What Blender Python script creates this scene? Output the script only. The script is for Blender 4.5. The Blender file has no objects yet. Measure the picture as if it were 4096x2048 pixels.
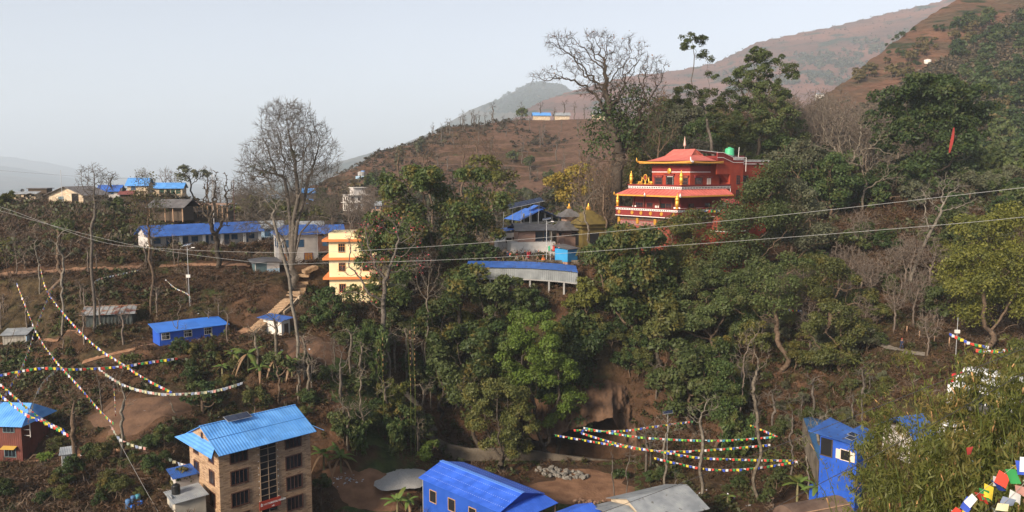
import bpy, math, random
import numpy as np
from mathutils import Vector, Matrix
from mathutils import noise as mnoise

# ------------------------------------------------------------------ camera, sky, sun, exposure
SC = bpy.context.scene
COL = SC.collection
F, CXP, CYP = 3186.0, 2048.0, 1024.0            # lens of the photograph, in its own 4096 px
PITCH = math.atan(344.0 / F)
cam_d = bpy.data.cameras.new("camera"); cam = bpy.data.objects.new("camera", cam_d); COL.objects.link(cam)
cam_d.sensor_width = 36.0; cam_d.lens = 36.0 * F / 4096.0
cam_d.clip_start = 0.5; cam_d.clip_end = 30000
cam.location = (0, 0, 0); cam.rotation_euler = (math.pi / 2 - PITCH, 0, 0)
SC.camera = cam

SUN_AZ = Vector((-0.64, -0.77)); SUN_EL = math.radians(27)
SUNV = Vector((SUN_AZ.x * math.cos(SUN_EL), SUN_AZ.y * math.cos(SUN_EL), math.sin(SUN_EL))).normalized()
w = bpy.data.worlds.new("World"); SC.world = w; w.use_nodes = True
nt = w.node_tree; nt.nodes.clear()
sky = nt.nodes.new("ShaderNodeTexSky"); sky.sky_type = 'NISHITA'; sky.sun_disc = False
sky.sun_elevation = SUN_EL; sky.sun_rotation = math.atan2(SUNV.x, SUNV.y)
sky.air_density = 1.0; sky.dust_density = 4.0; sky.ozone_density = 1.0; sky.altitude = 1400
hs = nt.nodes.new("ShaderNodeHueSaturation"); hs.inputs['Saturation'].default_value = 0.35
bg = nt.nodes.new("ShaderNodeBackground"); bg.inputs['Strength'].default_value = 0.086
ow = nt.nodes.new("ShaderNodeOutputWorld")
nt.links.new(sky.outputs[0], hs.inputs['Color']); tn = nt.nodes.new("ShaderNodeMix"); tn.data_type = 'RGBA'; tn.blend_type = 'MULTIPLY'; tn.inputs['Factor'].default_value = 1; tn.inputs['B'].default_value = (.96, .98, 1.04, 1); nt.links.new(hs.outputs[0], tn.inputs['A']); wc = nt.nodes.new('ShaderNodeTexCoord'); wn_ = nt.nodes.new('ShaderNodeTexNoise'); wn_.inputs['Scale'].default_value = 2.2; wn_.inputs['Detail'].default_value = 5; nt.links.new(wc.outputs['Generated'], wn_.inputs['Vector'])
wr = nt.nodes.new('ShaderNodeMapRange'); wr.inputs['From Min'].default_value = .3; wr.inputs['From Max'].default_value = .7; wr.inputs['To Min'].default_value = .96; wr.inputs['To Max'].default_value = 1.03; nt.links.new(wn_.outputs[0], wr.inputs[0])
wh = nt.nodes.new('ShaderNodeHueSaturation'); nt.links.new(tn.outputs['Result'], wh.inputs['Color']); nt.links.new(wr.outputs[0], wh.inputs['Value']); nt.links.new(wh.outputs[0], bg.inputs['Color']); nt.links.new(bg.outputs[0], ow.inputs['Surface'])
sun_d = bpy.data.lights.new("sun", 'SUN'); sun = bpy.data.objects.new("sun", sun_d); COL.objects.link(sun)
sun_d.energy = 3.5; sun_d.angle = math.radians(12.0); sun_d.color = (1.0, 0.84, 0.66)
sun.rotation_euler = SUNV.to_track_quat('Z', 'Y').to_euler()
SC.view_settings.view_transform = 'Standard'; SC.view_settings.look = 'None'
SC.view_settings.exposure = 1.0; SC.view_settings.gamma = 1.0; SC.view_settings.use_curve_mapping = False
SC.cycles.max_bounces = 5; SC.cycles.diffuse_bounces = 3; SC.cycles.glossy_bounces = 2
SC.cycles.transmission_bounces = 2; SC.cycles.transparent_max_bounces = 6; SC.cycles.volume_bounces = 2

# ------------------------------------------------------------------ geometry of the place
CP, SP = math.cos(PITCH), math.sin(PITCH)
def ray(X, Y):
    cx = (X - CXP) / F; cy = -(Y - CYP) / F
    dy = CP + cy * SP
    return cx / dy, (-SP + cy * CP) / dy
def P(X, Y, d):
    s, t = ray(X, Y)
    return Vector((s * d, d, t * d))
def zof(Y, d): return ray(CXP, Y)[1] * d

NEAR = [(4, -6.0), (40, -26.0)]
def col(X, pts, near=None, after=()):
    r = list(NEAR) + list(near or [])
    for a, b in pts: r.append((b, zof(a, b)))
    r += list(after)
    return X, sorted(r)
FL = -46.5
COLS = [
 col(-1200, [(2048,88),(1832,106),(1660,115),(1480,127),(1250,139),(1090,149),(900,175),(800,225)], [(70,-36)], [(300,-30),(760,-140)]),
 col(0, [(2048,88),(1900,98),(1832,106),(1760,109),(1660,115),(1560,121),(1480,127),(1400,131),(1375,134),(1250,139),(1118,144),(1088,149),(1000,158),(900,175),(830,200),(800,225),(795,245)], [(70,-36)], [(300,-25),(760,-120)]),
 col(380, [(2048,88),(1900,97),(1830,103),(1730,107),(1600,115),(1520,120),(1440,125),(1330,130),(1305,133),(1200,138),(1100,145),(1075,150),(1000,158),(880,180),(815,210),(790,240)], [(70,-36)], [(300,-20),(760,-110)]),
 col(640, [(2048,86),(1900,95),(1800,101),(1700,106),(1600,113),(1500,119),(1400,124),(1375,129),(1250,136),(1130,144),(1062,151),(1003,158),(996,168),(930,176),(860,200),(800,235),(775,262)], [(70,-37)], [(330,-16),(760,-80)]),
 col(1000, [(1700,112),(1640,115),(1450,121),(1362,125),(1335,129),(1200,138),(1100,147),(1050,153),(1040,168),(960,188),(885,220),(862,300),(842,380)], [(80,-45),(101,-46)], [(560,-34),(760,-60)]),
 col(1300, [(1800,112),(1700,115),(1600,118),(1500,121),(1380,126),(1345,130),(1200,138),(1090,148),(1052,156),(1040,175),(905,240),(852,320),(845,352),(770,400),(712,450)], [(80,-46),(104,-46.5)], [(520,-30),(760,-60)]),
 col(1500, [(1840,113),(1700,119),(1550,124),(1400,129),(1250,137),(1210,142),(1180,157),(1050,166),(900,240),(850,320),(840,352),(650,440),(606,485)], [(80,-46),(106,-46.5)], [(640,-20),(760,-50)]),
 col(1800, [(1790,127.5),(1600,132),(1400,136),(1200,141),(1130,145),(1060,150),(1038,158),(1010,172),(960,230),(900,300),(800,380),(640,440),(492,520)], [(80,FL),(125,FL)], [(650,0),(760,-30)]),
 col(2060, [(1790,128),(1600,131),(1400,134),(1205,137.2),(1150,140),(1060,147),(1045,150),(1010,167),(985,200),(950,260),(900,320),(780,390),(600,460),(475,530)], [(80,FL),(125,FL)], [(660,0),(760,-30)]),
 col(2170, [(1330,134.5),(1210,137),(1150,140),(1060,147),(1046,150),(1010,167),(985,200),(950,260),(900,320),(780,390),(600,460),(474,530)], [(80,FL),(124.8,FL),(126.4,FL-6.5),(133.6,FL-6.5)], [(660,0),(760,-30)]),
 col(2420, [(1330,134.5),(1225,137),(1150,141),(1075,149),(1055,157),(1010,175),(960,215),(920,260),(880,320),(780,390),(600,460),(470,530)], [(80,FL),(124.8,FL),(126.4,FL-6.5),(133.6,FL-6.5)], [(660,0),(760,-30)]),
 col(2530, [(1780,128.5),(1600,132),(1400,137),(1250,144),(1150,152),(800,204),(650,226),(590,250),(575,275)], [(80,-46.2),(125,FL),(153,-22.8),(190,-22.4)], [(330,2),(450,10),(530,26),(660,-10),(760,-40)]),
 col(2900, [(1800,122),(1600,128),(1400,135),(1250,143),(1150,152),(780,203),(640,226),(560,252),(525,280)], [(80,-45),(112,-45.5),(118,-45.3),(157,-22.2),(186,-21.6)], [(340,8),(440,-4),(540,6),(660,-30),(760,-60)]),
 col(3300, [(2048,94),(1950,103),(1850,112),(1700,119),(1550,125),(1400,132),(1230,142),(1100,153),(950,170),(800,190),(690,215),(620,240),(585,265)], [(72,-39)], [(350,2),(430,-15),(760,-60)]),
 col(3600, [(2048,86),(1980,91),(1850,99),(1700,106),(1550,113),(1405,120),(1385,123.5),(1250,134),(1100,147),(950,163),(800,185),(725,205),(692,225),(665,250),(640,300)], [(70,-36)], [(430,0),(760,-40)]),
 col(4096, [(2048,78),(1750,92),(1570,100),(1440,113),(1400,118),(1280,130),(1100,145),(950,162),(800,183),(705,205),(675,230),(655,260)], [(66,-31)], [(430,0),(760,-40)]),
 col(5200, [(2048,78),(1750,92),(1560,100),(1440,113),(1400,118),(1100,145),(800,183),(700,205)], [(66,-31)], [(430,0),(760,-40)]),
]
def frac_noise(x, y, sc, octv=4, seed=0):
    # smooth value noise, vectorised
    rs = np.random.RandomState(1000 + seed); tab = rs.rand(256, 256)
    out = np.zeros_like(x, dtype=float); amp = 1.0; tot = 0
    for o in range(octv):
        u = x / sc; v = y / sc
        iu = np.floor(u).astype(int); iv = np.floor(v).astype(int)
        fu = u - iu; fv = v - iv
        fu = fu * fu * (3 - 2 * fu); fv = fv * fv * (3 - 2 * fv)
        g = lambda a, b: tab[(a + 37 * o) % 256, (b + 91 * o) % 256]
        out += amp * ((g(iu, iv) * (1 - fu) + g(iu + 1, iv) * fu) * (1 - fv) + (g(iu, iv + 1) * (1 - fu) + g(iu + 1, iv + 1) * fu) * fv)
        tot += amp; amp *= 0.5; sc *= 0.5
    return out / tot - 0.5
GS = np.linspace(-1.05, 1.05, 480)
GY = np.concatenate([np.linspace(4, 80, 52, endpoint=False), np.linspace(80, 240, 320, endpoint=False), np.linspace(240, 760, 150)])
def make_table():
    cs = np.array([(c[0] - CXP) / F for c in COLS])
    zz = np.array([np.interp(GY, [p[0] for p in c[1]], [p[1] for p in c[1]]) for c in COLS])
    T = np.zeros((len(GY), len(GS)))
    for i in range(len(GY)): T[i] = np.interp(GS, cs, zz[:, i])
    k = np.exp(-np.arange(-4, 5) ** 2 / 5.0); k /= k.sum()
    Tp = np.pad(T, ((0, 0), (4, 4)), mode='edge')
    T = sum(k[j] * Tp[:, j:j + T.shape[1]] for j in range(9))
    k = np.exp(-np.arange(-2, 3) ** 2 / 1.5); k /= k.sum()
    Tp = np.pad(T, ((2, 2), (0, 0)), mode='edge')
    return sum(k[j] * Tp[j:j + T.shape[0]] for j in range(5))
TAB0 = make_table()
XX = GS[None, :] * GY[:, None]; YY = np.repeat(GY[:, None], len(GS), 1)
slope = np.abs(np.gradient(TAB0, axis=0) / np.gradient(GY)[:, None])
rough = np.clip(slope * 1.6, 0.12, 1.0)
farw = np.clip((YY - 270) / 150, 0, 1)
TAB = TAB0 + rough * (2.2 * frac_noise(XX, YY, 9, 4, 1) + 0.5 * frac_noise(XX, YY, 1.6, 2, 2)) * (1 - farw * .3)
# cultivated terraces on the far reddish hill
terr = np.clip((YY - 390) / 30, 0, 1) * np.clip((560 - YY) / 20, 0, 1)
st = 4.4; q = (TAB0 + 9.0 * frac_noise(XX, YY, 70, 3, 5) + 2.5 * frac_noise(XX, YY, 16, 2, 6)) / st; fq = q - np.floor(q)
TAB += terr * np.clip(.75 + 2.2 * frac_noise(XX, YY, 45, 2, 7), .1, 1) * ((np.floor(q) + np.clip((fq - .55) / .45, 0, 1)) * st - q * st)
# building terraces cut into the slope: segments (X, Y, d) to (X, Y, d), half width
PADS = [((640,1383,126.5),(900,1345,133),2.6), ((1070,1343,128.5),(1150,1343,129.5),2.2), ((345,1312,131),(530,1300,134),2.6), ((20,1382,133),(100,1378,134),2.2),
        ((1330,1204,147),(1540,1204,147),5.5), ((1340,1204,153),(1540,1204,153),5.0), ((600,1003,162),(1050,975,178),5.0), ((1120,1052,158),(1265,1052,159),4.5), ((1930,1046,151),(2400,1050,152),5.0), ((2010,1030,160),(2390,1030,162),8.0),
        ((1025,1092,149),(1115,1090,151),2.2), ((200,815,209),(350,818,212),6.0), ((3800,1610,87),(4170,1610,87),5.6), ((1395,845,333),(1500,845,335),9.0)]
for (a_, b_, r_) in PADS:
    A_ = P(*a_); B_ = P(*b_); dx_, dy_ = B_.x - A_.x, B_.y - A_.y; tt = np.clip(((XX - A_.x) * dx_ + (YY - A_.y) * dy_) / (dx_ ** 2 + dy_ ** 2), 0, 1)
    ds = np.hypot(XX - A_.x - tt * dx_, YY - A_.y - tt * dy_); k_ = np.clip((1.7 * r_ - ds) / (.7 * r_), 0, 1); k_ = k_ * k_ * (3 - 2 * k_)
    TAB = TAB * (1 - k_) + (A_.z + (B_.z - A_.z) * tt) * k_
def gz(x, y):
    x = np.asarray(x, float); y = np.clip(np.asarray(y, float), GY[0] + 1e-3, GY[-1] - 1e-3)
    s = np.clip(x / y, GS[0] + 1e-4, GS[-1] - 1e-4)
    j = np.clip(((s - GS[0]) / (GS[1] - GS[0])).astype(int), 0, len(GS) - 2)
    i = np.clip(np.searchsorted(GY, y) - 1, 0, len(GY) - 2)
    fs = (s - GS[j]) / (GS[1] - GS[0]); fy = (y - GY[i]) / (GY[i + 1] - GY[i])
    return (TAB[i, j] * (1 - fs) + TAB[i, j + 1] * fs) * (1 - fy) + (TAB[i + 1, j] * (1 - fs) + TAB[i + 1, j + 1] * fs) * fy
def G(x, y): return float(gz(np.array([x]), np.array([y]))[0])
def hit(X, Y, dmin=60):
    s, t = ray(X, Y); d = np.arange(dmin, 700, .25)
    below = t * d <= gz(s * d, d)
    k = int(np.argmax(below)) if below.any() else len(d) - 1
    return Vector((s * d[k], d[k], G(s * d[k], d[k])))
def on(X, d):
    s = (X - CXP) / F
    for _ in range(3):
        z = G(s * d, d); s = (X - CXP) / F * (d * CP - z * SP) / d
    return Vector((s * d, d, G(s * d, d)))
def proj(p):
    f = p[1] * CP - p[2] * SP; u = p[1] * SP + p[2] * CP
    return CXP + F * p[0] / f, CYP - F * u / f

# ------------------------------------------------------------------ materials
MATS = {}
def _nodes(name):
    m = bpy.data.materials.new(name); m.use_nodes = True; t = m.node_tree
    return m, t, t.nodes["Principled BSDF"], t.nodes["Material Output"]
def c4(c): return (c[0], c[1], c[2], 1.0)
def mat(name, c1, c2=None, scale=1.5, rough=.85, bump=0.0, bscale=6.0, metal=0.0, pos=False, detail=5, contrast=(.35, .65), spec=.3):
    if name in MATS: return MATS[name]
    m, t, b, o = _nodes(name); N = t.nodes.new; L = t.links.new
    b.inputs['Roughness'].default_value = rough; b.inputs['Metallic'].default_value = metal
    b.inputs['Specular IOR Level'].default_value = spec
    b.inputs['Base Color'].default_value = c4(c1)
    tc = N("ShaderNodeTexCoord"); vec = tc.outputs['Object']
    if pos: vec = N("ShaderNodeNewGeometry").outputs['Position']
    if c2:
        n = N("ShaderNodeTexNoise"); n.inputs['Scale'].default_value = scale; n.inputs['Detail'].default_value = detail
        L(vec, n.inputs['Vector'])
        r = N("ShaderNodeValToRGB"); r.color_ramp.elements[0].position = contrast[0]; r.color_ramp.elements[1].position = contrast[1]
        r.color_ramp.elements[0].color = c4(c1); r.color_ramp.elements[1].color = c4(c2)
        L(n.outputs['Fac'], r.inputs[0]); L(r.outputs[0], b.inputs['Base Color'])
    if bump:
        n2 = N("ShaderNodeTexNoise"); n2.inputs['Scale'].default_value = bscale; n2.inputs['Detail'].default_value = 6
        L(vec, n2.inputs['Vector']); bp = N("ShaderNodeBump"); bp.inputs['Strength'].default_value = bump; bp.inputs['Distance'].default_value = .2
        L(n2.outputs['Fac'], bp.inputs['Height']); L(bp.outputs[0], b.inputs['Normal'])
    MATS[name] = m; return m
def sheet(name, c1, c2, period=.22, along='X', rough=.45, spot=None, metal=0.0, panel=2.2):
    """corrugated sheet: ribs, panel laps, faded and dirty patches"""
    if name in MATS: return MATS[name]
    m, t, b, o = _nodes(name); N = t.nodes.new; L = t.links.new
    tc = N("ShaderNodeTexCoord"); sx = N("ShaderNodeSeparateXYZ"); L(tc.outputs['Object'], sx.inputs[0])
    src = sx.outputs[along if len(along) == 1 else 'X']
    if along == 'XY':
        ad = N("ShaderNodeMath"); L(sx.outputs['X'], ad.inputs[0]); L(sx.outputs['Y'], ad.inputs[1]); src = ad.outputs[0]
    mu = N("ShaderNodeMath"); mu.operation = 'MULTIPLY'; mu.inputs[1].default_value = 2 * math.pi / period; L(src, mu.inputs[0])
    si = N("ShaderNodeMath"); si.operation = 'SINE'; L(mu.outputs[0], si.inputs[0])
    bp = N("ShaderNodeBump"); bp.inputs['Strength'].default_value = .5; bp.inputs['Distance'].default_value = .03; L(si.outputs[0], bp.inputs['Height']); L(bp.outputs[0], b.inputs['Normal'])
    n = N("ShaderNodeTexNoise"); n.inputs['Scale'].default_value = .7; n.inputs['Detail'].default_value = 6; L(tc.outputs['Object'], n.inputs['Vector'])
    r = N("ShaderNodeValToRGB"); r.color_ramp.elements[0].position = .35; r.color_ramp.elements[1].position = .68
    r.color_ramp.elements[0].color = c4(c1); r.color_ramp.elements[1].color = c4(c2); L(n.outputs['Fac'], r.inputs[0])
    # sheet laps: one tone per panel
    dv = N("ShaderNodeMath"); dv.operation = 'DIVIDE'; dv.inputs[1].default_value = panel; L(src, dv.inputs[0])
    fl = N("ShaderNodeMath"); fl.operation = 'FLOOR'; L(dv.outputs[0], fl.inputs[0])
    oth = sx.outputs['Z' if along == 'XY' else ('Y' if along == 'X' else 'X')]; d2 = N("ShaderNodeMath"); d2.operation = 'DIVIDE'; d2.inputs[1].default_value = 2.7; L(oth, d2.inputs[0]); f2 = N("ShaderNodeMath"); f2.operation = 'FLOOR'; L(d2.outputs[0], f2.inputs[0]); cv = N("ShaderNodeCombineXYZ"); L(fl.outputs[0], cv.inputs[0]); L(f2.outputs[0], cv.inputs[1])
    wn = N("ShaderNodeTexWhiteNoise"); wn.noise_dimensions = '2D'; L(cv.outputs[0], wn.inputs['Vector'])
    mr = N("ShaderNodeMapRange"); mr.inputs['To Min'].default_value = .88; mr.inputs['To Max'].default_value = 1.08; L(wn.outputs[0], mr.inputs[0])
    hv = N("ShaderNodeHueSaturation"); L(r.outputs[0], hv.inputs['Color']); L(mr.outputs[0], hv.inputs['Value'])
    out = hv.outputs[0]
    if spot:
        n2 = N("ShaderNodeTexNoise"); n2.inputs['Scale'].default_value = spot[2]; n2.inputs['Detail'].default_value = 8; L(tc.outputs['Object'], n2.inputs['Vector'])
        r2 = N("ShaderNodeValToRGB"); r2.color_ramp.elements[0].position = spot[1]; r2.color_ramp.elements[1].position = spot[1] + .08
        L(n2.outputs['Fac'], r2.inputs[0]); mx = N("ShaderNodeMix"); mx.data_type = 'RGBA'
        L(r2.outputs[0], mx.inputs['Factor']); L(out, mx.inputs['A']); mx.inputs['B'].default_value = c4(spot[0]); out = mx.outputs['Result']
    L(out, b.inputs['Base Color']); b.inputs['Roughness'].default_value = rough; b.inputs['Metallic'].default_value = metal
    b.inputs['Specular IOR Level'].default_value = .35
    MATS[name] = m; return m
def masonry(name, cols, mortar, bw=.45, bh=.14, bump=.6, ms=.012, rough=.9):
    if name in MATS: return MATS[name]
    m, t, b, o = _nodes(name); N = t.nodes.new; L = t.links.new
    tc = N("ShaderNodeTexCoord"); sx = N("ShaderNodeSeparateXYZ"); L(tc.outputs['Object'], sx.inputs[0])
    ad = N("ShaderNodeMath"); L(sx.outputs['X'], ad.inputs[0]); L(sx.outputs['Y'], ad.inputs[1])
    cb = N("ShaderNodeCombineXYZ"); L(ad.outputs[0], cb.inputs[0]); L(sx.outputs['Z'], cb.inputs[1])
    nd = N("ShaderNodeTexNoise"); nd.inputs['Scale'].default_value = 1.2; L(tc.outputs['Object'], nd.inputs['Vector'])
    ms2 = N("ShaderNodeVectorMath"); ms2.operation = 'SCALE'; ms2.inputs['Scale'].default_value = .14; L(nd.outputs['Color'], ms2.inputs[0])
    av = N("ShaderNodeVectorMath"); L(cb.outputs[0], av.inputs[0]); L(ms2.outputs[0], av.inputs[1])
    br = N("ShaderNodeTexBrick"); L(av.outputs[0], br.inputs['Vector'])
    br.inputs['Scale'].default_value = 1.0; br.inputs['Brick Width'].default_value = bw; br.inputs['Row Height'].default_value = bh
    br.inputs['Mortar Size'].default_value = ms; br.inputs['Mortar Smooth'].default_value = .3; br.inputs['Bias'].default_value = 0
    br.inputs['Color1'].default_value = (0, 0, 0, 1); br.inputs['Color2'].default_value = (1, 1, 1, 1); br.inputs['Mortar'].default_value = (.5, .5, .5, 1)
    r = N("ShaderNodeValToRGB"); cr = r.color_ramp
    cr.elements[0].color = c4(cols[0]); cr.elements[1].color = c4(cols[-1])
    for k, c in enumerate(cols[1:-1]):
        e = cr.elements.new((k + 1) / (len(cols) - 1)); e.color = c4(c)
    L(br.outputs['Color'], r.inputs[0])
    n2 = N("ShaderNodeTexNoise"); n2.inputs['Scale'].default_value = .5; n2.inputs['Detail'].default_value = 8; L(tc.outputs['Object'], n2.inputs['Vector'])
    mr = N("ShaderNodeMapRange"); mr.inputs['To Min'].default_value = .65; mr.inputs['To Max'].default_value = 1.35; L(n2.outputs[0], mr.inputs[0])
    hv = N("ShaderNodeHueSaturation"); L(r.outputs[0], hv.inputs['Color']); L(mr.outputs[0], hv.inputs['Value'])
    mx = N("ShaderNodeMix"); mx.data_type = 'RGBA'; L(br.outputs['Fac'], mx.inputs['Factor']); L(hv.outputs[0], mx.inputs['A']); mx.inputs['B'].default_value = c4(mortar)
    L(mx.outputs['Result'], b.inputs['Base Color']); b.inputs['Roughness'].default_value = rough
    bp = N("ShaderNodeBump"); bp.inputs['Strength'].default_value = bump; bp.inputs['Distance'].default_value = .05; bp.invert = True
    L(br.outputs['Fac'], bp.inputs['Height']); L(bp.outputs[0], b.inputs['Normal'])
    MATS[name] = m; return m
def leafmat(name, ca, cb, cc=None, trans=.25):
    """leaves: own tone per leaf, warmer or darker patches by bough, each tree a little different"""
    if name in MATS: return MATS[name]
    m, t, b, o = _nodes(name); N = t.nodes.new; L = t.links.new
    g = N("ShaderNodeNewGeometry"); oi = N("ShaderNodeObjectInfo")
    mx = N("ShaderNodeMix"); mx.data_type = 'RGBA'; L(g.outputs['Random Per Island'], mx.inputs['Factor'])
    mx.inputs['A'].default_value = c4(ca); mx.inputs['B'].default_value = c4(cb); out = mx.outputs['Result']
    if cc:
        n = N("ShaderNodeTexNoise"); n.inputs['Scale'].default_value = .45; n.inputs['Detail'].default_value = 3; L(g.outputs['Position'], n.inputs['Vector'])
        r = N("ShaderNodeValToRGB"); r.color_ramp.elements[0].position = .5; r.color_ramp.elements[1].position = .68; L(n.outputs['Fac'], r.inputs[0])
        m2 = N("ShaderNodeMix"); m2.data_type = 'RGBA'; L(r.outputs[0], m2.inputs['Factor']); L(out, m2.inputs['A']); m2.inputs['B'].default_value = c4(cc); out = m2.outputs['Result']
    mr = N("ShaderNodeMapRange"); mr.inputs['To Min'].default_value = .8; mr.inputs['To Max'].default_value = 1.2; L(oi.outputs['Random'], mr.inputs[0])
    hv = N("ShaderNodeHueSaturation"); L(out, hv.inputs['Color']); L(mr.outputs[0], hv.inputs['Value'])
    L(hv.outputs[0], b.inputs['Base Color']); b.inputs['Roughness'].default_value = .55; b.inputs['Specular IOR Level'].default_value = .25
    tr = N("ShaderNodeBsdfTranslucent"); L(hv.outputs[0], tr.inputs['Color']); ms = N("ShaderNodeMixShader"); ms.inputs[0].default_value = trans
    L(b.outputs[0], ms.inputs[1]); L(tr.outputs[0], ms.inputs[2]); L(ms.outputs[0], o.inputs['Surface'])
    MATS[name] = m; return m

# ------------------------------------------------------------------ mesh helpers
def link(name, me, m=None, parent=None):
    o = bpy.data.objects.new(name, me); COL.objects.link(o)
    if m is not None and me is not None and len(me.materials) == 0: me.materials.append(m)
    if parent is not None: o.parent = parent
    return o
def np_mesh(name, V, Fc, smooth=False):
    V = np.asarray(V, np.float32); Fc = np.asarray(Fc, np.int32); k = Fc.shape[1]
    me = bpy.data.meshes.new(name)
    me.vertices.add(len(V)); me.vertices.foreach_set("co", V.ravel())
    me.loops.add(Fc.size); me.loops.foreach_set("vertex_index", Fc.ravel())
    me.polygons.add(len(Fc)); me.polygons.foreach_set("loop_start", np.arange(0, Fc.size, k, dtype=np.int32))
    me.polygons.foreach_set("loop_total", np.full(len(Fc), k, np.int32))
    if smooth: me.polygons.foreach_set("use_smooth", np.ones(len(Fc), bool))
    me.update(calc_edges=True); return me
class MB:
    def __init__(s): s.v = []; s.f = []
    def quadlist(s, pts, faces):
        n = len(s.v); s.v += [tuple(p) for p in pts]; s.f += [tuple(i + n for i in f) for f in faces]; return s
    def box(s, x0, x1, y0, y1, z0, z1):
        return s.quadlist([(x0,y0,z0),(x1,y0,z0),(x1,y1,z0),(x0,y1,z0),(x0,y0,z1),(x1,y0,z1),(x1,y1,z1),(x0,y1,z1)],
            [(0,3,2,1),(4,5,6,7),(0,1,5,4),(1,2,6,5),(2,3,7,6),(3,0,4,7)])
    def slab(s, a, b, c, d, th):
        t = [Vector(q) for q in (a, b, c, d)]; bt = [q - Vector((0, 0, th)) for q in t]
        return s.quadlist(t + bt, [(0,1,2,3),(7,6,5,4),(4,5,1,0),(5,6,2,1),(6,7,3,2),(7,4,0,3)])
    def prism(s, poly, axis, a0, a1):
        n = len(poly)
        mk = (lambda p, a: (a, p[0], p[1])) if axis == 'x' else ((lambda p, a: (p[0], a, p[1])) if axis == 'y' else (lambda p, a: (p[0], p[1], a)))
        pts = [mk(p, a0) for p in poly] + [mk(p, a1) for p in poly]
        return s.quadlist(pts, [tuple(range(n))[::-1], tuple(range(n, 2 * n))] + [(i, (i + 1) % n, n + (i + 1) % n, n + i) for i in range(n)])
    def frustum(s, x0, x1, y0, y1, z0, X0, X1, Y0, Y1, z1):
        return s.quadlist([(x0,y0,z0),(x1,y0,z0),(x1,y1,z0),(x0,y1,z0),(X0,Y0,z1),(X1,Y0,z1),(X1,Y1,z1),(X0,Y1,z1)],
            [(0,3,2,1),(4,5,6,7),(0,1,5,4),(1,2,6,5),(2,3,7,6),(3,0,4,7)])
    def lathe(s, prof, n=12, c=(0, 0, 0)):
        pts = []; f = []
        for r, z in prof:
            for k in range(n):
                a = 2 * math.pi * k / n; pts.append((c[0] + r * math.cos(a), c[1] + r * math.sin(a), c[2] + z))
        for i in range(len(prof) - 1):
            for k in range(n): f.append((i*n+k, i*n+(k+1)%n, (i+1)*n+(k+1)%n, (i+1)*n+k))
        f.append(tuple(range(n))[::-1]); f.append(tuple(range((len(prof)-1)*n, len(prof)*n)))
        return s.quadlist(pts, f)
    def tube(s, pts, r, n=6):
        pts = [Vector(p) for p in pts]; rr = r if hasattr(r, '__len__') else [r] * len(pts); base = len(s.v); V = []
        for i, p in enumerate(pts):
            d = (pts[min(i+1, len(pts)-1)] - pts[max(i-1, 0)]).normalized()
            a = d.orthogonal().normalized() if i == 0 else (a - d * a.dot(d)).normalized()
            b = d.cross(a)
            for k in range(n):
                t = 2 * math.pi * k / n; V.append(p + (a * math.cos(t) + b * math.sin(t)) * rr[i])
        f = [(i*n+k, i*n+(k+1)%n, (i+1)*n+(k+1)%n, (i+1)*n+k) for i in range(len(pts)-1) for k in range(n)]
        f += [tuple(range(n))[::-1], tuple(range((len(pts)-1)*n, len(pts)*n))]
        return s.quadlist(V, f)
    def blob(s, c, r, seg=8, jit=0.0, rng=None):
        prof = []; n = seg; rings = max(4, seg // 2 + 1); base = []
        for i in range(rings + 1):
            ph = math.pi * i / rings; 
            for k in range(n):
                th = 2 * math.pi * k / n; q = 1 + (rng.uniform(-jit, jit) if rng else 0)
                base.append((c[0] + r[0]*q*math.sin(ph)*math.cos(th), c[1] + r[1]*q*math.sin(ph)*math.sin(th), c[2] - r[2]*q*math.cos(ph)))
        f = [(i*n+k, i*n+(k+1)%n, (i+1)*n+(k+1)%n, (i+1)*n+k) for i in range(rings) for k in range(n)]
        return s.quadlist(base, f)
    def mesh(s, name, smooth=False):
        me = bpy.data.meshes.new(name); me.from_pydata(s.v, [], s.f); me.update()
        if smooth: me.polygons.foreach_set("use_smooth", np.ones(len(s.f), bool))
        return me
    def build(s, name, m, parent=None, smooth=False): return link(name, s.mesh(name, smooth), m, parent)

def tag(o, label=None, cat=None, group=None, kind=None):
    if label: o['label'] = label
    if cat: o['category'] = cat
    if group: o['group'] = group
    if kind: o['kind'] = kind
    return o
def thing(name, label, cat, loc=(0, 0, 0), rz=0.0, group=None):
    o = bpy.data.objects.new(name, None); COL.objects.link(o); o.location = loc; o.rotation_euler = (0, 0, rz); o.empty_display_size = .5
    return tag(o, label, cat, group)
CH = {}
def copy_tree(root, loc, rz=0.0, scale=1.0, label=None, group=None):
    r = root.copy(); COL.objects.link(r); r.location = loc; r.rotation_euler = (0, 0, rz)
    r.scale = scale if hasattr(scale, '__len__') else (scale,) * 3
    if label: r['label'] = label
    if group: r['group'] = group
    if root.name not in CH: CH[root.name] = [(c, list(c.children)) for c in root.children]
    for ch, gs in CH[root.name]:
        c = ch.copy(); COL.objects.link(c); c.parent = r
        for g in gs:
            d = g.copy(); COL.objects.link(d); d.parent = c
    return r
def len_to(loc, ang, X, Y=None):
    """how far to go from loc along heading ang until the point stands at column X of the view"""
    if Y is None: Y = proj(loc)[1]
    s = ray(X, Y)[0]; dx, dy = math.cos(ang), math.sin(ang)
    return (s * loc[1] - loc[0]) / (dx - s * dy)
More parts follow.
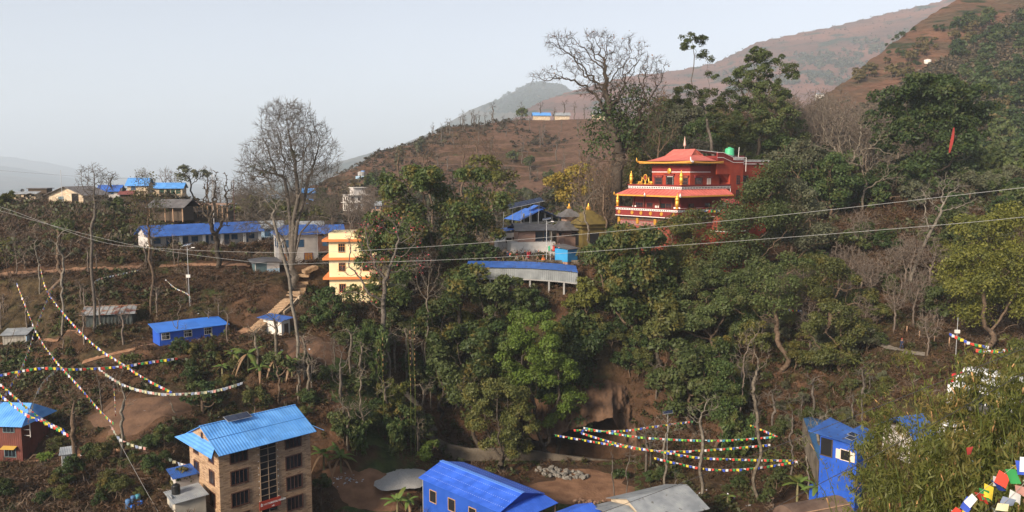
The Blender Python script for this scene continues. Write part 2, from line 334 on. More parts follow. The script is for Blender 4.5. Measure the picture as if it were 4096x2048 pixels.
# ------------------------------------------------------------------ the land
def soil_material():
    m, t, b, o = _nodes("red soil"); N = t.nodes.new; L = t.links.new
    pos = N("ShaderNodeNewGeometry").outputs['Position']
    def noise(sc, det=6, dist=0.0):
        n = N("ShaderNodeTexNoise"); n.inputs['Scale'].default_value = sc; n.inputs['Detail'].default_value = det; n.inputs['Distortion'].default_value = dist
        L(pos, n.inputs['Vector']); return n.outputs['Fac']
    def ramp(f, stops):
        r = N("ShaderNodeValToRGB"); cr = r.color_ramp
        cr.elements[0].position = stops[0][0]; cr.elements[0].color = c4(stops[0][1]); cr.elements[1].position = stops[-1][0]; cr.elements[1].color = c4(stops[-1][1])
        for p, c in stops[1:-1]: e = cr.elements.new(p); e.color = c4(c)
        L(f, r.inputs[0]); return r.outputs[0]
    def mix(f, a, c):
        x = N("ShaderNodeMix"); x.data_type = 'RGBA'; L(f, x.inputs['Factor']); L(a, x.inputs['A']); L(c, x.inputs['B']); return x.outputs['Result']
    soil = ramp(noise(.35, 8), [(.3, (.034, .021, .013)), (.5, (.064, .036, .021)), (.74, (.115, .062, .036))])
    dry = ramp(noise(1.1, 6), [(.3, (.022, .017, .009)), (.5, (.045, .032, .017)), (.72, (.08, .056, .028))])
    green = ramp(noise(.9, 5), [(.35, (.02, .03, .01)), (.6, (.045, .06, .018))])
    f1 = ramp(noise(.06, 6, .6), [(.46, (0, 0, 0)), (.6, (1, 1, 1))])
    f2 = ramp(noise(.11, 7, .4), [(.58, (0, 0, 0)), (.68, (1, 1, 1))])
    c = mix(f2, mix(f1, soil, dry), green)
    g = N("ShaderNodeNewGeometry"); sn = N("ShaderNodeSeparateXYZ"); L(g.outputs['True Normal'], sn.inputs[0]); sp = N("ShaderNodeSeparateXYZ"); L(pos, sp.inputs[0])
    def rng_(f, a, e): q = N("ShaderNodeMapRange"); q.interpolation_type = 'SMOOTHSTEP'; q.inputs['From Min'].default_value = a; q.inputs['From Max'].default_value = e; L(f, q.inputs[0]); return q.outputs[0]
    ml = N("ShaderNodeMath"); ml.operation = 'MULTIPLY'; L(rng_(sn.outputs['Z'], .78, .97), ml.inputs[0]); L(rng_(sp.outputs['Y'], 375, 400), ml.inputs[1])
    c = mix(ml.outputs[0], c, ramp(noise(.5, 4), [(.3, (.09, .05, .034)), (.7, (.15, .088, .06))]))   # dry stubble on the terrace treads of the far hill
    L(c, b.inputs['Base Color']); b.inputs['Roughness'].default_value = .95; b.inputs['Specular IOR Level'].default_value = .1
    bp = N("ShaderNodeBump"); bp.inputs['Strength'].default_value = .9; bp.inputs['Distance'].default_value = .35
    L(noise(1.7, 9), bp.inputs['Height']); L(bp.outputs[0], b.inputs['Normal'])
    return m
SOIL = soil_material()
def grid_faces(r, c):
    i = np.arange((r - 1) * c).reshape(r - 1, c)[:, :-1].ravel()
    return np.stack([i, i + 1, i + c + 1, i + c], 1)
V = np.stack([XX, YY, TAB], -1).reshape(-1, 3)
ground = link("ground", np_mesh("ground", V, grid_faces(len(GY), len(GS)), True), SOIL); tag(ground, kind='structure')

def hillcover(name, soil, veg, dark, sv=.012, lo=.45, hi=.6):
    m, t, b, o = _nodes(name); N = t.nodes.new; L = t.links.new
    pos = N("ShaderNodeNewGeometry").outputs['Position']
    mp = N("ShaderNodeMapping"); mp.inputs['Scale'].default_value = (1, 1, 3.2); L(pos, mp.inputs[0])
    def nz(sc, d): n = N("ShaderNodeTexNoise"); n.inputs['Scale'].default_value = sc; n.inputs['Detail'].default_value = d; L(mp.outputs[0], n.inputs['Vector']); return n.outputs['Fac']
    def rp(f, a, b_, ca=(0, 0, 0), cb=(1, 1, 1)):
        r = N("ShaderNodeValToRGB"); r.color_ramp.elements[0].position = a; r.color_ramp.elements[1].position = b_
        r.color_ramp.elements[0].color = c4(ca); r.color_ramp.elements[1].color = c4(cb); L(f, r.inputs[0]); return r.outputs[0]
    def mix(f, a, c): x = N("ShaderNodeMix"); x.data_type = 'RGBA'; L(f, x.inputs['Factor']); L(a, x.inputs['A']); L(c, x.inputs['B']); return x.outputs['Result']
    base = mix(rp(nz(sv, 9), lo, hi), rp(nz(sv * 6, 6), .3, .7, tuple(.7 * k for k in soil), soil), rp(nz(sv * 9, 6), .3, .7, tuple(.6 * k for k in veg), veg))
    c = mix(rp(nz(sv * 2.6, 9), .56, .64), base, rp(nz(.2, 4), .3, .7, tuple(.6 * k for k in dark), dark))
    L(c, b.inputs['Base Color']); b.inputs['Roughness'].default_value = .95; b.inputs['Specular IOR Level'].default_value = .05
    bp = N("ShaderNodeBump"); bp.inputs['Strength'].default_value = 1.0; bp.inputs['Distance'].default_value = 3.0; L(nz(.12, 9), bp.inputs['Height']); L(bp.outputs[0], b.inputs['Normal'])
    return m
def hill(name, cols, m, nS=240, nY=110, amp=6.0, asc=60, seed=0, terrace=0, back=260, far=1.0):
    pr = []
    for X, pts in cols:
        pr.append((X, [(d * far, zof(Y, d * far)) for Y, d in pts]))
    xs = np.array([(c[0] - CXP) / F for c in pr]); S = np.linspace(xs[0], xs[-1], nS); U = np.linspace(0, 1, nY)
    A = []
    for X, p in pr:
        d = np.array([q[0] for q in p]); z = np.array([q[1] for q in p])
        dd = np.linspace(d[0], d[-1], nY); A.append((dd, np.interp(dd, d, z)))
    D = np.array([np.interp(S, xs, [a[0][i] for a in A]) for i in range(nY)]); Z = np.array([np.interp(S, xs, [a[1][i] for a in A]) for i in range(nY)])
    k = np.exp(-np.arange(-5, 6) ** 2 / 10.0); k /= k.sum()
    sm = lambda q: sum(k[j] * np.pad(q, ((0, 0), (5, 5)), mode='edge')[:, j:j + q.shape[1]] for j in range(11))
    D = sm(D); Z = sm(Z); X_ = S[None, :] * D
    Z = Z + amp * (frac_noise(X_ + 5000, D, asc, 5, seed) * 2 + frac_noise(X_ + 5000, D, asc / 7, 3, seed + 1) * .35)
    if terrace:
        q = Z / terrace + .6 * frac_noise(X_ + 5000, D, asc, 3, seed + 3); f = q - np.floor(q); Z = Z + (np.clip((f - .6) / .4, 0, 1) - f) * terrace
    fr = np.arange(1, 9) / 8.0                      # the back slope falls away out of sight
    Db = D[-1][None, :] + fr[:, None] * back; Zb = Z[-1][None, :] - (fr[:, None] ** 1.3) * back * .55
    D = np.vstack([D, Db]); Z = np.vstack([Z, Zb]); X_ = S[None, :] * D
    V = np.stack([X_, D, Z], -1).reshape(-1, 3)
    return tag(link(name, np_mesh(name, V, grid_faces(len(D), nS), True), m), kind='structure'), (S, D, Z)
HM1 = hillcover("dry hillside", (.16, .085, .055), (.105, .075, .05), (.04, .048, .024), .02, .40, .62)
HM2 = hillcover("bare terraced hill", (.20, .092, .06), (.13, .07, .05), (.045, .06, .04), .0032, .4, .6)
HM3 = hillcover("forest hill", (.10, .085, .055), (.05, .065, .04), (.03, .045, .028), .0018, .45, .55)
h_near, HN = hill("hillside", [(2650, [(800,290),(760,330),(735,350)]), (2900, [(790,290),(660,345),(620,370)]), (3120, [(760,290),(600,350),(505,400)]), (3300, [(720,290),(560,370),(400,440),(352,470)]),
    (3400, [(710,290),(540,370),(380,440),(282,505)]), (3500, [(700,290),(500,380),(300,480),(205,540)]), (3620, [(700,290),(450,400),(220,510),(92,585)]), (3720, [(700,290),(450,400),(200,520),(22,605)]),
    (3800, [(700,290),(450,400),(200,520),(-20,620)]), (4096, [(690,290),(400,420),(100,560),(-150,690)]), (4900, [(690,290),(300,430),(-420,700)])], HM1, 420, 150, 6.0, 55, 11)
h_big, HB = hill("hill", [(1850, [(640,700),(575,900)]), (2050, [(620,700),(480,950)]), (2230, [(600,700),(378,1080)]), (2380, [(600,700),(324,1120)]), (2500, [(600,700),(298,1140)]), (2620, [(600,700),(283,1150)]),
    (2760, [(600,700),(262,1150)]), (2850, [(600,700),(246,1150)]), (2920, [(600,700),(208,1150)]), (3000, [(600,700),(164,1150)]), (3190, [(560,700),(122,1150)]), (3400, [(540,700),(74,1150)]),
    (3560, [(520,700),(32,1150)]), (3720, [(500,700),(-12,1150)]), (4096, [(480,700),(-160,1180)]), (4900, [(400,700),(-360,1200)])], HM2, 460, 130, 22.0, 420, 21, 13.0, 800, 2.9)
h_far, HF = hill("hill", [(900, [(800,900),(790,1200)]), (1050, [(800,900),(735,1300)]), (1150, [(800,900),(712,1400)]), (1280, [(790,900),(668,1500)]), (1370, [(780,900),(640,1600)]), (1450, [(770,900),(616,1650)]),
    (1530, [(760,900),(600,1700)]), (1700, [(740,900),(545,1750)]), (1830, [(720,900),(478,1780)]), (1920, [(700,900),(434,1800)]), (1990, [(700,900),(396,1800)]), (2060, [(700,900),(352,1800)]), (2130, [(700,900),(326,1800)]),
    (2230, [(700,900),(330,1800)]), (2330, [(700,900),(380,1800)]), (2500, [(700,900),(470,1800)]), (2800, [(700,900),(520,1800)])], HM3, 300, 90, 46.0, 520, 31, 0, 900, 3.4)
h_haze, _ = hill("mountain", [(-900, [(760,3200),(560,5200)]), (0, [(780,3200),(658,5200)]), (110, [(780,3200),(672,5200)]), (210, [(780,3200),(697,5200)]), (340, [(790,3200),(728,5200)]), (620, [(800,3200),(765,5200)]), (900, [(810,3200),(785,5200)])],
    HM3, 120, 40, 60, 800, 41, 0, 1500, 1.75)
h_haze2, _ = hill("mountain", [(-1100, [(760,5600),(560,7600)]), (0, [(760,5600),(618,7600)]), (200, [(770,5600),(652,7600)]), (420, [(780,5600),(700,7600)]), (800, [(790,5600),(735,7600)]), (1400, [(800,5600),(760,7600)])],
    HM3, 120, 40, 60, 900, 45, 0, 1000, 1.6)

def drape(name, pts, width, m, lift=.05, kind='structure', n=6, wob=0.15, seed=0):
    """a path laid over the ground through view points (X, Y)"""
    rng = random.Random(seed); P3 = [hit(*p) if len(p) == 2 else on(p[0], p[2]) for p in pts]; L = []
    for a, b in zip(P3[:-1], P3[1:]):
        for k in range(n): L.append(a.lerp(b, k / n))
    L.append(P3[-1]); V = []; C = 5
    for i, p in enumerate(L):
        d = (L[min(i + 1, len(L) - 1)] - L[max(i - 1, 0)]); d.z = 0; d.normalize(); q = Vector((-d.y, d.x, 0))
        wd = width * (1 + rng.uniform(-wob, wob))
        zc = G(p.x, p.y)
        for k in range(C):
            u = k / (C - 1) - .5; x = p.x + q.x * wd * u; y = p.y + q.y * wd * u
            V.append((x, y, max(G(x, y), zc - .12) + lift - .16 * abs(u)))
    return tag(link(name, np_mesh(name, V, grid_faces(len(L), C), True), m), kind=kind)
PATH = mat("trodden earth", (.17, .085, .045), (.27, .155, .09), 1.2, .95, .4, 5, pos=True)
drape("path", [(0,1098),(120,1090),(250,1082),(420,1076),(560,1068)], 2.6, PATH, seed=1)
drape("path", [(640,1064),(760,1058),(900,1062),(1000,1066)], 1.8, PATH, seed=2)
drape("path", [(330,1450),(440,1420),(540,1396),(620,1376)], 1.0, PATH, seed=3)
drape("path", [(900,1332),(980,1330),(1050,1310)], 1.4, PATH, seed=4)
drape("path", [(110,1850),(250,1830),(420,1800),(560,1790)], .8, PATH, seed=5)
drape("path", [(0,1376),(110,1372),(220,1362),(330,1340)], .9, PATH, seed=6)
STONE_PATH = mat("path stones", (.20,.175,.14), (.11,.09,.07), 2.0, .9, .6, 4, pos=True)
drape("path", [(3120,1225),(3230,1265),(3330,1310),(3450,1350),(3540,1386),(3620,1408),(3700,1420)], 1.5, STONE_PATH, seed=7)
DIRT = mat("levelled earth", (.075, .042, .026), (.135, .076, .045), .5, .95, .5, 2.5, pos=True)
def patch(name, cx, cy, d, rx, ry, m, seed, lift=.06, n=40):
    rs = np.random.RandomState(seed); c = on(cx, d); V = [(c.x, c.y, G(c.x, c.y) + lift)]; rings = 7
    ph = rs.rand(4) * 6.28
    for r in range(1, rings + 1):
        for k in range(n):
            a = 2 * math.pi * k / n; q = r / rings * (1 + .18 * math.sin(3 * a + ph[0]) + .12 * math.sin(5 * a + ph[1]) + .06 * math.sin(9 * a + ph[2]))
            x = c.x + rx * q * math.cos(a); y = c.y + ry * q * math.sin(a); V.append((x, y, G(x, y) + lift * (1 if r < rings else -1)))
    Fq = [(0, 1 + k, 1 + (k + 1) % n, 1 + (k + 1) % n) for k in range(n)]
    for r in range(rings - 1):
        for k in range(n): Fq.append((1 + r*n + k, 1 + (r+1)*n + k, 1 + (r+1)*n + (k+1) % n, 1 + r*n + (k+1) % n))
    me = bpy.data.meshes.new(name); me.from_pydata(V, [], [tuple(dict.fromkeys(f)) for f in Fq]); me.update()
    me.polygons.foreach_set("use_smooth", np.ones(len(me.polygons), bool))
    return tag(link(name, me, m), kind='structure')
DIRT2 = mat("raw orange earth", (.13, .066, .036), (.22, .118, .066), .6, .95, .6, 2.5, pos=True)
patch("ground_patch", 2340, 0, 113, 8.5, 7, DIRT2, 3)
patch("ground_patch", 560, 0, 111, 7.5, 4.5, DIRT, 4)
patch("ground_patch", 1250, 0, 125, 5, 4, DIRT, 5)
patch("ground_patch", 1480, 0, 108, 6, 3.5, DIRT2, 8)
GRASSY = mat("trampled grass", (.028, .05, .012), (.06, .075, .02), .8, .95, .5, 4, pos=True)
patch("lawn", 1480, 0, 121, 7, 5, GRASSY, 6); patch("lawn", 1440, 0, 103, 5, 2.2, GRASSY, 7)

# ------------------------------------------------------------------ growing things
def grow(rng, trunk, A, step, kill, iters=120, tort=.0, up=0.0, cap=3500, extra=()):
    nodes = [np.array(p, float) for p in trunk]; par = [-1] + list(range(len(trunk) - 1))
    for ai, pts in extra:
        for k, q in enumerate(pts): nodes.append(np.array(q, float)); par.append(ai if k == 0 else len(nodes) - 2)
    A = np.asarray(A, float); best = np.full(len(A), 1e9); who = np.zeros(len(A), int)
    for i, p in enumerate(nodes[len(nodes) // 2:], len(nodes) // 2):
        d = ((A - p) ** 2).sum(1); m_ = d < best; best[m_] = d[m_]; who[m_] = i
    for it in range(iters):
        if len(A) == 0 or len(nodes) > cap: break
        vec = A - np.array(nodes)[who]; vec /= np.linalg.norm(vec, axis=1)[:, None] + 1e-9
        ids, inv = np.unique(who, return_inverse=True)
        dirs = np.zeros((len(ids), 3)); np.add.at(dirs, inv, vec)
        dirs += rng.normal(0, .12 + tort, dirs.shape) * np.linalg.norm(dirs, axis=1)[:, None]; dirs[:, 2] += up * np.linalg.norm(dirs, axis=1)
        dirs /= np.linalg.norm(dirs, axis=1)[:, None] + 1e-9
        new = np.array(nodes)[ids] + dirs * step; n0 = len(nodes)
        for k in range(len(ids)): nodes.append(new[k]); par.append(int(ids[k]))
        d = ((A[:, None, :] - new[None]) ** 2).sum(2); j = d.argmin(1); dm = d[np.arange(len(A)), j]
        m_ = dm < best; best[m_] = dm[m_]; who[m_] = n0 + j[m_]
        keep = best > kill * kill; A = A[keep]; best = best[keep]; who = who[keep]
    return np.array(nodes), np.array(par)
def limb_mesh(name, nodes, par, rtip, rbase, expo=2.2, k=4, twigs=0, rng=None, tl=.7, tr=.012, gravity=0.1):
    n = len(nodes); acc = np.zeros(n); nch = np.zeros(n, int)
    for i in range(n - 1, 0, -1):
        if nch[i] == 0: acc[i] = 1.0
        acc[par[i]] += acc[i]; nch[par[i]] += 1
    acc[acc == 0] = 1.0
    R = rtip * acc ** (1 / expo); s = rbase / R[0]
    R = np.maximum(rtip, R * (s ** np.clip(np.log(R / rtip) / max(1e-6, math.log(R[0] / rtip)), 0, 1)))
    c = np.arange(1, n); p = par[1:]
    a, b = nodes[p], nodes[c]; rb = R[c]; ra = np.minimum(R[p], rb * 1.35)
    if twigs:
        tips = np.where(acc <= (2.0 if twigs > 6 else 1))[0]; tips = tips[tips > 0]; T = np.repeat(tips, twigs); d0 = nodes[T] - nodes[par[T]]; d0 /= np.linalg.norm(d0, axis=1)[:, None] + 1e-9
        dv = d0 + rng.normal(0, .55, d0.shape); dv[:, 2] += gravity; dv /= np.linalg.norm(dv, axis=1)[:, None]
        e = nodes[T] + dv * (tl * rng.uniform(.5, 1.2, len(T)))[:, None]
        a = np.vstack([a, nodes[T]]); b = np.vstack([b, e]); ra = np.concatenate([ra, np.full(len(T), tr * 1.3)]); rb = np.concatenate([rb, np.full(len(T), tr * .7)])
    d = b - a; ln = np.linalg.norm(d, axis=1)[:, None] + 1e-9; d = d / ln; b = b + d * np.minimum(rb[:, None] * .4, ln * .3)
    ref = np.where(np.abs(d[:, 2:3]) < .9, np.array([[0, 0, 1.0]]), np.array([[1.0, 0, 0]]))
    u = np.cross(d, ref); u /= np.linalg.norm(u, axis=1)[:, None]; v = np.cross(d, u)
    ang = 2 * math.pi * np.arange(k) / k; ring = u[:, None, :] * np.cos(ang)[None, :, None] + v[:, None, :] * np.sin(ang)[None, :, None]
    Va = a[:, None, :] + ring * ra[:, None, None]; Vb = b[:, None, :] + ring * rb[:, None, None]
    V = np.concatenate([Va, Vb], 1).reshape(-1, 3); m = len(a); base = (np.arange(m) * 2 * k)[:, None]
    f = np.concatenate([np.stack([base[:, 0] + i, base[:, 0] + (i + 1) % k, base[:, 0] + k + (i + 1) % k, base[:, 0] + k + i], 1) for i in range(k)])
    return np_mesh(name, V, f, True)
def leaf_cloud(rng, C, Nn, ln, wd, fold=.25, spread=.8, droop=0.0):
    """rhombic leaves centred on C with mean normals Nn"""
    n = len(C); nn = Nn + rng.normal(0, spread, (n, 3)); nn /= np.linalg.norm(nn, axis=1)[:, None] + 1e-9
    t = np.cross(nn, rng.normal(0, 1, (n, 3))); t[:, 2] -= droop; t /= np.linalg.norm(t, axis=1)[:, None] + 1e-9
    b = np.cross(nn, t); b /= np.linalg.norm(b, axis=1)[:, None] + 1e-9
    q = rng.uniform(.5, 1.55, (n, 1)); L_ = ln * q / 2; W = wd * q / 2
    V = np.stack([C - t * L_, C + b * W - nn * W * fold + t * L_ * .1, C + t * L_, C - b * W - nn * W * fold + t * L_ * .1], 1).reshape(-1, 3)
    return V, np.arange(n * 4).reshape(n, 4)
def crown_points(rng, lobes, n, bough=.9, shell=.6):
    """leaf centres and normals: boughs over every lobe, leaves on each bough's skin, thinner underneath"""
    ar = np.array([l[3] * l[5] + l[3] * l[4] for l in lobes]); Cs = []; Ns = []
    for l, a in zip(lobes, ar / ar.sum()):
        c = np.array(l[:3]); R = np.array(l[3:6]); m = max(20, int(n * a)); nb = max(4, int(1.5 * (R[0] * R[2]) / bough ** 2))
        d = rng.normal(0, 1, (nb, 3)); d /= np.linalg.norm(d, axis=1)[:, None]; d[:, 2] = np.where(d[:, 2] < -.45, -d[:, 2], d[:, 2])
        bc = c + d * R * rng.uniform(shell, 1.0, (nb, 1)); br = bough * rng.uniform(.6, 1.35, (nb, 1)) 
        i = rng.randint(0, nb, m); e = rng.normal(0, 1, (m, 3)) + d[i] * .6 + np.array([0, 0, .45]); e /= np.linalg.norm(e, axis=1)[:, None]
        Cs.append(bc[i] + e * br[i] * rng.uniform(.45, 1.12, (m, 1)) * np.array([1.15, 1.15, .8])); Ns.append(e * .8 + d[i] * .2 + np.array([0, 0, .35]))
    return np.vstack(Cs), np.vstack(Ns)
BARK = {
 'grey': mat("grey bark", (.075, .062, .05), (.13, .11, .09), 2.5, .95, .6, 9), 'dark': mat("dark bark", (.035, .027, .02), (.075, .058, .042), 2.5, .95, .6, 9),
 'pale': mat("pale bark", (.17, .14, .105), (.08, .066, .048), 2.0, .9, .5, 9), 'brown': mat("brown bark", (.085, .055, .036), (.15, .105, .07), 2.5, .95, .6, 9),
 'twig': mat("fine twigs", (.10, .078, .06), (.16, .125, .10), 1.0, .95), 'silver': mat("silver bark", (.20, .175, .14), (.10, .085, .066), 1.5, .9, .4, 9)}
LEAF = {
 'dark': leafmat("dark evergreen leaves", (0.024, 0.044, 0.013), (0.055, 0.085, 0.024), (0.068, 0.081, 0.022)), 'mid': leafmat("green leaves", (0.044, 0.063, 0.018), (0.083, 0.105, 0.032), (0.081, 0.081, 0.027)),
 'bright': leafmat("fresh green leaves", (.07, .115, .016), (.135, .195, .03), (.08, .105, .022)), 'olive': leafmat("olive leaves", (0.055, 0.067, 0.018), (0.104, 0.110, 0.030), (0.124, 0.107, 0.024)),
 'yellow': leafmat("yellow green leaves", (0.087, 0.094, 0.016), (0.152, 0.148, 0.027), (0.077, 0.087, 0.021)), 'ivy': leafmat("creeper leaves", (0.030, 0.052, 0.015), (0.071, 0.094, 0.024), (0.138, 0.104, 0.024)),
 'gold': leafmat("golden leaves", (0.221, 0.166, 0.028), (0.331, 0.234, 0.049), (0.138, 0.138, 0.028)), 'rust': leafmat("withered leaves", (0.124, 0.062, 0.028), (0.206, 0.110, 0.049)), 'grey': leafmat("dusty leaves", (0.068, 0.076, 0.041), (0.117, 0.122, 0.068), (0.083, 0.076, 0.041)),
 'dullgold': leafmat("dull golden leaves", (.105, .082, .03), (.15, .112, .045), (.08, .075, .03)), 'bamboo': leafmat("bamboo leaves", (.065, .08, .015), (.125, .132, .028), (.145, .11, .032)), 'bamboo_dark': leafmat("dark bamboo leaves", (0.041, 0.076, 0.020), (0.083, 0.117, 0.030), (0.098, 0.104, 0.028)),  # bamboo_dark is a darker, greener leaf colour
 'pink': leafmat("pink blossom", (0.571, 0.138, 0.138), (0.571, 0.068, 0.098)), 'banana': leafmat("banana leaf", (0.083, 0.138, 0.028), (0.138, 0.206, 0.049), (0.166, 0.152, 0.041), .35), 'deadleaf': leafmat("dead banana leaf", (0.206, 0.124, 0.068), (0.304, 0.193, 0.110))}
K = 4096.0 / 2576.0        # positions below are noted on a 2576 px wide view of the photograph
SEED = [7]
def nrng():
    SEED[0] += 1; return np.random.RandomState(SEED[0])
def lobes3(X, d, lobes, rng, depth=.9, jit=.35):
    out = []
    for (x, y, rx, ry) in lobes:
        dd = d + rng.uniform(-jit, jit) * rx * K / F * d
        c = P(x * K, y * K, dd); r = rx * K / F * d; rz = ry * K / F * d
        out.append((c.x, c.y, c.z, r, r * depth, rz))
    return out
def sample_lobes(rng, L3, n, base=None):
    vol = np.array([l[3] * l[5] for l in L3]); pts = []
    for l, v in zip(L3, vol / vol.sum()):
        m = max(3, int(n * v)); d = rng.normal(0, 1, (m, 3)); d /= np.linalg.norm(d, axis=1)[:, None]
        pts.append(np.array(l[:3]) + d * np.array(l[3:6]) * (rng.rand(m, 1) ** .45))
    return np.vstack(pts)
def trunk_pts(rng, b, top, n=6, wob=.25):
    b = np.array(b, float); top = np.array(top, float); r = []
    w1 = rng.normal(0, wob, 3); w2 = rng.normal(0, wob, 3)
    for k in range(n + 1):
        t = k / n; q = b + (top - b) * t + (w1 * math.sin(math.pi * t) + w2 * math.sin(2 * math.pi * t)) * np.array([1, 1, .1]); r.append(q)
    r[0] = r[0] - np.array([0, 0, .4]); return r
def tree(x, d, lobes, leaf='mid', name='leafy_tree', label='', cat='tree', group=None, bark='brown', rb=None, size=.34, dens=1.9, bough=None, fork=.45, tx=None, attract=170, fine=False, shell=.55, cols=3):
    """a leafy tree: trunk standing on the ground at view column x and distance d, crown filling the given lobes"""
    rng = nrng(); b = on(x * K, d); L3 = lobes3(x * K, d, lobes, rng)
    root = thing(name, label, cat, b, 0, group); B = np.array(b)
    cz = np.array([l[2] - l[5] * .5 for l in L3]); cx = np.array([l[0] for l in L3]); wt = np.array([l[3] * l[5] for l in L3])
    low = np.array([np.average(cx, weights=wt), d, 0]); zc = max(b.z + .8, b.z + (np.average([l[2] for l in L3], weights=wt) - b.z) * fork)
    tp = np.array([b.x + (low[0] - b.x) * .35, d, zc]); hgt = max(l[2] + l[5] for l in L3) - b.z
    A = sample_lobes(rng, L3, attract); A = A[A[:, 2] > b.z + .5]
    nd, pr = grow(rng, trunk_pts(rng, B, tp, 6, .03 * hgt), A, max(.5, hgt * .035), max(.7, hgt * .05), 60, .12)
    rb = rb or max(.1, hgt * .022)
    link("trunk", limb_mesh("trunk", nd - B, pr, .035, rb, 2.2, 5), BARK[bark], root)
    area = sum(math.pi * l[2] * l[3] for l in lobes) * K * K / 16.0
    n = int(1.2 * dens * area * (1.0 if not fine else 1.7)); n = max(120, min(n, 30000))
    bo = bough or max(.55, .11 * hgt)
    C, Nn = crown_points(rng, L3, n, bo, shell); sz = size * (d / 135.0) ** .6 * (.72 if fine else 1)
    Vv, Ff = leaf_cloud(rng, C - B, Nn, sz * 1.5, sz * .8, .25, .75)
    link("crown", np_mesh("crown", Vv, Ff), LEAF[leaf], root); return root
def bare(x, d, lobes, label, name='bare_tree', cat='tree', group=None, bark='grey', rb=.3, n=500, step=.55, kill=.75, tort=.08, fork=.3, twigs=3, tl=.8, tr=.014, rtip=.02, up=.03, leaf=None, nleaf=0, lsize=.3, k=4, trunks=None, expo=2.3, leafl=None, cap=3500, stems=()):
    rng = nrng(); b = on(x * K, d); B = np.array(b); L3 = lobes3(x * K, d, lobes, rng, .85)
    root = thing(name, label, cat, b, 0, group); wt = np.array([l[3] * l[5] for l in L3])
    cx = np.average([l[0] for l in L3], weights=wt); czt = np.average([l[2] for l in L3], weights=wt)
    tp = np.array([b.x + (cx - b.x) * .4, d, b.z + (czt - b.z) * fork]); A = sample_lobes(rng, L3, n); A = A[A[:, 2] > b.z + .6]
    tk = trunk_pts(rng, B, tp, 7, .012 * (czt - b.z)) if trunks is None else [np.array(P(q[0] * K, q[1] * K, d)) for q in trunks]
    if trunks is not None: tk = [B - np.array([0, 0, .4])] + tk
    nd, pr = grow(rng, tk, A, step, kill, 140, tort, up, cap, [(len(tk) - 1, [np.array(P(q[0] * K, q[1] * K, d + rng.uniform(-2, 2) * i)) for i, q in enumerate(st_)]) for st_ in stems])
    link("trunk", limb_mesh("trunk", nd - B, pr, rtip, rb, expo, k, twigs, rng, tl, tr), BARK[bark], root)
    if leaf:
        tips = np.setdiff1d(np.arange(len(nd)), pr); 
        if leafl is not None:
            L4 = lobes3(x * K, d, leafl, rng); C, Nn = crown_points(rng, L4, nleaf, .8)
        else:
            i = rng.choice(tips, nleaf); C = nd[i] + rng.normal(0, .45, (nleaf, 3)); Nn = np.tile([0, 0, 1.0], (nleaf, 1))
        Vv, Ff = leaf_cloud(rng, C - B, Nn, lsize, lsize * .6); link("crown" if leaf != 'pink' else "blossom", np_mesh("crown", Vv, Ff), LEAF[leaf], root)
    return root
# ------------------------------------------------------------------ buildings
def fbox(mb, face, u0, u1, z0, z1, a, b, off=0.0):
    """a box on a wall: face R looks along -y, L along -x; a..b is how far it stands out"""
    if face == 'R': mb.box(u0, u1, off - b, off - a, z0, z1)
    else: mb.box(off - b, off - a, u0, u1, z0, z1)
GLASS = mat("dark window glass", (.012, .015, .022), None, rough=.12, spec=.6)
DARKIN = mat("painted interior shade", (.008, .008, .009), None, rough=.9)  # near-black panels carry the shade inside openings as colour
def window(parent, face, u, z0, wd, ht, fm, off=0.0, fr=.09, bars=(1,), cross=(), pane=GLASS, out=.07, name='window'):
    f = MB(); a, b = u - wd / 2, u + wd / 2
    fbox(f, face, a - fr, b + fr, z0 - fr, z0, 0, out, off); fbox(f, face, a - fr, b + fr, z0 + ht, z0 + ht + fr, 0, out, off)
    fbox(f, face, a - fr, a, z0, z0 + ht, 0, out, off); fbox(f, face, b, b + fr, z0, z0 + ht, 0, out, off)
    for t in bars: fbox(f, face, a + wd * t - .022, a + wd * t + .022, z0, z0 + ht, 0, out * .8, off)
    for t in cross: fbox(f, face, a, b, z0 + ht * t - .03, z0 + ht * t + .03, 0, out * .75, off)
    w_ = f.build(name, fm, parent); p = MB(); fbox(p, face, a, b, z0, z0 + ht, .004, .02, off); p.build('pane', pane, w_); return w_
def door(parent, face, u, z0, wd, ht, dm, fm, off=0.0):
    f = MB(); fbox(f, face, u - wd/2 - .08, u - wd/2, z0, z0 + ht + .08, 0, .06, off); fbox(f, face, u + wd/2, u + wd/2 + .08, z0, z0 + ht + .08, 0, .06, off)
    fbox(f, face, u - wd/2, u + wd/2, z0 + ht, z0 + ht + .08, 0, .06, off); d = f.build('door', fm, parent)
    p = MB(); fbox(p, face, u - wd/2, u + wd/2, z0, z0 + ht, .004, .03, off); p.build('panel', dm, d); return d
def gable_roof(x0, x1, y0, y1, ze, zr, th=.06, along='x'):
    m = MB()
    if along == 'x':
        ym = (y0 + y1) / 2; m.slab((x0,y0,ze),(x1,y0,ze),(x1,ym,zr),(x0,ym,zr),th); m.slab((x0,ym,zr),(x1,ym,zr),(x1,y1,ze),(x0,y1,ze),th)
    else:
        xm = (x0 + x1) / 2; m.slab((x0,y0,ze),(xm,y0,zr),(xm,y1,zr),(x0,y1,ze),th); m.slab((xm,y0,zr),(x1,y0,ze),(x1,y1,ze),(xm,y1,zr),th)
    return m
BLUE_L = sheet("sky blue sheet roof", (.075, .25, .60), (.125, .34, .72), .36, 'X', .4, panel=1.9)
BLUE_B = sheet("bright blue sheet roof", (.03, .11, .56), (.055, .165, .74), .2, 'X', .45, spot=((.09,.15,.42), .63, 2.6), panel=3.0)
BLUE_D = sheet("weathered blue sheet roof", (.024, .085, .31), (.04, .125, .42), .22, 'X', .5, spot=((.05, .045, .05), .6, 2.2))
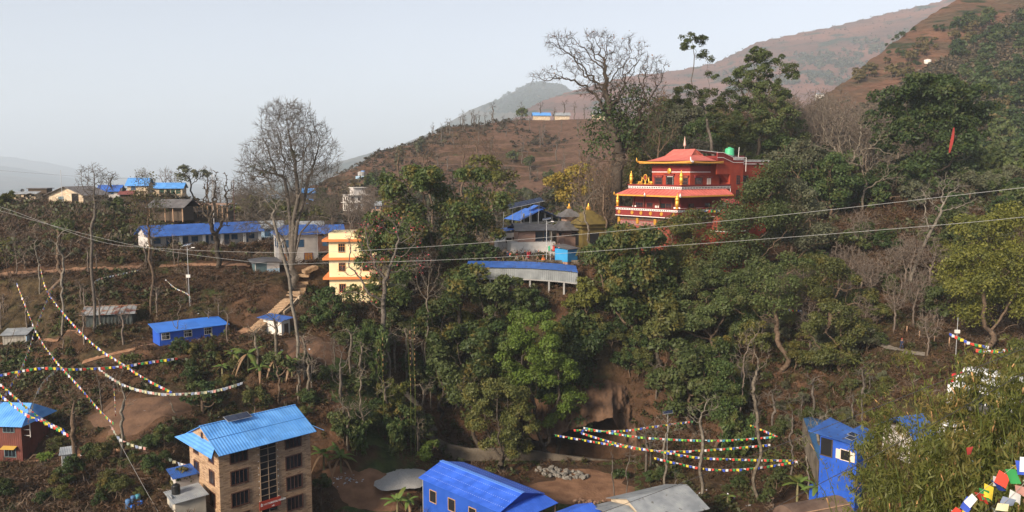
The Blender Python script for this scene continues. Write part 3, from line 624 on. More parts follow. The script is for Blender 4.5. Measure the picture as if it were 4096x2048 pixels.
BLUE_DY = sheet("aged blue sheet roof", (.03, .11, .42), (.05, .15, .50), .22, 'Y', .5, spot=((.05, .045, .05), .62, 2.2))
BLUE_W = sheet("blue sheet wall", (.015, .075, .40), (.025, .095, .46), .2, 'XY', .5)
BLUE_T = sheet("teal blue sheet wall", (.02, .12, .33), (.03, .15, .38), .2, 'XY', .5)
GREY_S = sheet("grey zinc sheet", (.20, .22, .24), (.33, .35, .36), .2, 'X', .5, spot=((.12, .115, .11), .62, 1.5))
ZINC_W = sheet("zinc sheet wall", (.22, .235, .235), (.14, .15, .155), .3, 'XY', .5, spot=((.14, .13, .11), .66, 1.2), panel=.75)
RUSTY = sheet("rusting sheet", (.12, .10, .09), (.19, .16, .14), .2, 'X', .7, spot=((.09, .045, .03), .55, 1.6))
DARKTIN = sheet("old dark sheet roof", (.075, .07, .07), (.15, .145, .145), .2, 'X', .6, spot=((.09, .05, .035), .62, 1.4))
WHITEW = mat("limewashed wall", (.52, .49, .44), (.62, .59, .54), .8, .9, .15, 6)
WHITEG = mat("stained white plaster", (.36, .33, .31), (.48, .45, .42), .7, .9, .15, 6)
CREAM = mat("cream render", (.68, .56, .32), (.74, .62, .38), .5, .85, .05)
ORANGE = mat("orange painted slab edge", (.58, .19, .055), None, rough=.8)
WOODO = mat("varnished orange wood", (.42, .19, .04), (.30, .12, .025), 5, .6)
WOODB = mat("brown painted wood", (.075, .032, .022), (.11, .05, .032), 4, .7)
WOODP = mat("pale raw timber", (.42, .27, .17), (.33, .20, .12), 6, .85)
WOODD = mat("dark timber", (.05, .035, .025), (.09, .065, .045), 5, .9)
TEAL = mat("dark blue paint", (.018, .06, .12), (.025, .075, .15), 3, .6)
TEALG = mat("faded teal boards", (.07, .12, .13), (.11, .16, .165), 3, .8)
LTBLUE = mat("pale blue paint", (.28, .42, .55), (.34, .47, .58), 2, .8)
CONC = mat("grey concrete", (.24, .23, .22), (.33, .32, .30), 1.2, .92, .3, 5)
CONCD = mat("damp mossy concrete", (.075, .06, .045), (.15, .125, .095), .7, .95, .5, 4)
BLACKP = mat("black plastic", (.012, .012, .013), None, rough=.4)
GREENP = mat("green plastic", (.06, .36, .18), (.07, .40, .20), 2, .45)
STONE_W = masonry("stacked stone wall", [(.20, .12, .065), (.36, .23, .13), (.46, .31, .185), (.28, .18, .11), (.42, .285, .18)], (.20, .135, .085), .52, .15)
STONE_C = masonry("cream stone wall", [(.42, .33, .22), (.55, .45, .32), (.36, .24, .15), (.60, .50, .36)], (.52, .43, .31), .6, .3, .4, .03)
STONE_D = masonry("dry stone wall", [(.05, .04, .03), (.12, .095, .075), (.08, .065, .05), (.16, .13, .10)], (.02, .016, .012), .5, .2, 1.0, .025)
BRICK = masonry("pink brick wall", [(.30, .17, .12), (.38, .22, .16), (.34, .20, .15)], (.30, .20, .15), .24, .08, .3)
METAL = mat("galvanised metal", (.42, .43, .44), (.5, .5, .5), 3, .4, metal=.6)
SOLAR = mat("solar cells", (.015, .022, .05), None, rough=.15, spec=.6)
def roofsolar(name, label, loc, rz, tilt, w=1.5, h=1.0, n=1):
    t = thing(name, label, 'solar panel', loc, rz)
    f = MB(); fr = MB(); R_ = Matrix.Rotation(tilt, 3, 'X')
    def tr(q): return R_ @ Vector(q)
    pts = lambda z0, z1, e: [tr(q) for q in [(-w/2-e,-h/2-e,z0),(w/2+e,-h/2-e,z0),(w/2+e,h/2+e,z0),(-w/2-e,h/2+e,z0),(-w/2-e,-h/2-e,z1),(w/2+e,-h/2-e,z1),(w/2+e,h/2+e,z1),(-w/2-e,h/2+e,z1)]]
    q = [(0,3,2,1),(4,5,6,7),(0,1,5,4),(1,2,6,5),(2,3,7,6),(3,0,4,7)]
    fr.quadlist(pts(.3, .34, .05), q); fr.tube([(-w*.3, 0, 0), tr((-w*.3, 0, .3))], .03); fr.tube([(w*.3, 0, 0), tr((w*.3, 0, .3))], .03)
    fr.build('frame', METAL, t); f.quadlist(pts(.345, .36, -.02), q); f.build('cells', SOLAR, t); return t
def tank(name, label, loc, r, h, m, group=None, ribs=5):
    t = thing(name, label, 'water tank', loc, 0, group); prof = [(r * .96, 0)]
    for k in range(ribs): z = h * .82 * (k + .2) / ribs; prof += [(r, z), (r, z + h * .06), (r * .95, z + h * .09)]
    prof += [(r, h * .82), (r * .8, h * .92), (r * .35, h * .97)]
    MB().lathe(prof, 16).build('body', m, t, True); MB().lathe([(r * .34, h * .95), (r * .36, h * 1.02), (r * .1, h * 1.04)], 12).build('lid', m, t); return t

# ---- the stone hotel
def hotel():
    a = math.atan2(1, 1.03); d = 88.0; loc = P(883, 2048, d); loc.z = FL - 1.0; zt = zof(1812, d) - loc.z + .42
    t = thing('stone_hotel', 'tall stone hotel with bright blue roof, brown windows and a red name board', 'hotel', loc, a)
    LR = len_to(P(883, 1850, d), a, 1248, 1740); LL = len_to(P(883, 1850, d), a + math.pi/2, 764, 1765)
    b = MB().box(0, LR, 0, LL, 0, zt); ze = zt; zr = zt + LL * .22
    b.prism([(0.0, ze), (LL, ze), (LL/2, zr - .1)], 'x', 0, LR); b.build('wall', STONE_W, t)
    ov = 1.0; s = (zr - ze) / (LL / 2); r = gable_roof(-.35, LR + .35, -ov, LL + ov, ze - s * ov, zr, .06); rf = r.build('roof', BLUE_L, t)
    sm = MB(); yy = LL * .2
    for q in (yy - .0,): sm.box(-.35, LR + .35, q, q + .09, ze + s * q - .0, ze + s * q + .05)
    sm.build('lap_seam', mat('dark blue lap line', (.03, .12, .34), None), rf)  # lap seam in a darker blue than the roof
    MB().box(-.36, LR + .36, LL/2 - .12, LL/2 + .12, zr - .02, zr + .06).build('ridge_cap', BLUE_L, rf)
    for side in (0, 1):                                         # pent apron across each gable
        x0, x1 = (-1.3, .02) if side == 0 else (LR + 1.3, LR - .02); k = MB(); z0 = ze - s * ov; zi = ze + .42
        k.slab((x0, -ov - .1, z0 - .05), (x1, .85, zi - .12), (x1, LL - .85, zi - .12), (x0, LL + ov + .1, z0 - .05), .05); k.build('apron_roof', BLUE_L, t)
    fh = 2.62
    for fl in range(5):
        z = zt - 1.62 - .42 - fh * fl
        ht = 1.55
        for u in (LR * .205, LR * .80): 
            window(t, 'R', u, z, 2.0, ht, WOODB, bars=(.25, .5, .75), fr=.12)
        for u in (LL * .24, LL * .76): window(t, 'L', u, z, 1.25, ht, WOODB, bars=(.28, .72), fr=.12)
    vw = window(t, 'L', LL * .52, zt + .35, .35, .55, WOODB, bars=()); 
    g = MB(); u0, u1 = LR * .425, LR * .60; zb = zt - 9.2                      # the glazed stair strip
    for k in range(11): fbox(g, 'R', u0, u1, zt - .5 - k * .82, zt - .46 - k * .82, .03, .10)
    for u in (u0 - .05, (u0 + u1) / 2 - .025, u1): fbox(g, 'R', u, u + .05, zb, zt - .3, .0, .10)
    cw = g.build('curtain_wall', mat("bronze glazing bars", (.30, .22, .15), None, rough=.5), t); q = MB(); fbox(q, 'R', u0, u1, zb, zt - .3, .0, .03); q.build('pane', GLASS, cw)
    lamp = None; lm = mat("white lamp bulb", (.8, .8, .8), None)
    for u in (u0 - .22, u1 + .2):
        for k in range(9):
            if lamp is None: lamp = MB().blob((0, 0, 0), (.055, .055, .055), 6).mesh('lamp')
            link('lamp', lamp, lm, t).location = (u, -.08, zt - 1.0 - k * .82)
    sb = MB(); us0, us1 = LR * .395, LR * .63; zs = zt - 7.75; fbox(sb, 'R', us0, us1, zs - .95, zs + .12, .18, .24)
    so = sb.build('name_board', mat("red sign board", (.42, .06, .035), (.34, .045, .03), 2, .5), t); tag(so, 'red name board reading HOTEL ROYAL HALESI')
    wm = mat("white sign paint", (.82, .80, .78), None, rough=.6)
    for tx, u, sz, bold in (("HOTEL", us0 + .52, .30, 0), ("ROYAL HALESI", us0 + 1.42, .30, .012)):
        cu = bpy.data.curves.new('lettering', 'FONT'); cu.body = tx; cu.size = sz; cu.extrude = .004; cu.offset = bold
        tmp = bpy.data.objects.new('lettering', cu); COL.objects.link(tmp); bpy.context.view_layer.update(); me = bpy.data.meshes.new_from_object(tmp.evaluated_get(bpy.context.evaluated_depsgraph_get())); bpy.data.objects.remove(tmp); o = link('lettering', me, wm, so); o.location = (u, -.245, zs - .42); o.rotation_euler = (math.pi/2, 0, 0)
    e = MB(); eu = us0 + .28
    for q in ((-.15,.15,-.16,-.12),(-.12,.12,-.12,-.09),(-.10,-.05,-.09,.06),(-.02,.02,-.09,.06),(.05,.10,-.09,.06),(-.13,.13,.06,.09)): e.box(eu+q[0], eu+q[1], -.25, -.242, zs-.32+q[2], zs-.32+q[3])
    e.prism([(eu-.13, zs-.23), (eu+.13, zs-.23), (eu, zs-.10)], 'y', -.25, -.242); e.build('emblem', wm, so)
    e = MB(); e.blob((us0 + 1.75, -.245, zs - .78), (.22, .006, .05), 8); e.blob((us0 + 1.80, -.245, zs - .70), (.05, .006, .06), 6); e.build('emblem', wm, so)
    M_ = t.matrix_basis if False else Matrix.Translation(loc) @ Matrix.Rotation(a, 4, 'Z')
    for k, lab in ((.30, 'solar panel on the left of the pair on the hotel ridge'), (.42, 'solar panel on the right of the pair on the hotel ridge')):
        roofsolar('solar_collector', lab, M_ @ Vector((LR * k, LL * .47, zr - .1)), a, math.radians(12), 1.55, 1.35)['group'] = 'solar panels on the hotel roof'
    return t
hotel()
# ---- plain houses built from a front corner
def house(name, label, cat, X, Y, d, ang, Xr, Xl, h, wallm, sink=.6, flat=None, L=None, D=None):
    """corner of the two seen walls at view point X, Y; returns thing, length along R, depth along L"""
    loc = P(X, Y, d); z = G(loc.x, loc.y)
    t = thing(name, label, cat, loc, ang)
    LR = L if L else len_to(loc, ang, Xr, Y); LL = D if D else len_to(loc, ang + math.pi/2, Xl, Y)
    MB().box(0, LR, 0, LL, -sink, h).build('wall', wallm, t)
    return t, LR, LL
def lz(Y, d, Yb): return zof(Y, d) - zof(Yb, d)
# ---- blue barn at the foot of the picture
def barn():
    rn = P(2099, 1979, 95.7); rf = P(1771, 1840, 106.8); a0 = math.atan2(rf.y - rn.y, rf.x - rn.x); L = math.hypot(rf.x - rn.x, rf.y - rn.y)
    zr = (rn.z + rf.z) / 2; W = 4.1; base = FL; a = a0 - math.pi/2                 # local +y runs along the ridge away, -x face is the long wall
    loc = Vector((rn.x, rn.y, base)); t = thing('blue_barn', 'long two storey bright blue sheet metal barn with gable roof', 'barn', loc, a)
    zr -= base; ze = zr - 1.3; i = .35
    b = MB().box(-W + i, W - i, .9, L - .3, 0, ze + .1); b.prism([(-W + i, ze), (W - i, ze), (0, zr - .12)], 'y', .9, L - .3); b.build('wall', BLUE_W, t)
    r = gable_roof(-W, W, .3, L + .3, ze, zr, .05, 'y'); BR = sheet("deep blue sheet roof", (.027, .105, .55), (.05, .155, .72), .2, 'Y', .4, panel=2.6)
    ro = r.build('roof', BR, t); MB().box(-.3, .3, .25, L + .35, zr - .03, zr + .035).build('ridge_cap', mat("pale blue ridge", (.10, .24, .70), None, rough=.4), ro)
    rv = mat("bright screw heads", (.45, .55, .8), None, rough=.4)
    k = MB()
    for q in (.22, .5, .78):
        for s_ in (-1, 1):
            for n in range(42):
                y = .5 + n * L / 42; x = s_ * W * q; z = zr + (ze - zr) * q; k.box(x - .035, x + .035, y - .035, y + .035, z, z + .03)
    tag(k.build('screw_row', rv, ro), kind='stuff')
    p = MB(); p.slab((-W - .1, -1.7, ze - .75), (W + .3, -1.7, ze - .75), (W, .95, ze - .1), (-W, .95, ze - .1), .05); p.build('porch_roof', BR, t)
    for x in (-W + .3, -.6, W): MB().box(x - .07, x + .07, -1.5, -1.36, 0, ze - .7).build('porch_post', WOODP, t)
    for y in (L - 2.4, L - 6.2, L - 10.2, 2.6): window(t, 'L', y, ze - 2.75, 1.25, 1.55, WOODP, off=-W + i, bars=(), pane=DARKIN, fr=.1)
    for x in (.6, 2.4): window(t, 'R', x, ze - 2.6, 1.0, 1.6, WOODP, off=.9, bars=(.5,), pane=DARKIN)
    MB().box(-W + i - .06, -W + i + .05, L - .32, L - .24, 0, ze).build('corner_post', mat("grey upright", (.35, .35, .33), None), t)
barn()
def porch_shed(): # the blue roof corner cut by the lower frame edge
    ap = P(2367, 2010, 92); a = math.radians(40); base = -46.0; h = ap.z - base
    t = thing('blue_shed', 'small shed whose bright blue roof pokes up by the grey tin house', 'shed', (ap.x, ap.y, base), a)
    MB().box(-6, -.3, -2.2, 2.2, 0, h - 1.0).build('wall', BLUE_W, t); gable_roof(-6.4, 0, -2.7, 2.7, h - 1.1, h, .05).build('roof', BLUE_B, t)
porch_shed()
def tin_house():
    a = math.radians(28); pk = P(2748, 1937, 95); base = G(pk.x, pk.y - 3) - .5; h = pk.z - base
    t = thing('tin_house', 'low house under a broad weathered grey tin roof at the bottom edge', 'house', (pk.x - 4.2 * math.sin(a), pk.y + 4.2 * math.cos(a), base), a)
    Lh = 9.2; W = 4.2
    b = MB().box(-Lh + .5, -.5, -2 * W + .6, -.4, 0, h - 1.5); b.prism([(-2*W+.6, h - 1.6), (-.4, h - 1.6), (-W, h - .15)], 'x', -Lh + .5, -.5); b.build('wall', mat("buff plaster", (.40, .33, .24), (.48, .40, .30), 1, .9), t)
    gable_roof(-Lh, 0, -2 * W, 0, h - 1.5, h, .05).build('roof', GREY_S, t)
    m = MB(); m.slab((-Lh - 3, -2*W + .5, h - 1.9), (-Lh + .3, -2*W + .5, h - 1.9), (-Lh + .3, -W, h - .9), (-Lh - 3, -W, h - .9), .05); m.slab((-Lh - 3, -W, h - .9), (-Lh + .3, -W, h - .9), (-Lh + .3, -.5, h - 1.8), (-Lh - 3, -.5, h - 1.8), .05); m.build('lean_to_roof', GREY_S, t)
    MB().box(-Lh - 2.6, -Lh + .4, -2*W + 1, -1, 0, h - 1.85).build('lean_to_wall', WHITEG, t)
tin_house()
# ---- left slope
def red_house():
    a = math.radians(-5); d = 104; c = P(82, 1690, d); base = G(c.x - 2, c.y) - .2; h = c.z - base
    t = thing('red_house', 'two storey dark red timber house with blue roof at the left edge', 'house', (c.x, c.y, base), a)
    RW = sheet("dark red boards", (.10, .028, .02), (.14, .04, .028), .3, 'XY', .8, spot=((.05, .025, .02), .6, 1.0))
    MB().box(-6.5, 0, 0, 5.5, 0, h).build('wall', RW, t)
    ze = h; zr = h + 1.9; r = MB(); r.slab((-7.3,-.9,ze-.3),(.8,-.9,ze-.3),(-.2,2.7,zr),(-7.3,2.7,zr),.05); r.slab((.8,-.9,ze-.3),(.8,6.4,ze-.3),(-.2,2.75,zr),(-.2,2.7,zr),.05); r.slab((-7.3,2.7,zr),(-.2,2.7,zr),(.8,6.4,ze-.3),(-7.3,6.4,ze-.3),.05); r.build('roof', BLUE_L, t)
    for x in (-1.75, -4.6): window(t, 'R', x, h - 1.35, 1.5, .75, TEALG, bars=(.33, .66)); window(t, 'R', x, .9, 1.5, 1.05, TEALG, bars=(.33, .66))
    aw = MB(); aw.slab((-2.7, -.75, 2.15), (-.7, -.75, 2.15), (-.7, 0, 2.4), (-2.7, 0, 2.4), .04); aw.build('awning', mat("yellow awning sheet", (.45, .28, .06), None), t)
    st = MB(); 
    for z in (h - 1.2, h - 2.0, h - .5): st.box(.0, .9, .5, .6, z, z + .07)
    st.box(.85, .93, .5, .6, h - 2.2, h - .3); st.build('balcony_rail', WHITEG, t)
red_house()
def simple_shed(name, label, X, Y, d, ang, Xr, D, h, wallm, roofm, slope=.5, ov=.35, cat='shed', back=False):
    t, LR, LL = house(name, label, cat, X, Y, d, ang, Xr, None, h, wallm, D=D)
    r = MB(); z0, z1 = (h + .02, h + slope); r.slab((-ov, -ov, z0), (LR + ov, -ov, z0), (LR + ov, LL + ov, z1), (-ov, LL + ov, z1), .05); r.build('roof', roofm, t)
    g = MB(); g.prism([(0, h), (LL, h), (LL, h + slope * .86)], 'x', 0, LR); g.build('gable_fill', wallm, t)
    return t, LR, LL
q = hit(258, 1880); t_, LR, LL = simple_shed('tin_outhouse', 'pale dented tin outhouse leaning below the flag lines', 248, proj(q)[1], q.y, math.radians(25), 288, 1.8, 2.0, sheet("dented pale sheet", (.34,.36,.35), (.22,.24,.24), .25, 'XY', .5, spot=((.16,.12,.08), .6, 1.4)), GREY_S, .35, .25, 'outhouse')
door(t_, 'R', LR * .45, -.1, .7, 1.75, mat("bluish tin door", (.30,.36,.40), (.22,.25,.27), 2, .5), METAL)
def tank_hut():
    a = math.radians(40); c = P(700, 2012, 86); base = G(c.x, c.y) - .3; h = c.z - base
    t = thing('cement_hut', 'flat roofed cement hut with a black water tank on its roof', 'hut', (c.x, c.y, base), a); LR = 3.4; LL = 2.9
    MB().box(0, LR, 0, LL, -.5, h).build('wall', mat("pale dirty plaster", (.36, .33, .27), (.46, .42, .35), .9, .9), t)
    r = MB(); r.slab((-.3,-.3,h+.02),(LR+.3,-.3,h+.12),(LR+.3,LL+.3,h+.45),(-.3,LL+.3,h+.35),.05); r.build('roof', GREY_S, t); door(t, 'L', 1.4, 0, .8, 1.9, GREY_S, METAL)
    M_ = Matrix.Translation((c.x, c.y, base)) @ Matrix.Rotation(a, 4, 'Z'); tank('water_tank', 'black ribbed water tank on the roof of the cement hut', M_ @ Vector((.75, 2.0, h + .27)), .48, 1.15, BLACKP)
    p = on(752, 87.2); 
    t2 = thing('blue_awning_shed', 'low blue sheet lean-to behind the cement hut', 'shed', on(705, 90.5), a); MB().box(0, 3.2, 0, 1.8, -.5, 2.2).build('wall', WHITEG, t2); k = MB(); k.slab((-.4,-.4,2.2),(3.6,-.4,2.2),(3.6,2.2,2.7),(-.4,2.2,2.7),.05); k.build('roof', BLUE_D, t2)
tank_hut()
DRUM = {'blue': mat("blue plastic drum", (.05, .12, .26), (.07, .16, .32), 2, .5), 'bright': mat("bright blue plastic", (.02, .12, .48), None, rough=.45), 'teal': mat("teal plastic drum", (.06, .22, .28), None, rough=.5)}
for X, Y, r, h, m, lab in ((515, 2038, .33, 1.1, 'blue', 'large dull blue drum at the left of the drum cluster'), (534, 2018, .28, .95, 'blue', 'dull blue drum standing behind the small bright one'), (553, 2010, .30, .9, 'teal', 'teal drum at the back of the drum cluster'),
    (531, 2040, .24, .55, 'bright', 'short bright blue drum in front of the cluster'), (556, 2024, .2, .45, 'bright', 'small bright blue barrel below the teal drum'), (568, 2020, .18, .5, 'bright', 'narrow bright blue barrel at the right of the cluster')):
    t_ = thing('plastic_drum', lab, 'drum', hit(X, Y), 0, 'plastic drums on the slope'); MB().lathe([(r*.92,0),(r,h*.06),(r,h*.3),(r*1.05,h*.34),(r,h*.38),(r,h*.64),(r*1.05,h*.68),(r,h*.72),(r,h*.94),(r*.9,h)], 12).build('body', DRUM[m], t_, True); MB().lathe([(r*.3,h),(r*.3,h*1.04)], 8).build('lid', DRUM[m], t_)
q = hit(40, 1382); t_, LR, LL = simple_shed('tin_shed', 'low shed with bright zinc roof at the left edge of the slope', 12, proj(q)[1], q.y, math.radians(12), 106, 3.2, 1.75, sheet("grey patched boards", (.30,.28,.24), (.20,.18,.15), .5, 'XY', .8), GREY_S, .7, .35)
k = MB()
for z in (1.15, 1.35, 1.55): k.box(.2, LR - .3, -.05, -.01, z, z + .06)
k.build('slats', WOODD, t_); t_.children[0]; MB().box(LR + .1, LR + .2, -.3, 1.0, -.3, 1.4).build('side_sheet', LTBLUE, t_)
def net_shed():
    q = hit(430, 1306); a = math.radians(14); c = P(345, 1318, q.y - 1)
    t = thing('net_shed', 'open shed hung with dark green netting under a patched tin roof', 'shed', c, a); L = len_to(c, a, 530, 1290); D = 3.0; h = 2.45
    n = MB(); N_ = 40
    for k in range(N_ + 1):
        x = L * k / N_; y = .12 * math.sin(k * 1.9) + .06 * math.sin(k * 4.3); n.v += [(x, y - .1, -.35), (x + .05 * math.sin(k), y * .5, h * .5), (x, 0, h)]
    for k in range(N_): b = k * 3; n.f += [(b, b+3, b+4, b+1), (b+1, b+4, b+5, b+2)]
    n.box(-.03, .02, 0, D, -.3, h); n.box(L - .02, L + .03, 0, D, -.3, h)
    n.build('netting', sheet("dark shade netting", (.028, .036, .034), (.05, .058, .054), .7, 'X', .9, panel=1.3), t)
    r = MB(); r.slab((-.6,-.6,h+.05),(L+.6,-.6,h+.05),(L+.2,D+.4,h+.95),(-1.0,D+.4,h+.95),.05); ro = r.build('roof', sheet("patched tin roof", (.26,.27,.27), (.17,.17,.17), .25, 'X', .5, spot=((.14,.04,.02), .5, .7)), t)
    for k in range(9): MB().tube([(-.4 + L * k / 8, -.8, h + .06), (-.6 + L * k / 8 + .1, D + .5, h + 1.06)], .035, 5).build('roof_batten', WOODP, ro)
    for y in (-.3, D * .4, D): MB().tube([(-.9, y, h + .13 + .27 * y), (L + .8, y, h + .13 + .27 * y)], .035, 5).build('roof_batten', WOODP, ro)
    for k in range(6): MB().tube([(L * k / 5, .05, -.4), (L * k / 5, .05, h)], .05, 6).build('post', WOODD, t)
    MB().tube([(0, -.3, -.15), (L, -.3, .1)], .05, 6).build('hem_pole', WOODP, t)
net_shed()
def blue_cabin():
    c = P(640, 1381, 126); a = math.radians(40); t, LR, LL = house('blue_cabin', 'long bright blue sheet metal cabin with three white windows on stilts', 'cabin', 640, 1381, 126, a, 903, 613, 2.15, BLUE_W, .15)
    r = MB(); r.slab((-.55,-.75,2.18),(LR+.55,-.75,2.18),(LR+.3,LL+.5,2.95),(-.55,LL+.5,2.95),.05); r.build('roof', sheet("blue cabin roof", (.035,.17,.62), (.05,.20,.68), .22, 'X', .4), t)
    MB().prism([(0, 2.15), (LL, 2.15), (LL, 2.82)], 'x', 0, LR).build('gable_fill', BLUE_W, t)
    for u in (.09, .42, .73): window(t, 'R', LR * u, .85, 1.15, 1.0, WHITEW, bars=(.5, .25), cross=(.6,), fr=.08)
    for u in (.05, .3, .55, .8, .97): p = P(640, 1381, 126) + Vector((math.cos(a) * LR * u, math.sin(a) * LR * u, 0)); MB().tube([(LR * u, .15, -.1), (LR * u, .15, min(-.3, G(p.x, p.y) - c.z - .3))], .08, 6).build('stilt', WOODD, t)
blue_cabin()
def white_hut():
    q = hit(1127, 1343); t, LR, LL = house('white_hut', 'small whitewashed hut with flat blue roof beside the earth steps', 'hut', 1127, 1343, q.y, math.radians(62), 1161, 1056, 2.55, WHITEW, .6)
    r = MB(); r.slab((-.6,-.5,2.5),(LR+.5,-.5,2.75),(LR+.5,LL+.9,3.0),(-.6,LL+.9,2.75),.06); r.build('roof', BLUE_D, t); door(t, 'R', LR * .55, 0, .75, 1.8, WOODD, WOODD)
    window(t, 'L', LL * .3, 2.0, .35, .25, WOODD, bars=())
white_hut()
def steps():
    t = thing('earth_steps', 'long flight of earthen steps climbing from the white hut to the village', 'steps', hit(1050, 1330)); st = MB(); o = Vector(t.location)
    pts = [(1010,1338),(1060,1300),(1110,1250),(1165,1200),(1215,1150),(1265,1095)]; P3 = [hit(*p) for p in pts]; L = []
    for a, b in zip(P3[:-1], P3[1:]):
        for k in range(9): L.append(a.lerp(b, k / 9))
    for i, p in enumerate(L):
        n = L[min(i + 1, len(L) - 1)] - L[max(i - 1, 0)]; n.z = 0; n.normalize(); s = Vector((-n.y, n.x, 0)); z = max(G(p.x, p.y), G((p + s).x, (p + s).y), G((p - s).x, (p - s).y)) + .12 - o.z
        a = p - o; c = [(a + s * 1.1 - n * .32), (a - s * 1.1 - n * .32), (a - s * 1.1 + n * .4), (a + s * 1.1 + n * .4)]
        st.quadlist([(v.x, v.y, z - .6) for v in c] + [(v.x, v.y, z) for v in c], [(0,3,2,1),(4,5,6,7),(0,1,5,4),(1,2,6,5),(2,3,7,6),(3,0,4,7)])
    st.build('treads', mat("worn earth steps", (.24, .155, .09), (.34, .235, .145), 2, .95, .4, 6), t)
    w = MB()
    for sd in (1.25,):
        for i in range(18, len(L) - 2):
            n = L[i + 1] - L[i - 1]; n.z = 0; n.normalize(); s = Vector((n.y, -n.x, 0)); a = L[i] - o + s * sd; b = L[i + 1] - o + s * sd; za = G((a + o).x, (a + o).y) - o.z; zb = G((b + o).x, (b + o).y) - o.z
            sw = s * .16; w.quadlist([(a-sw).xy.to_tuple() + (za - .4,), (a+sw).xy.to_tuple() + (za - .4,), (b+sw).xy.to_tuple() + (zb - .4,), (b-sw).xy.to_tuple() + (zb - .4,), (a-sw).xy.to_tuple() + (za + .55,), (a+sw).xy.to_tuple() + (za + .55,), (b+sw).xy.to_tuple() + (zb + .55,), (b-sw).xy.to_tuple() + (zb + .55,)], [(0,3,2,1),(4,5,6,7),(0,1,5,4),(1,2,6,5),(2,3,7,6),(3,0,4,7)])
    w.build('parapet', mat("pale step edge", (.36, .27, .18), (.46, .36, .25), 1.5, .9), t)
    t2 = thing('forest_steps', 'narrow stone steps descending the shaded slope right of the bamboo', 'steps', hit(1690, 1700)); o = Vector(t2.location); st = MB(); pts = [(1600,1560),(1630,1590),(1655,1610),(1690,1660),(1715,1700),(1735,1730)]; P3 = [hit(*p) for p in pts]
    for a, b in zip(P3[:-1], P3[1:]):
        for k in range(4):
            p = a.lerp(b, k / 4); z = G(p.x, p.y) + .15 - o.z; st.box(p.x-o.x-.8, p.x-o.x+.8, p.y-o.y-.3, p.y-o.y+.3, z - .5, z)
    st.build('treads', STONE_PATH, t2)
steps()
def slope_shed():
    c = hit(1027, 1092); t, LR, LL = house('slope_shed', 'small teal board shed on a stone base above a bamboo screen', 'shed', 1022, 1092, c.y, math.radians(30), 1118, None, 1.9, TEALG, .2, D=3.0)
    r = MB(); r.slab((-.7,-.6,1.85),(LR*.45,-.6,2.1),(LR*.45,LL+.4,2.6),(-.7,LL+.4,2.3),.05); r.slab((LR*.45,-.6,2.1),(LR+.4,-.6,1.9),(LR+.4,LL+.4,2.4),(LR*.45,LL+.4,2.6),.05); r.build('roof', DARKTIN, t)
    MB().box(LR*.48, LR+.02, -.03, -.005, .65, 1.9).build('pale_panel', WHITEG, t); MB().box(LR*.48, LR+.02, -.035, -.005, -.15, .65).build('blue_panel', LTBLUE, t); MB().box(-.06,.1,-.08,-.0,-1.3,1.9).build('corner_post', WHITEW, t)
    sc = MB()
    for k in range(46):
        x = .15 + (LR - .3) * k / 45; sc.box(x - .03, x + .03, -.35, -.30, -2.1, -.3 + .1 * math.sin(k * 2.3))
    sc.build('bamboo_screen', mat("dry split bamboo", (.30,.25,.19), (.42,.36,.29), 5, .9), t)
    MB().box(-.1, LR + .3, -.2, LL, -3.4, -.25).build('stone_base', masonry("tan dry stones", [(.12,.09,.065),(.22,.17,.12),(.16,.12,.085)], (.05,.04,.03), .4, .18, .9, .03), t)
slope_shed()
def two_storey():
    d = 156; t, LR, LL = house('village_house', 'two storey pale house with orange framed windows behind the great bare tree', 'house', 1117, 1050, d, math.radians(24), 1271, None, lz(940, d, 1050), WHITEG, .8, D=7); h = lz(940, d, 1050)
    zr = h + 1.7; r = MB(); r.slab((-.6,-.7,h),(LR+.6,-.7,h),(LR+.3,LL/2,zr),(1.6,LL/2,zr),.05); r.slab((1.6,LL/2,zr),(LR+.3,LL/2,zr),(LR+.6,LL+.7,h),(-.6,LL+.7,h),.05); r.slab((-.6,LL+.7,h),(-.6,-.7,h),(1.6,LL/2,zr),(1.6,LL/2+.02,zr),.05); r.build('roof', BLUE_D, t)
    ow = mat("purple trim", (.10, .06, .12), None)
    for u in (.2, .76): w_ = window(t, 'R', LR * u, .3, 1.55, 1.35, ow, bars=(.33, .66), pane=WOODO, cross=(.7,)); 
    window(t, 'R', LR * .55, 3.0, 1.3, 1.3, TEAL, bars=(), pane=TEAL); window(t, 'R', LR * .2, 3.0, 1.3, 1.3, TEAL, bars=(), pane=TEAL)
    for u in (.25, .65): window(t, 'L', LL * u, 2.9, .9, 1.5, TEAL, bars=(), pane=TEAL)
two_storey()
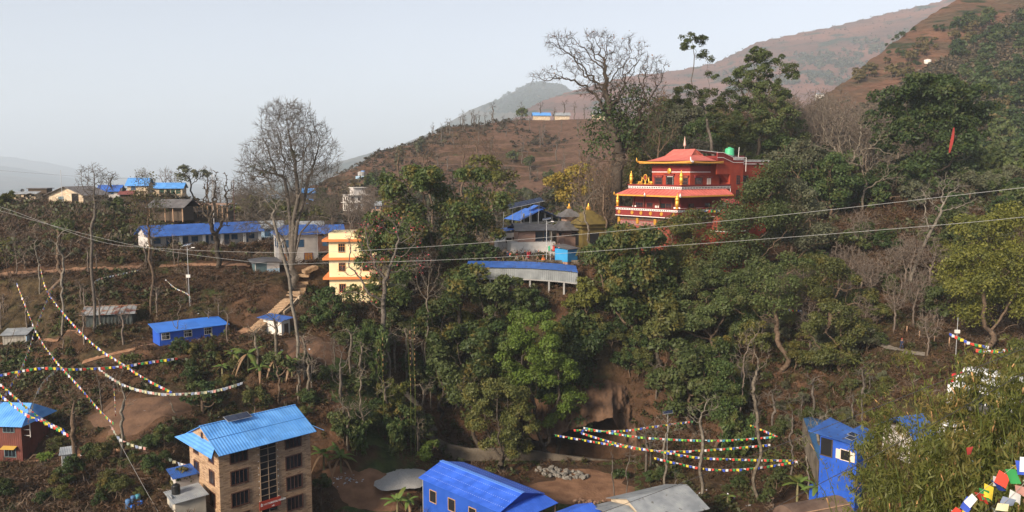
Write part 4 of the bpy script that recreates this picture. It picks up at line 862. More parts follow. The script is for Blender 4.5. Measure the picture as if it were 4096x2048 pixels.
def school():
    d = 160; t, LR, LL = house('school_block', 'long single storey white school with blue roof, blue doors and a pillared veranda', 'school', 597, 1000, d, math.radians(40), 1050, None, .05, CONC, 1.0, D=7.5); h = 2.75
    MB().box(.0, LR, 1.9, LL, .05, h + .3).build('wall', WHITEG, t); MB().box(0, .3, .25, 1.9, .05, h).build('wall', WHITEW, t); MB().prism([(1.9, h + .3), (LL, h + .3), (4.2, h + 1.75)], 'x', .05, LR - .05).build('wall', WHITEG, t)
    gable_roof(-.6, LR + .6, -.35, LL + .9, h - .1, h + 1.95, .06).build('roof', BLUE_D, t); MB().box(-.3, LR + .3, .05, .2, h - .22, h - .06).build('eave_beam', WOODD, t)
    for u in (.012, .27, .47, .63, .84, .985): MB().box(LR*u - .28, LR*u + .28, .2, .55, .05, h - .1).build('pillar', WHITEW, t)
    for u in (.19, .33, .51, .70, .875): door(t, 'R', LR * u, .05, .95, 2.1, TEAL, TEAL, 1.9)
    for u in (.09, .41, .585, .77, .93): window(t, 'R', LR * u, 1.1, 1.15, .95, TEAL, 1.9, bars=(.5,), pane=TEAL)
    c = P(597, 1000, d); tw = thing('stone_terrace_wall', 'dark dry stone terrace wall running below the school', 'wall', (c.x, c.y, c.z - .1), math.radians(40)); MB().box(2.6, LR + 1.0, -.95, -.35, -2.9, -.1).build('wall', STONE_D, tw); MB().box(2.6, LR + 1.0, -1.05, .0, -.1, -.02).build('coping', CONC, tw)
school()
def stone_house():
    d = 205; t, LR, LL = house('stone_house', 'gabled cream stone house standing on the ridge beside a thin mast', 'house', 334, 817, d, math.radians(80), None, 196, 2.6, STONE_C, .8, L=9.0)
    zr = lz(744, d, 814); gm = MB(); gm.prism([(0, 2.6), (LL, 2.6), (LL * .48, zr)], 'x', 0, 9.0); gm.build('wall', STONE_C, t)
    m = LL * .48; s = (zr - 2.6) / m; r = MB(); r.slab((-1,-.9,2.6-.9*s),(10,-.9,2.6-.9*s),(10,m,zr+.06),(-1,m,zr+.06),.06); r.slab((-1,m,zr+.06),(10,m,zr+.06),(10,LL+.9,2.6-.9*s),(-1,LL+.9,2.6-.9*s),.06); r.build('roof', sheet("greyed sheet roof", (.16,.14,.13), (.22,.2,.19), .3, 'X', .6, spot=((.08,.06,.05), .6, 1.2)), t)
    MB().box(-1.06, -1.0, -.95, m, 2.3, 2.4); window(t, 'L', LL * .64, -.1, 1.35, 1.9, TEALG, bars=(.5,), pane=mat("grey blue shutter", (.12,.17,.2), None)); window(t, 'L', LL * .23, .1, 1.75, 2.5, WOODD, bars=(.5,), pane=DARKIN)
    k = MB(); fbox(k, 'L', LL*.53, LL*.76, 2.0, 2.12, 0, .06); fbox(k, 'L', LL*.12, LL*.37, 2.75, 2.87, 0, .06); k.build('lintel', CONC, t)
    p = on(251, 203); t2 = thing('mast', 'thin white mast rising in front of the cream stone house', 'mast', p); MB().tube([(0,0,-.4), (0,0,(zof(680, 203) - p.z))], .06, 6).build('pole', METAL, t2); MB().lathe([(.1,0),(.1,.5)], 8).build('base', CONC, t2)
stone_house()
def far_block(name, label, X, Y, d, ang, Xr, D, h, wallm, roofm, cat='house', zr=1.4, doors=(), wins=(), wm=None, cols=TEAL):
    t, LR, LL = house(name, label, cat, X, Y, d, ang, Xr, None, h, wallm, 1.5, D=D)
    gable_roof(-.6, LR + .6, -.7, LL + .7, h - .25, h + zr, .06).build('roof', roofm, t); MB().prism([(0, h), (LL, h), (LL/2, h + zr * .85)], 'x', 0.02, LR - .02).build('gable', wallm, t)
    for u in doors: door(t, 'R', LR * u, 0, 1.0, 2.1, cols, cols)
    for u in wins: window(t, 'R', LR * u, 1.0, 1.2, 1.2, cols, bars=(.5,), pane=cols)
    return t, LR, LL
GREENW = mat("dark green paint", (.03, .07, .05), None)
far_block('ridge_schoolhouse', 'cream stone block with bright blue roof behind bare trees on the ridge', 612, 786, 262, math.radians(10), 730, 6, 2.9, STONE_C, BLUE_L, 'school', 1.6, (.52, .68), (.3, .86), cols=GREENW)
far_block('blue_roof_house', 'house with peaked blue roof at the left of the ridge block', 510, 772, 250, math.radians(8), 590, 6, 2.5, STONE_C, BLUE_L, 'house', 2.2, (), (.3,))
far_block('dark_blue_house', 'low house with dark blue roof between stone house and ridge block', 395, 790, 232, math.radians(12), 478, 5, 2.0, WHITEG, BLUE_DY, 'house', 1.6, (), (.6,))
far_block('rust_red_shed', 'low shed with rust red roof below the peaked blue house', 482, 800, 222, math.radians(10), 530, 3.5, 1.8, WOODD, sheet("rust red sheet", (.16,.05,.045), (.2,.07,.06), .3, 'X', .6), 'shed', .8)
tank('water_tank', 'black water tank on a roof edge near the rust red shed', P(493, 772, 224), .8, 1.5, BLACKP)
def open_shed():
    d = 184; t = thing('open_tin_shed', 'open sided dark shed with streaked tin roof on the hill crest', 'shed', P(660, 866, d), math.radians(-10)); z = G(t.location.x, t.location.y) - t.location.z
    MB().box(.3, 4.2, .8, 5, -1, 2.2).build('wall', WOODD, t); gable_roof(-4.5, 5.4, -.8, 6.4, 2.1, 3.9, .06).build('roof', DARKTIN, t)
    for x in (-3.8, .2, 2.2, 4.6): MB().box(x - .08, x + .08, -.3, -.14, -1.2, 2.2).build('post', WOODP, t)
    MB().box(-3.9, .3, 1.2, 1.3, -1, 1.5).build('back_board', WOODD, t)
    t2 = thing('unfinished_house', 'unfinished brick and timber house frame behind the pollarded tree', 'house', P(750, 862, 190), math.radians(5)); MB().box(0, 9.5, 0, 5, -1.5, .9).build('wall', WOODD, t2)
    for k in range(9): MB().box(1.15*k, 1.15*k + .14, -.1, .04, -.5, 2.6).build('post', WOODP, t2)
    MB().box(-.3, 10, -.3, 5.2, 2.55, 2.75).build('flat_roof', mat("planks and brick stacks", (.22,.13,.09), (.30,.2,.14), 1.5, .9), t2); MB().box(.1, 1.8, .3, 1.6, 2.75, 3.3).build('brick_pile', BRICK, t2)
    t3 = thing('yellow_tarpaulin', 'lime yellow tarpaulin hung by the unfinished house', 'tarpaulin', on(820, 178)); m = MB(); m.slab((-.3,0,.6),(3.2,0,.4),(3.0,.8,2.2),(.2,.8,2.4),.03); m.build('sheet', mat("lime yellow plastic", (.38,.42,.03), (.3,.34,.03), 2, .6), t3)
    for X, lab in ((851, 'bamboo rail fence running right of the yellow tarpaulin'),):
        t4 = thing('bamboo_fence', lab, 'fence', on(X, 176)); f = MB()
        for k in range(9): f.tube([(k * .75, 0, -.3), (k * .75 + .1, 0, 1.5)], .05, 5)
        f.tube([(0, 0, .5), (6.2, 0, .7)], .045, 5); f.tube([(0, 0, 1.1), (6.2, 0, 1.2)], .045, 5); f.build('rails', WOODP, t4)
open_shed()
def low_hut(): 
    t = thing('low_stone_hut', 'low hut with a pale curved sheet roof and dish at the far left ridge', 'hut', on(70, 236), 0); MB().box(-2.2, 5.5, 0, 4, -1, 1.6).build('wall', STONE_C, t); m = MB(); m.slab((-2.6,-.5,1.5),(6,-.5,1.6),(6,2,2.3),(-2.6,2,2.2),.05); m.build('roof', GREY_S, t); MB().box(1.5, 7, 3, 6, 0, 3.0).build('rear_wall', WOODD, t); MB().box(1.2, 7.4, 2.6, 6.5, 3.0, 3.2).build('rear_roof', DARKTIN, t)
    dsh(P(91, 771, 238), 'small satellite dish on the low hut at the far left', .55)
def dsh(loc, label, r=.45, rz=.4):
    t = thing('satellite_dish', label, 'satellite dish', loc, rz); m = MB(); n = 14
    prof = [(0.02, 0), (r*.5, r*.07), (r*.85, r*.2), (r, r*.3)]; pts = []; f = []
    R_ = Matrix.Rotation(math.radians(62), 3, 'X')
    for rr, z in prof:
        for k in range(n): a = 2*math.pi*k/n; pts.append(R_ @ Vector((rr*math.cos(a), rr*math.sin(a), z)) + Vector((0, 0, .6)))
    for i in range(3):
        for k in range(n): f.append((i*n+k, i*n+(k+1)%n, (i+1)*n+(k+1)%n, (i+1)*n+k))
    f.append(tuple(range(n))); m.quadlist(pts, f); m.build('reflector', mat("dark grey dish", (.05,.052,.055), None, rough=.5), t); MB().tube([(0,0,-.2),(0,.02,.6)], .04, 6).build('stand', METAL, t); MB().tube([(0,.02,.6), R_ @ Vector((0,0,r*.8)) + Vector((0,0,.6))], .02, 5).build('feed_arm', METAL, t)
low_hut()
dsh(P(1361, 899, 165), 'black satellite dish above the roofs behind the yellow house', .6); 
def village_back():
    far_block('zinc_roof_house', 'white house with pale zinc roof right behind the school end', 1046, 960, 185, math.radians(20), 1130, 6, 3.0, LTBLUE, GREY_S, 'house', 1.3, (), (.3,))
    far_block('blue_top_house', 'timber house with blue roof between pale house and yellow house', 1262, 985, 176, math.radians(18), 1372, 6, lz(930, 176, 985), WOODB, BLUE_D, 'house', 1.5, (.35,), (.7,))
    far_block('zinc_shed', 'shed with whitish zinc roof beside the blue topped timber house', 1195, 945, 192, math.radians(18), 1290, 5, 2.4, WHITEG, GREY_S, 'shed', 1.1)
    t, LR, LL = house('villa', 'white concrete villa with roof room far below the red slope', 'villa', 1393, 843, 330, math.radians(30), 1482, 1372, 6.3, WHITEW, 2.0)
    for z in (3.1, 6.3): MB().box(-.7, LR + .7, -.9, LL + .5, z, z + .22).build('floor_slab', WHITEW, t)
    MB().box(LR*.3, LR*.85, LL*.2, LL*.9, 6.52, 9.4).build('roof_room', WHITEG, t); MB().box(LR*.26, LR*.9, LL*.1, LL, 9.4, 9.6).build('roof_slab', WHITEW, t)
    for u in (.2, .5, .8): window(t, 'R', LR * u, 4.2, .9, 1.3, WOODB, bars=()); window(t, 'R', LR * u, .9, .9, 1.3, WOODB, bars=())
    for u in (.3, .7): window(t, 'L', LL * u, 3.9, 1.2, 1.7, WOODB, bars=(), pane=DARKIN); door(t, 'L', LL * u, .1, 1.2, 2.2, DARKIN, WHITEW)
    far_block('peach_house', 'low peach house with grey roof and blue door beside the villa', 1452, 845, 318, math.radians(8), 1522, 5, 2.5, mat("peach plaster", (.62,.40,.27), None), GREY_S, 'house', 1.4, (.2,), (.42, .6, .86))
    far_block('small_white_house', 'small white house with blue roof seen through the bare tree', 1232, 842, 325, math.radians(5), 1275, 5, 3.0, WHITEW, BLUE_L, 'house', 1.6, (), (.2, .5, .8))
    far_block('hidden_blue_house', 'dark house with blue upper roof half hidden by trees left of the villa', 1212, 800, 360, math.radians(10), 1272, 6, 3.4, mat("dusky blue wall", (.10,.13,.18), None), BLUE_L, 'house', 1.8, (), (.3, .7))
    t = thing('white_cistern', 'round white cistern with blue lid high on the red slope', 'cistern', hit(1447, 706, 300)); z = 2.6; MB().lathe([(1.9, -1), (2.1, .4), (2.1, z*.8), (1.4, z)], 14).build('body', CONC, t); MB().box(-.2, 1.6, -1, .8, z, z + .4).build('lid', BLUE_L, t); MB().box(-2.8, 2.8, -2.4, 1, -1.2, .2).build('base', LTBLUE, t)
village_back()
def yellow_house():
    d = 145; Yb = 1205; a = math.radians(6); loc = P(1552, Yb, d); t = thing('yellow_house', 'tall cream yellow house with orange slab edges beside the pink blossom tree', 'house', loc, a)
    LL = len_to(loc, a + math.pi, 1315, 1000); D = 9.0; zt = lz(932, d, Yb); b = MB().box(-LL, 0, 0, D, -2.5, zt); b.build('wall', CREAM, t)
    for Y in (955, 1028, 1105):
        z = lz(Y, d, Yb); s = MB(); s.box(-LL - 1.1, .45, -.75, D + .3, z - .4, z); s.build('floor_slab', ORANGE, t)
    for Y in (1006, 1081):
        z = lz(Y, d, Yb)
        for u in (-LL + 2.3, -LL + 6.6, -1.6): window(t, 'R', u, z, 1.05, 1.45, WOODO, bars=(.33, .66), cross=(.7,), fr=.1)
    z = lz(1165, d, Yb)
    for u in (-LL + 2.3, -LL + 6.6): window(t, 'R', u, z, 1.05, 1.45, WOODO, bars=(.33, .66))
    k = MB().box(.0, 3.2, 1.5, D, -3, lz(1110, d, Yb)); k.build('annex_wall', mat("grey green render", (.30, .29, .20), (.38, .36, .26), .6, .9), t)
    for p in (2.5, 6): window(t, 'L', p, lz(1190, d, Yb), 1.0, 1.3, WOODB, off=3.2)
yellow_house()
# ------------------------------------------------------------------ the monastery
RED_O = mat("orange red render", (.25, .034, .018), (.31, .048, .023), .6, .85, .1, 4)
RED_D = mat("deep maroon render", (.15, .018, .017), (.20, .025, .022), .8, .8, .1, 4)
RED_M = mat("dull red wall", (.22, .048, .033), (.27, .062, .043), .6, .9)
PINKR = sheet("salmon red sheet roof", (.48, .12, .095), (.54, .145, .115), .5, 'XY', .5, panel=1.0)
REDR = sheet("crimson sheet roof", (.36, .05, .055), (.42, .065, .07), .25, 'X', .5)
GOLD = mat("gilded metal", (.78, .42, .07), (.66, .33, .05), 3, .35, metal=.55)
YELL = mat("golden yellow eave", (.58, .29, .05), (.48, .21, .035), 3, .6)
WHT = mat("white trim paint", (.78, .74, .70), None, rough=.7)
BLK = mat("black trim paint", (.02, .018, .02), None, rough=.7)
BWOOD = mat("maroon lattice wood", (.10, .028, .02), (.15, .045, .03), 4, .6)
CARV = masonry("painted carved frieze", [(.10, .03, .02), (.16, .10, .03), (.02, .06, .07), (.20, .09, .03), (.03, .04, .09)], (.05, .015, .012), .3, .16, .4, .02)
CARV2 = masonry("flowered painted frieze", [(.30, .10, .10), (.36, .20, .16), (.10, .12, .12), (.30, .08, .07)], (.18, .05, .05), .22, .2, .4, .02)
PEND = masonry("red curtain frieze", [(.28, .05, .06), (.20, .03, .05), (.34, .12, .05)], (.16, .04, .03), .4, .5, .2, .02)
def dotband(parent, face, u0, u1, z, off, name='dotted_band', h=.36, maroon=True):
    """white band carrying a row of black squares"""
    b = MB(); fbox(b, face, u0, u1, z, z + h, 0, .06, off); o = b.build(name, WHT, parent); n = max(2, int((u1 - u0) / .46)); d = MB()
    for k in range(n): u = u0 + (u1 - u0) * (k + .5) / n; fbox(d, face, u - .15, u + .15, z + .08, z + h - .08, .06, .075, off)
    tag(d.build('dots', BLK, o), kind='stuff'); return o
def monastery():
    a = math.radians(38); org = P(2761, 690, 160); zb = -23.5; t = thing('monastery', 'terraced red monastery with salmon roofs, gilded ornaments and white dotted bands', 'monastery', (org.x, org.y, zb), a)
    Z = lambda Y, d=160: zof(Y, d) - zb
    # levels above the base
    z_l = Z(838, 151); z_u = Z(744, 155); z_ue = Z(647, 158.5); z_w = Z(664); 
    # ground and lower block
    MB().box(-8.6, 14, -4.2, 11.2, -2, z_l - 1.6).build('base_wall', RED_M, t)
    fz = MB(); fbox(fz, 'L', -4.4, 11.4, z_l - 2.5, z_l - 1.9, 0, .15, -8.6); fbox(fz, 'R', -8.8, 6, z_l - 2.5, z_l - 1.9, 0, .15, -4.2); fz.build('carved_frieze', CARV, t)
    fz = MB(); fbox(fz, 'L', -4.4, 11.4, z_l - 3.6, z_l - 2.7, 0, .12, -8.6); fbox(fz, 'R', -8.8, 6, z_l - 3.6, z_l - 2.7, 0, .12, -4.2); fz.build('flowered_frieze', CARV2, t)
    for v in (-3.9, 1.1, 5.8, 10.9): MB().box(-8.95, -8.6, v - .3, v + .3, z_l - 3.2, z_l - 2.1).build('gilt_bracket', GOLD, t)
    o = MB(); fbox(o, 'L', 2.2, 5.2, z_l - 7.2, z_l - 3.7, .02, .06, -8.6); o.build('porch_opening', DARKIN, t)
    # lower terrace parapet
    p = MB(); p.box(-9.5, 9.0, -5.0, 11.2, z_l - 1.7, z_l - 1.35); p.box(-9.5, -9.2, -5.0, 11.2, z_l - 1.35, z_l - .05); p.box(-9.2, 6.0, -5.0, -4.7, z_l - 1.35, z_l - .05); p.build('parapet', RED_D, t)
    c = MB(); c.box(-9.65, -9.05, -5.15, 11.35, z_l - .05, z_l + .12); c.box(-9.05, 6.2, -5.15, -4.55, z_l - .05, z_l + .12); c.build('coping', RED_D, t)
    dotband(t, 'L', -4.9, 11.1, z_l - .5, -9.5); dotband(t, 'R', -9.5, 6.0, z_l - .5, -5.0)
    w_ = MB(); w_.box(-9.62, -9.5, -5.1, 11.3, z_l - 1.72, z_l - 1.62); w_.box(-9.5, 6, -5.12, -5.0, z_l - 1.72, z_l - 1.62); w_.build('white_line', WHT, t)
    for k, v in enumerate((10.2, 6.6, 4.2, 1.7, -1.1, -4.0)):
        m = MB(); n = 14; pts = [(-9.60 + .05 * (i % 2) * 0, v + .36 * math.cos(2*math.pi*i/n), z_l - 1.0 + .38 * math.sin(2*math.pi*i/n)) for i in range(n)]
        m.prism([(q[1], q[2]) for q in pts], 'x', -9.62, -9.5); m.build('medallion', GOLD, t)
    # lower storey behind the terrace
    zl0, zl1 = z_l - 1.35, z_u - 1.5
    MB().box(-5.4, 9.6, -2.2, 10.4, zl0, zl1 + .3).build('storey_wall', RED_D, t)
    for v, wd in ((8.4, 2.2), (5.7, 1.5), (.6, 1.6)): window(t, 'L', v, zl0 + .25, wd, 1.9, BWOOD, off=-5.4, bars=(.2,.4,.6,.8), cross=(.33,.66), fr=.12)
    pr = MB(); fbox(pr, 'L', 3.0, 4.3, zl0 + .1, zl0 + 2.1, 0, .07, -5.4); pr.build('door', BWOOD, t); pw = MB()
    for q in (3.25, 3.65, 4.0): fbox(pw, 'L', q, q + .2, zl0 + .9, zl0 + 1.7, .07, .09, -5.4)
    pw.build('white_panel', WHT, t); o = MB(); fbox(o, 'L', 1.6, 2.8, zl0 + .1, zl0 + 2.2, 0, .03, -5.4); o.build('porch_opening', DARKIN, t)
    for v in (9.9, 7.1, 2.9, -.4): MB().box(-5.75, -5.5, v - .13, v + .13, zl0, zl1).build('column', BWOOD, t)
    for v0, v1 in ((9.4, 10.4), (-2.2, -.6)): k = MB(); fbox(k, 'L', v0, v1, zl0 + .9, zl0 + 1.55, 0, .08, -5.4); k.build('white_panel', WHT, t)
    for u0, u1 in ((-5.4, -3.3), (-.6, 1.6), (5.0, 5.9)): k = MB(); fbox(k, 'R', u0, u1, zl0 + .7, zl0 + 1.35, 0, .08, -2.2); k.build('white_panel', WHT, t); dotband(t, 'R', u0, u1, zl1 - .5, -2.2, 'dotted_lintel', .3)
    for u in (-2.2, 2.9): window(t, 'R', u, zl0 + .05, 1.5, 2.1, BWOOD, off=-2.2, bars=(.25,.5,.75), cross=(.33,.66), fr=.12)
    window(t, 'R', 6.6, zl0 + .6, .9, 1.2, BWOOD, off=-2.2); door(t, 'R', 8.2, zl0, .9, 2.0, mat("cream door", (.62,.5,.4), None), WHT, -2.2)
    k = MB(); fbox(k, 'L', -2.3, 10.5, zl1 - .5, zl1 + .1, 0, .14, -5.4); fbox(k, 'R', -5.5, 8, zl1 - .35, zl1 + .1, 0, .14, -2.2); k.build('carved_frieze', CARV, t)
    # skirt roof under the upper terrace
    e0 = z_u - 1.85; r = MB(); xo, yo = -8.4, -4.7
    r.slab((xo, yo, e0), (-6.1, -2.9, z_u - .75), (-6.1, 11.0, z_u - .75), (xo, 12.6, e0), .05); r.slab((xo, yo, e0), (8.0, yo, e0), (8.0, -2.9, z_u - .75), (-6.1, -2.9, z_u - .75), .05); sk = r.build('skirt_roof', PINKR, t)
    g = MB(); g.box(xo - .04, xo + .04, yo, 12.6, e0 - .27, e0 + .02); g.box(xo, 8.0, yo - .04, yo + .04, e0 - .27, e0 + .02); g.build('eave_board', YELL, sk)
    rb = MB()
    for k in range(15): u = xo + 2.2 + k * .98; rb.tube([(u, yo, e0 + .05), (u - .15 if u < 7 else u, -2.9, z_u - .70)], .05, 4)
    for k in range(14): v = -3.2 + k * 1.05; rb.tube([(xo, v, e0 + .05), (-6.1, v, z_u - .70)], .05, 4)
    rb.build('standing_seams', PINKR, sk)
    for q in ((xo - .2, yo - .2), (xo - .2, 12.5), (xo - .1, 4.2)): m = MB(); m.tube([(q[0], q[1], e0 - .1), (q[0] - .25, q[1] - .12, e0 + .1), (q[0] - .3, q[1] - .15, e0 + .5)], [.2, .16, .05], 8); m.build('corner_finial', GOLD if q[1] > 5 else WHT, sk)
    # upper terrace parapet
    p = MB(); p.box(-6.1, 9.2, -2.9, 11.0, z_u - 1.35, z_u - 1.1); p.box(-6.1, -5.8, -2.9, 11.0, z_u - 1.1, z_u + .02); p.box(-5.8, 9.2, -2.9, -2.6, z_u - 1.1, z_u + .02); p.build('parapet', RED_D, t)
    c = MB(); c.box(-6.25, -5.65, -3.05, 11.15, z_u + .02, z_u + .22); c.box(-5.65, 9.3, -3.05, -2.45, z_u + .02, z_u + .22); c.build('coping', RED_D, t)
    dotband(t, 'L', -2.9, 11.0, z_u - .62, -6.1, h=.45); dotband(t, 'R', -6.1, 9.2, z_u - .62, -2.9, h=.45)
    k = MB(); fbox(k, 'R', 6.6, 9.2, z_u - 1.35, z_u - 1.28, 0, .07, -2.9); fbox(k, 'R', 9.13, 9.2, z_u - 1.3, z_u - .5, 0, .07, -2.9); k.build('white_line', WHT, t)
    # upper storey
    zu0 = z_u - 1.1; LL, LR = 10.1, 6.3
    MB().box(0, LR + 3, 0, LL, zu0, z_ue).build('upper_wall', RED_O, t)
    zc = Z(687); k = MB(); fbox(k, 'L', -.04, LL, zc, z_w + .1, 0, .04, 0); fbox(k, 'R', -.04, LR, zc, z_w + .1, 0, .04, 0); k.build('maroon_band', RED_D, t)
    k = MB(); fbox(k, 'L', -.08, LL, zc - .12, zc, 0, .08, 0); fbox(k, 'R', -.08, LR, zc - .12, zc, 0, .08, 0); k.build('white_line', WHT, t)
    k = MB(); fbox(k, 'L', -.2, LL + .2, z_w + .1, z_ue - .15, 0, .2, 0); fbox(k, 'R', -.2, LR, z_w + .1, z_ue - .15, 0, .2, 0); k.build('carved_frieze', CARV, t)
    k = MB(); fbox(k, 'L', .5, LL - .6, z_w + .3, z_w + .62, .2, .24, 0); fbox(k, 'R', .8, LR - .6, z_w + .3, z_w + .62, .2, .24, 0); k.build('gilt_script_panel', mat("dark panel with worn gilt", (.05,.035,.02), (.28,.17,.05), 5, .6), t)
    for v, wd, ht, dk in ((8.3, 1.5, 1.9, 0), (5.2, 1.5, 2.2, 1), (1.5, 1.5, 1.9, 0)):
        fr = MB(); fbox(fr, 'L', v - wd/2 - .3, v - wd/2, zu0 + .5, zu0 + ht + .75, 0, .06, 0); fbox(fr, 'L', v + wd/2, v + wd/2 + .3, zu0 + .5, zu0 + ht + .75, 0, .06, 0); fr.build('black_frame', BLK, t)
        if dk: door(t, 'L', v, zu0 + .3, wd, ht + .3, DARKIN, WHT)
        else: window(t, 'L', v, zu0 + .6, wd, ht, BWOOD, bars=(.25,.5,.75), cross=(.33,.66), fr=.1)
        k = MB(); fbox(k, 'L', v - wd/2 - .45, v + wd/2 + .45, zu0 + ht + .8, zu0 + ht + 1.05, 0, .3, 0); k.build('dentil', PEND, t); k = MB(); fbox(k, 'L', v - wd/2 - .6, v + wd/2 + .6, zu0 + ht + 1.05, zu0 + ht + 1.2, 0, .45, 0); k.build('lintel', RED_D, t)
    for u in (1.5, 3.5): fr = MB(); fbox(fr, 'R', u, u + .3, zu0 + .5, zu0 + 2.65, 0, .06); fr.build('black_frame', BLK, t)
    window(t, 'R', 2.65, zu0 + .6, 1.6, 1.95, BWOOD, bars=(.25,.5,.75), cross=(.33,.66), fr=.1); k = MB(); fbox(k, 'R', 1.3, 4.0, zu0 + 2.7, zu0 + 2.95, 0, .3); k.build('dentil', PEND, t); k = MB(); fbox(k, 'R', 1.1, 4.2, zu0 + 2.95, zu0 + 3.1, 0, .45); k.build('lintel', RED_D, t)
    door(t, 'R', 5.9, zu0 + .3, 1.0, 2.1, mat("cream door", (.62,.5,.4), None), WHT); k = MB(); fbox(k, 'R', 5.0, 6.9, zu0 + 2.6, zu0 + 2.85, 0, .25); k.build('dentil', PEND, t)
    e = MB(); e.blob((-.35, 5.2, zc + .15), (.18, .5, .62), 10); e.blob((-.45, 5.2, zc + .35), (.12, .28, .28), 8); e.build('gilt_ornament', GOLD, t)
    # hip and gable roof
    ov = 2.0; x0, x1, y0, y1 = -ov, LR + 1.7, -ov, LL + ov; zw = Z(618); zrid = Z(593); xi0, xi1, yi0, yi1 = 2.6, LR - .1, 2.2, LL - 1.6
    r = MB(); rows = []
    for s in range(7):
        q = s / 6; f = q ** 1.0; h = z_ue + (zw - z_ue) * (q ** 1.35); rows.append([(x0+(xi0-x0)*f, y0+(yi0-y0)*f, h), (x1+(xi1-x1)*f, y0+(yi0-y0)*f, h), (x1+(xi1-x1)*f, y1+(yi1-y1)*f, h), (x0+(xi0-x0)*f, y1+(yi1-y1)*f, h)])
    rows[0] = [(p_[0], p_[1], p_[2] + .22) for p_ in rows[0]]
    V = [p_ for rw in rows for p_ in rw]; r.quadlist(V, [(i*4+k, i*4+(k+1)%4, (i+1)*4+(k+1)%4, (i+1)*4+k) for i in range(6) for k in range(4)])
    xm = (xi0 + xi1) / 2; r.slab((xi0, yi0 - .35, zw), (xm, yi0 + .25, zrid), (xm, yi1 - .25, zrid), (xi0, yi1 + .35, zw), .06); r.slab((xm, yi0 + .25, zrid), (xi1, yi0 - .35, zw), (xi1, yi1 + .35, zw), (xm, yi1 - .25, zrid), .06)
    up = r.build('upper_roof', PINKR, t); g = MB(); g.prism([(xi0 + .2, zw), (xi1 - .2, zw), (xm, zrid - .1)], 'y', yi0 + .3, yi0 + .36); g.build('roof_gable', mat("salmon gable", (.68,.2,.13), None), up)
    eb = MB(); zz = z_ue
    for (A, B) in (((x0, y0), (x0, y1)), ((x0, y0), (x1, y0)), ((x1, y0), (x1, y1))):
        n = 8
        for k in range(n):
            f0, f1 = k / n, (k + 1) / n; lift = lambda f: .22 * abs(2 * f - 1) ** 2
            pa = (A[0] + (B[0]-A[0])*f0, A[1] + (B[1]-A[1])*f0); pb = (A[0] + (B[0]-A[0])*f1, A[1] + (B[1]-A[1])*f1)
            eb.quadlist([(pa[0], pa[1], zz + lift(f0) - .3), (pb[0], pb[1], zz + lift(f1) - .3), (pb[0], pb[1], zz + lift(f1) + .02), (pa[0], pa[1], zz + lift(f0) + .02)], [(0,1,2,3)])
    eb.box(x0 + .05, x1 - .05, y0 + .05, y1 - .05, zz - .3, zz - .2); eb.build('eave_board', YELL, up)
    for q, m_ in (((x0 - .1, y1 + .1), GOLD), ((x0 - .1, y0 - .1), WHT)): m = MB(); m.tube([(q[0] + .3, q[1], zz), (q[0] - .1, q[1], zz + .1), (q[0] - .4, q[1], zz + .4), (q[0] - .45, q[1], zz + .95)], [.22, .2, .14, .06], 8); m.build('corner_finial', m_, up)
    m = MB(); m.tube([(xm, LL * .52, zrid - .2), (xm, LL * .52, zrid + .6)], .04, 6); m.lathe([(.05, .5), (.26, .75), (.2, 1.4), (.08, 2.3), (.01, 2.7)], 8, (xm, LL * .52, zrid)); m.build('roof_banner', mat("faded pink cloth", (.55,.36,.3), None), up)
    # stair tower and rear wing
    T0, T1 = 7.6, 15.4; zt_ = Z(644, 168)
    tw = MB(); tw.box(T0 + 3.4, T1, -1.4, 9, -1, zt_); tw.box(T0 - 1, T0 + 3.4, -1.4, -1.1, zu0 + 3.3, zt_ + .2); tw.box(T0 - 1, T0 + 3.4, 1.2, 9, -1, zt_); tw.box(T0 - 1, T0 + 3.4, -1.4, 1.2, zu0 - .4, zu0 + .1); tw.build('tower_wall', RED_O, t)
    st = MB(); st.prism([(T0 + 1.2, zu0 + 3.3), (T0 + 3.4, zu0 + 3.3), (T0 + 3.4, zu0 + 1.7)], 'y', -1.0, .2); st.build('stair_underside', RED_O, t)
    zp = Z(622, 165); pp = [(T0 - 1, zt_), (T1, zt_ - .1), (T1, zt_ + .75), (T0 + 4.2, zt_ + .75), (T0 + .8, zp + .6), (T0 - 1, zp + .6)]
    MB().prism(pp, 'y', -1.5, -1.2).build('tower_parapet', RED_D, t)
    k = MB(); 
    for o_, th in ((.52, .1), (-.5, .08)):
        k.prism([(T0 - 1, zp + o_ + .02), (T0 + .8, zp + o_ + .02), (T0 + 4.2, zt_ + o_ + .15), (T1, zt_ + o_ + .15), (T1, zt_ + o_ + .15 + th), (T0 + 4.2, zt_ + o_ + .15 + th), (T0 + .8, zp + o_ + .02 + th), (T0 - 1, zp + o_ + .02 + th)], 'y', -1.56, -1.5)
    k.build('white_line', WHT, t); dotband(t, 'R', T0 + 4.3, T1, zt_ + .2, -1.5, h=.36)
    gr = MB(); gr.slab((T0 + .9, -.9, zp + .62), (T1 - 1, -.9, zt_ + .82), (T1 - 2, 7, zt_ + 1.9), (T0 + .9, 7, zp + 1.5), .1); gr.build('tower_roof', GREY_S, t)
    for z in (zu0 + 1.4, zu0 - 1.6, zu0 - 4.6): window(t, 'R', T1 - 1.7, z, .75, 1.5, BLK, off=-1.4, fr=.16, bars=(.5,), cross=(.33, .66), pane=BWOOD)
    MB().box(T1, T1 + 13, 1.5, 10, -1, zt_ - .5).build('wing_wall', RED_O, t); MB().box(T1, T1 + 13.2, 1.3, 10.2, zt_ - .5, zt_ + .3).build('wing_parapet', RED_D, t); dotband(t, 'R', T1, T1 + 13.2, zt_ - .1, 1.3, h=.42)
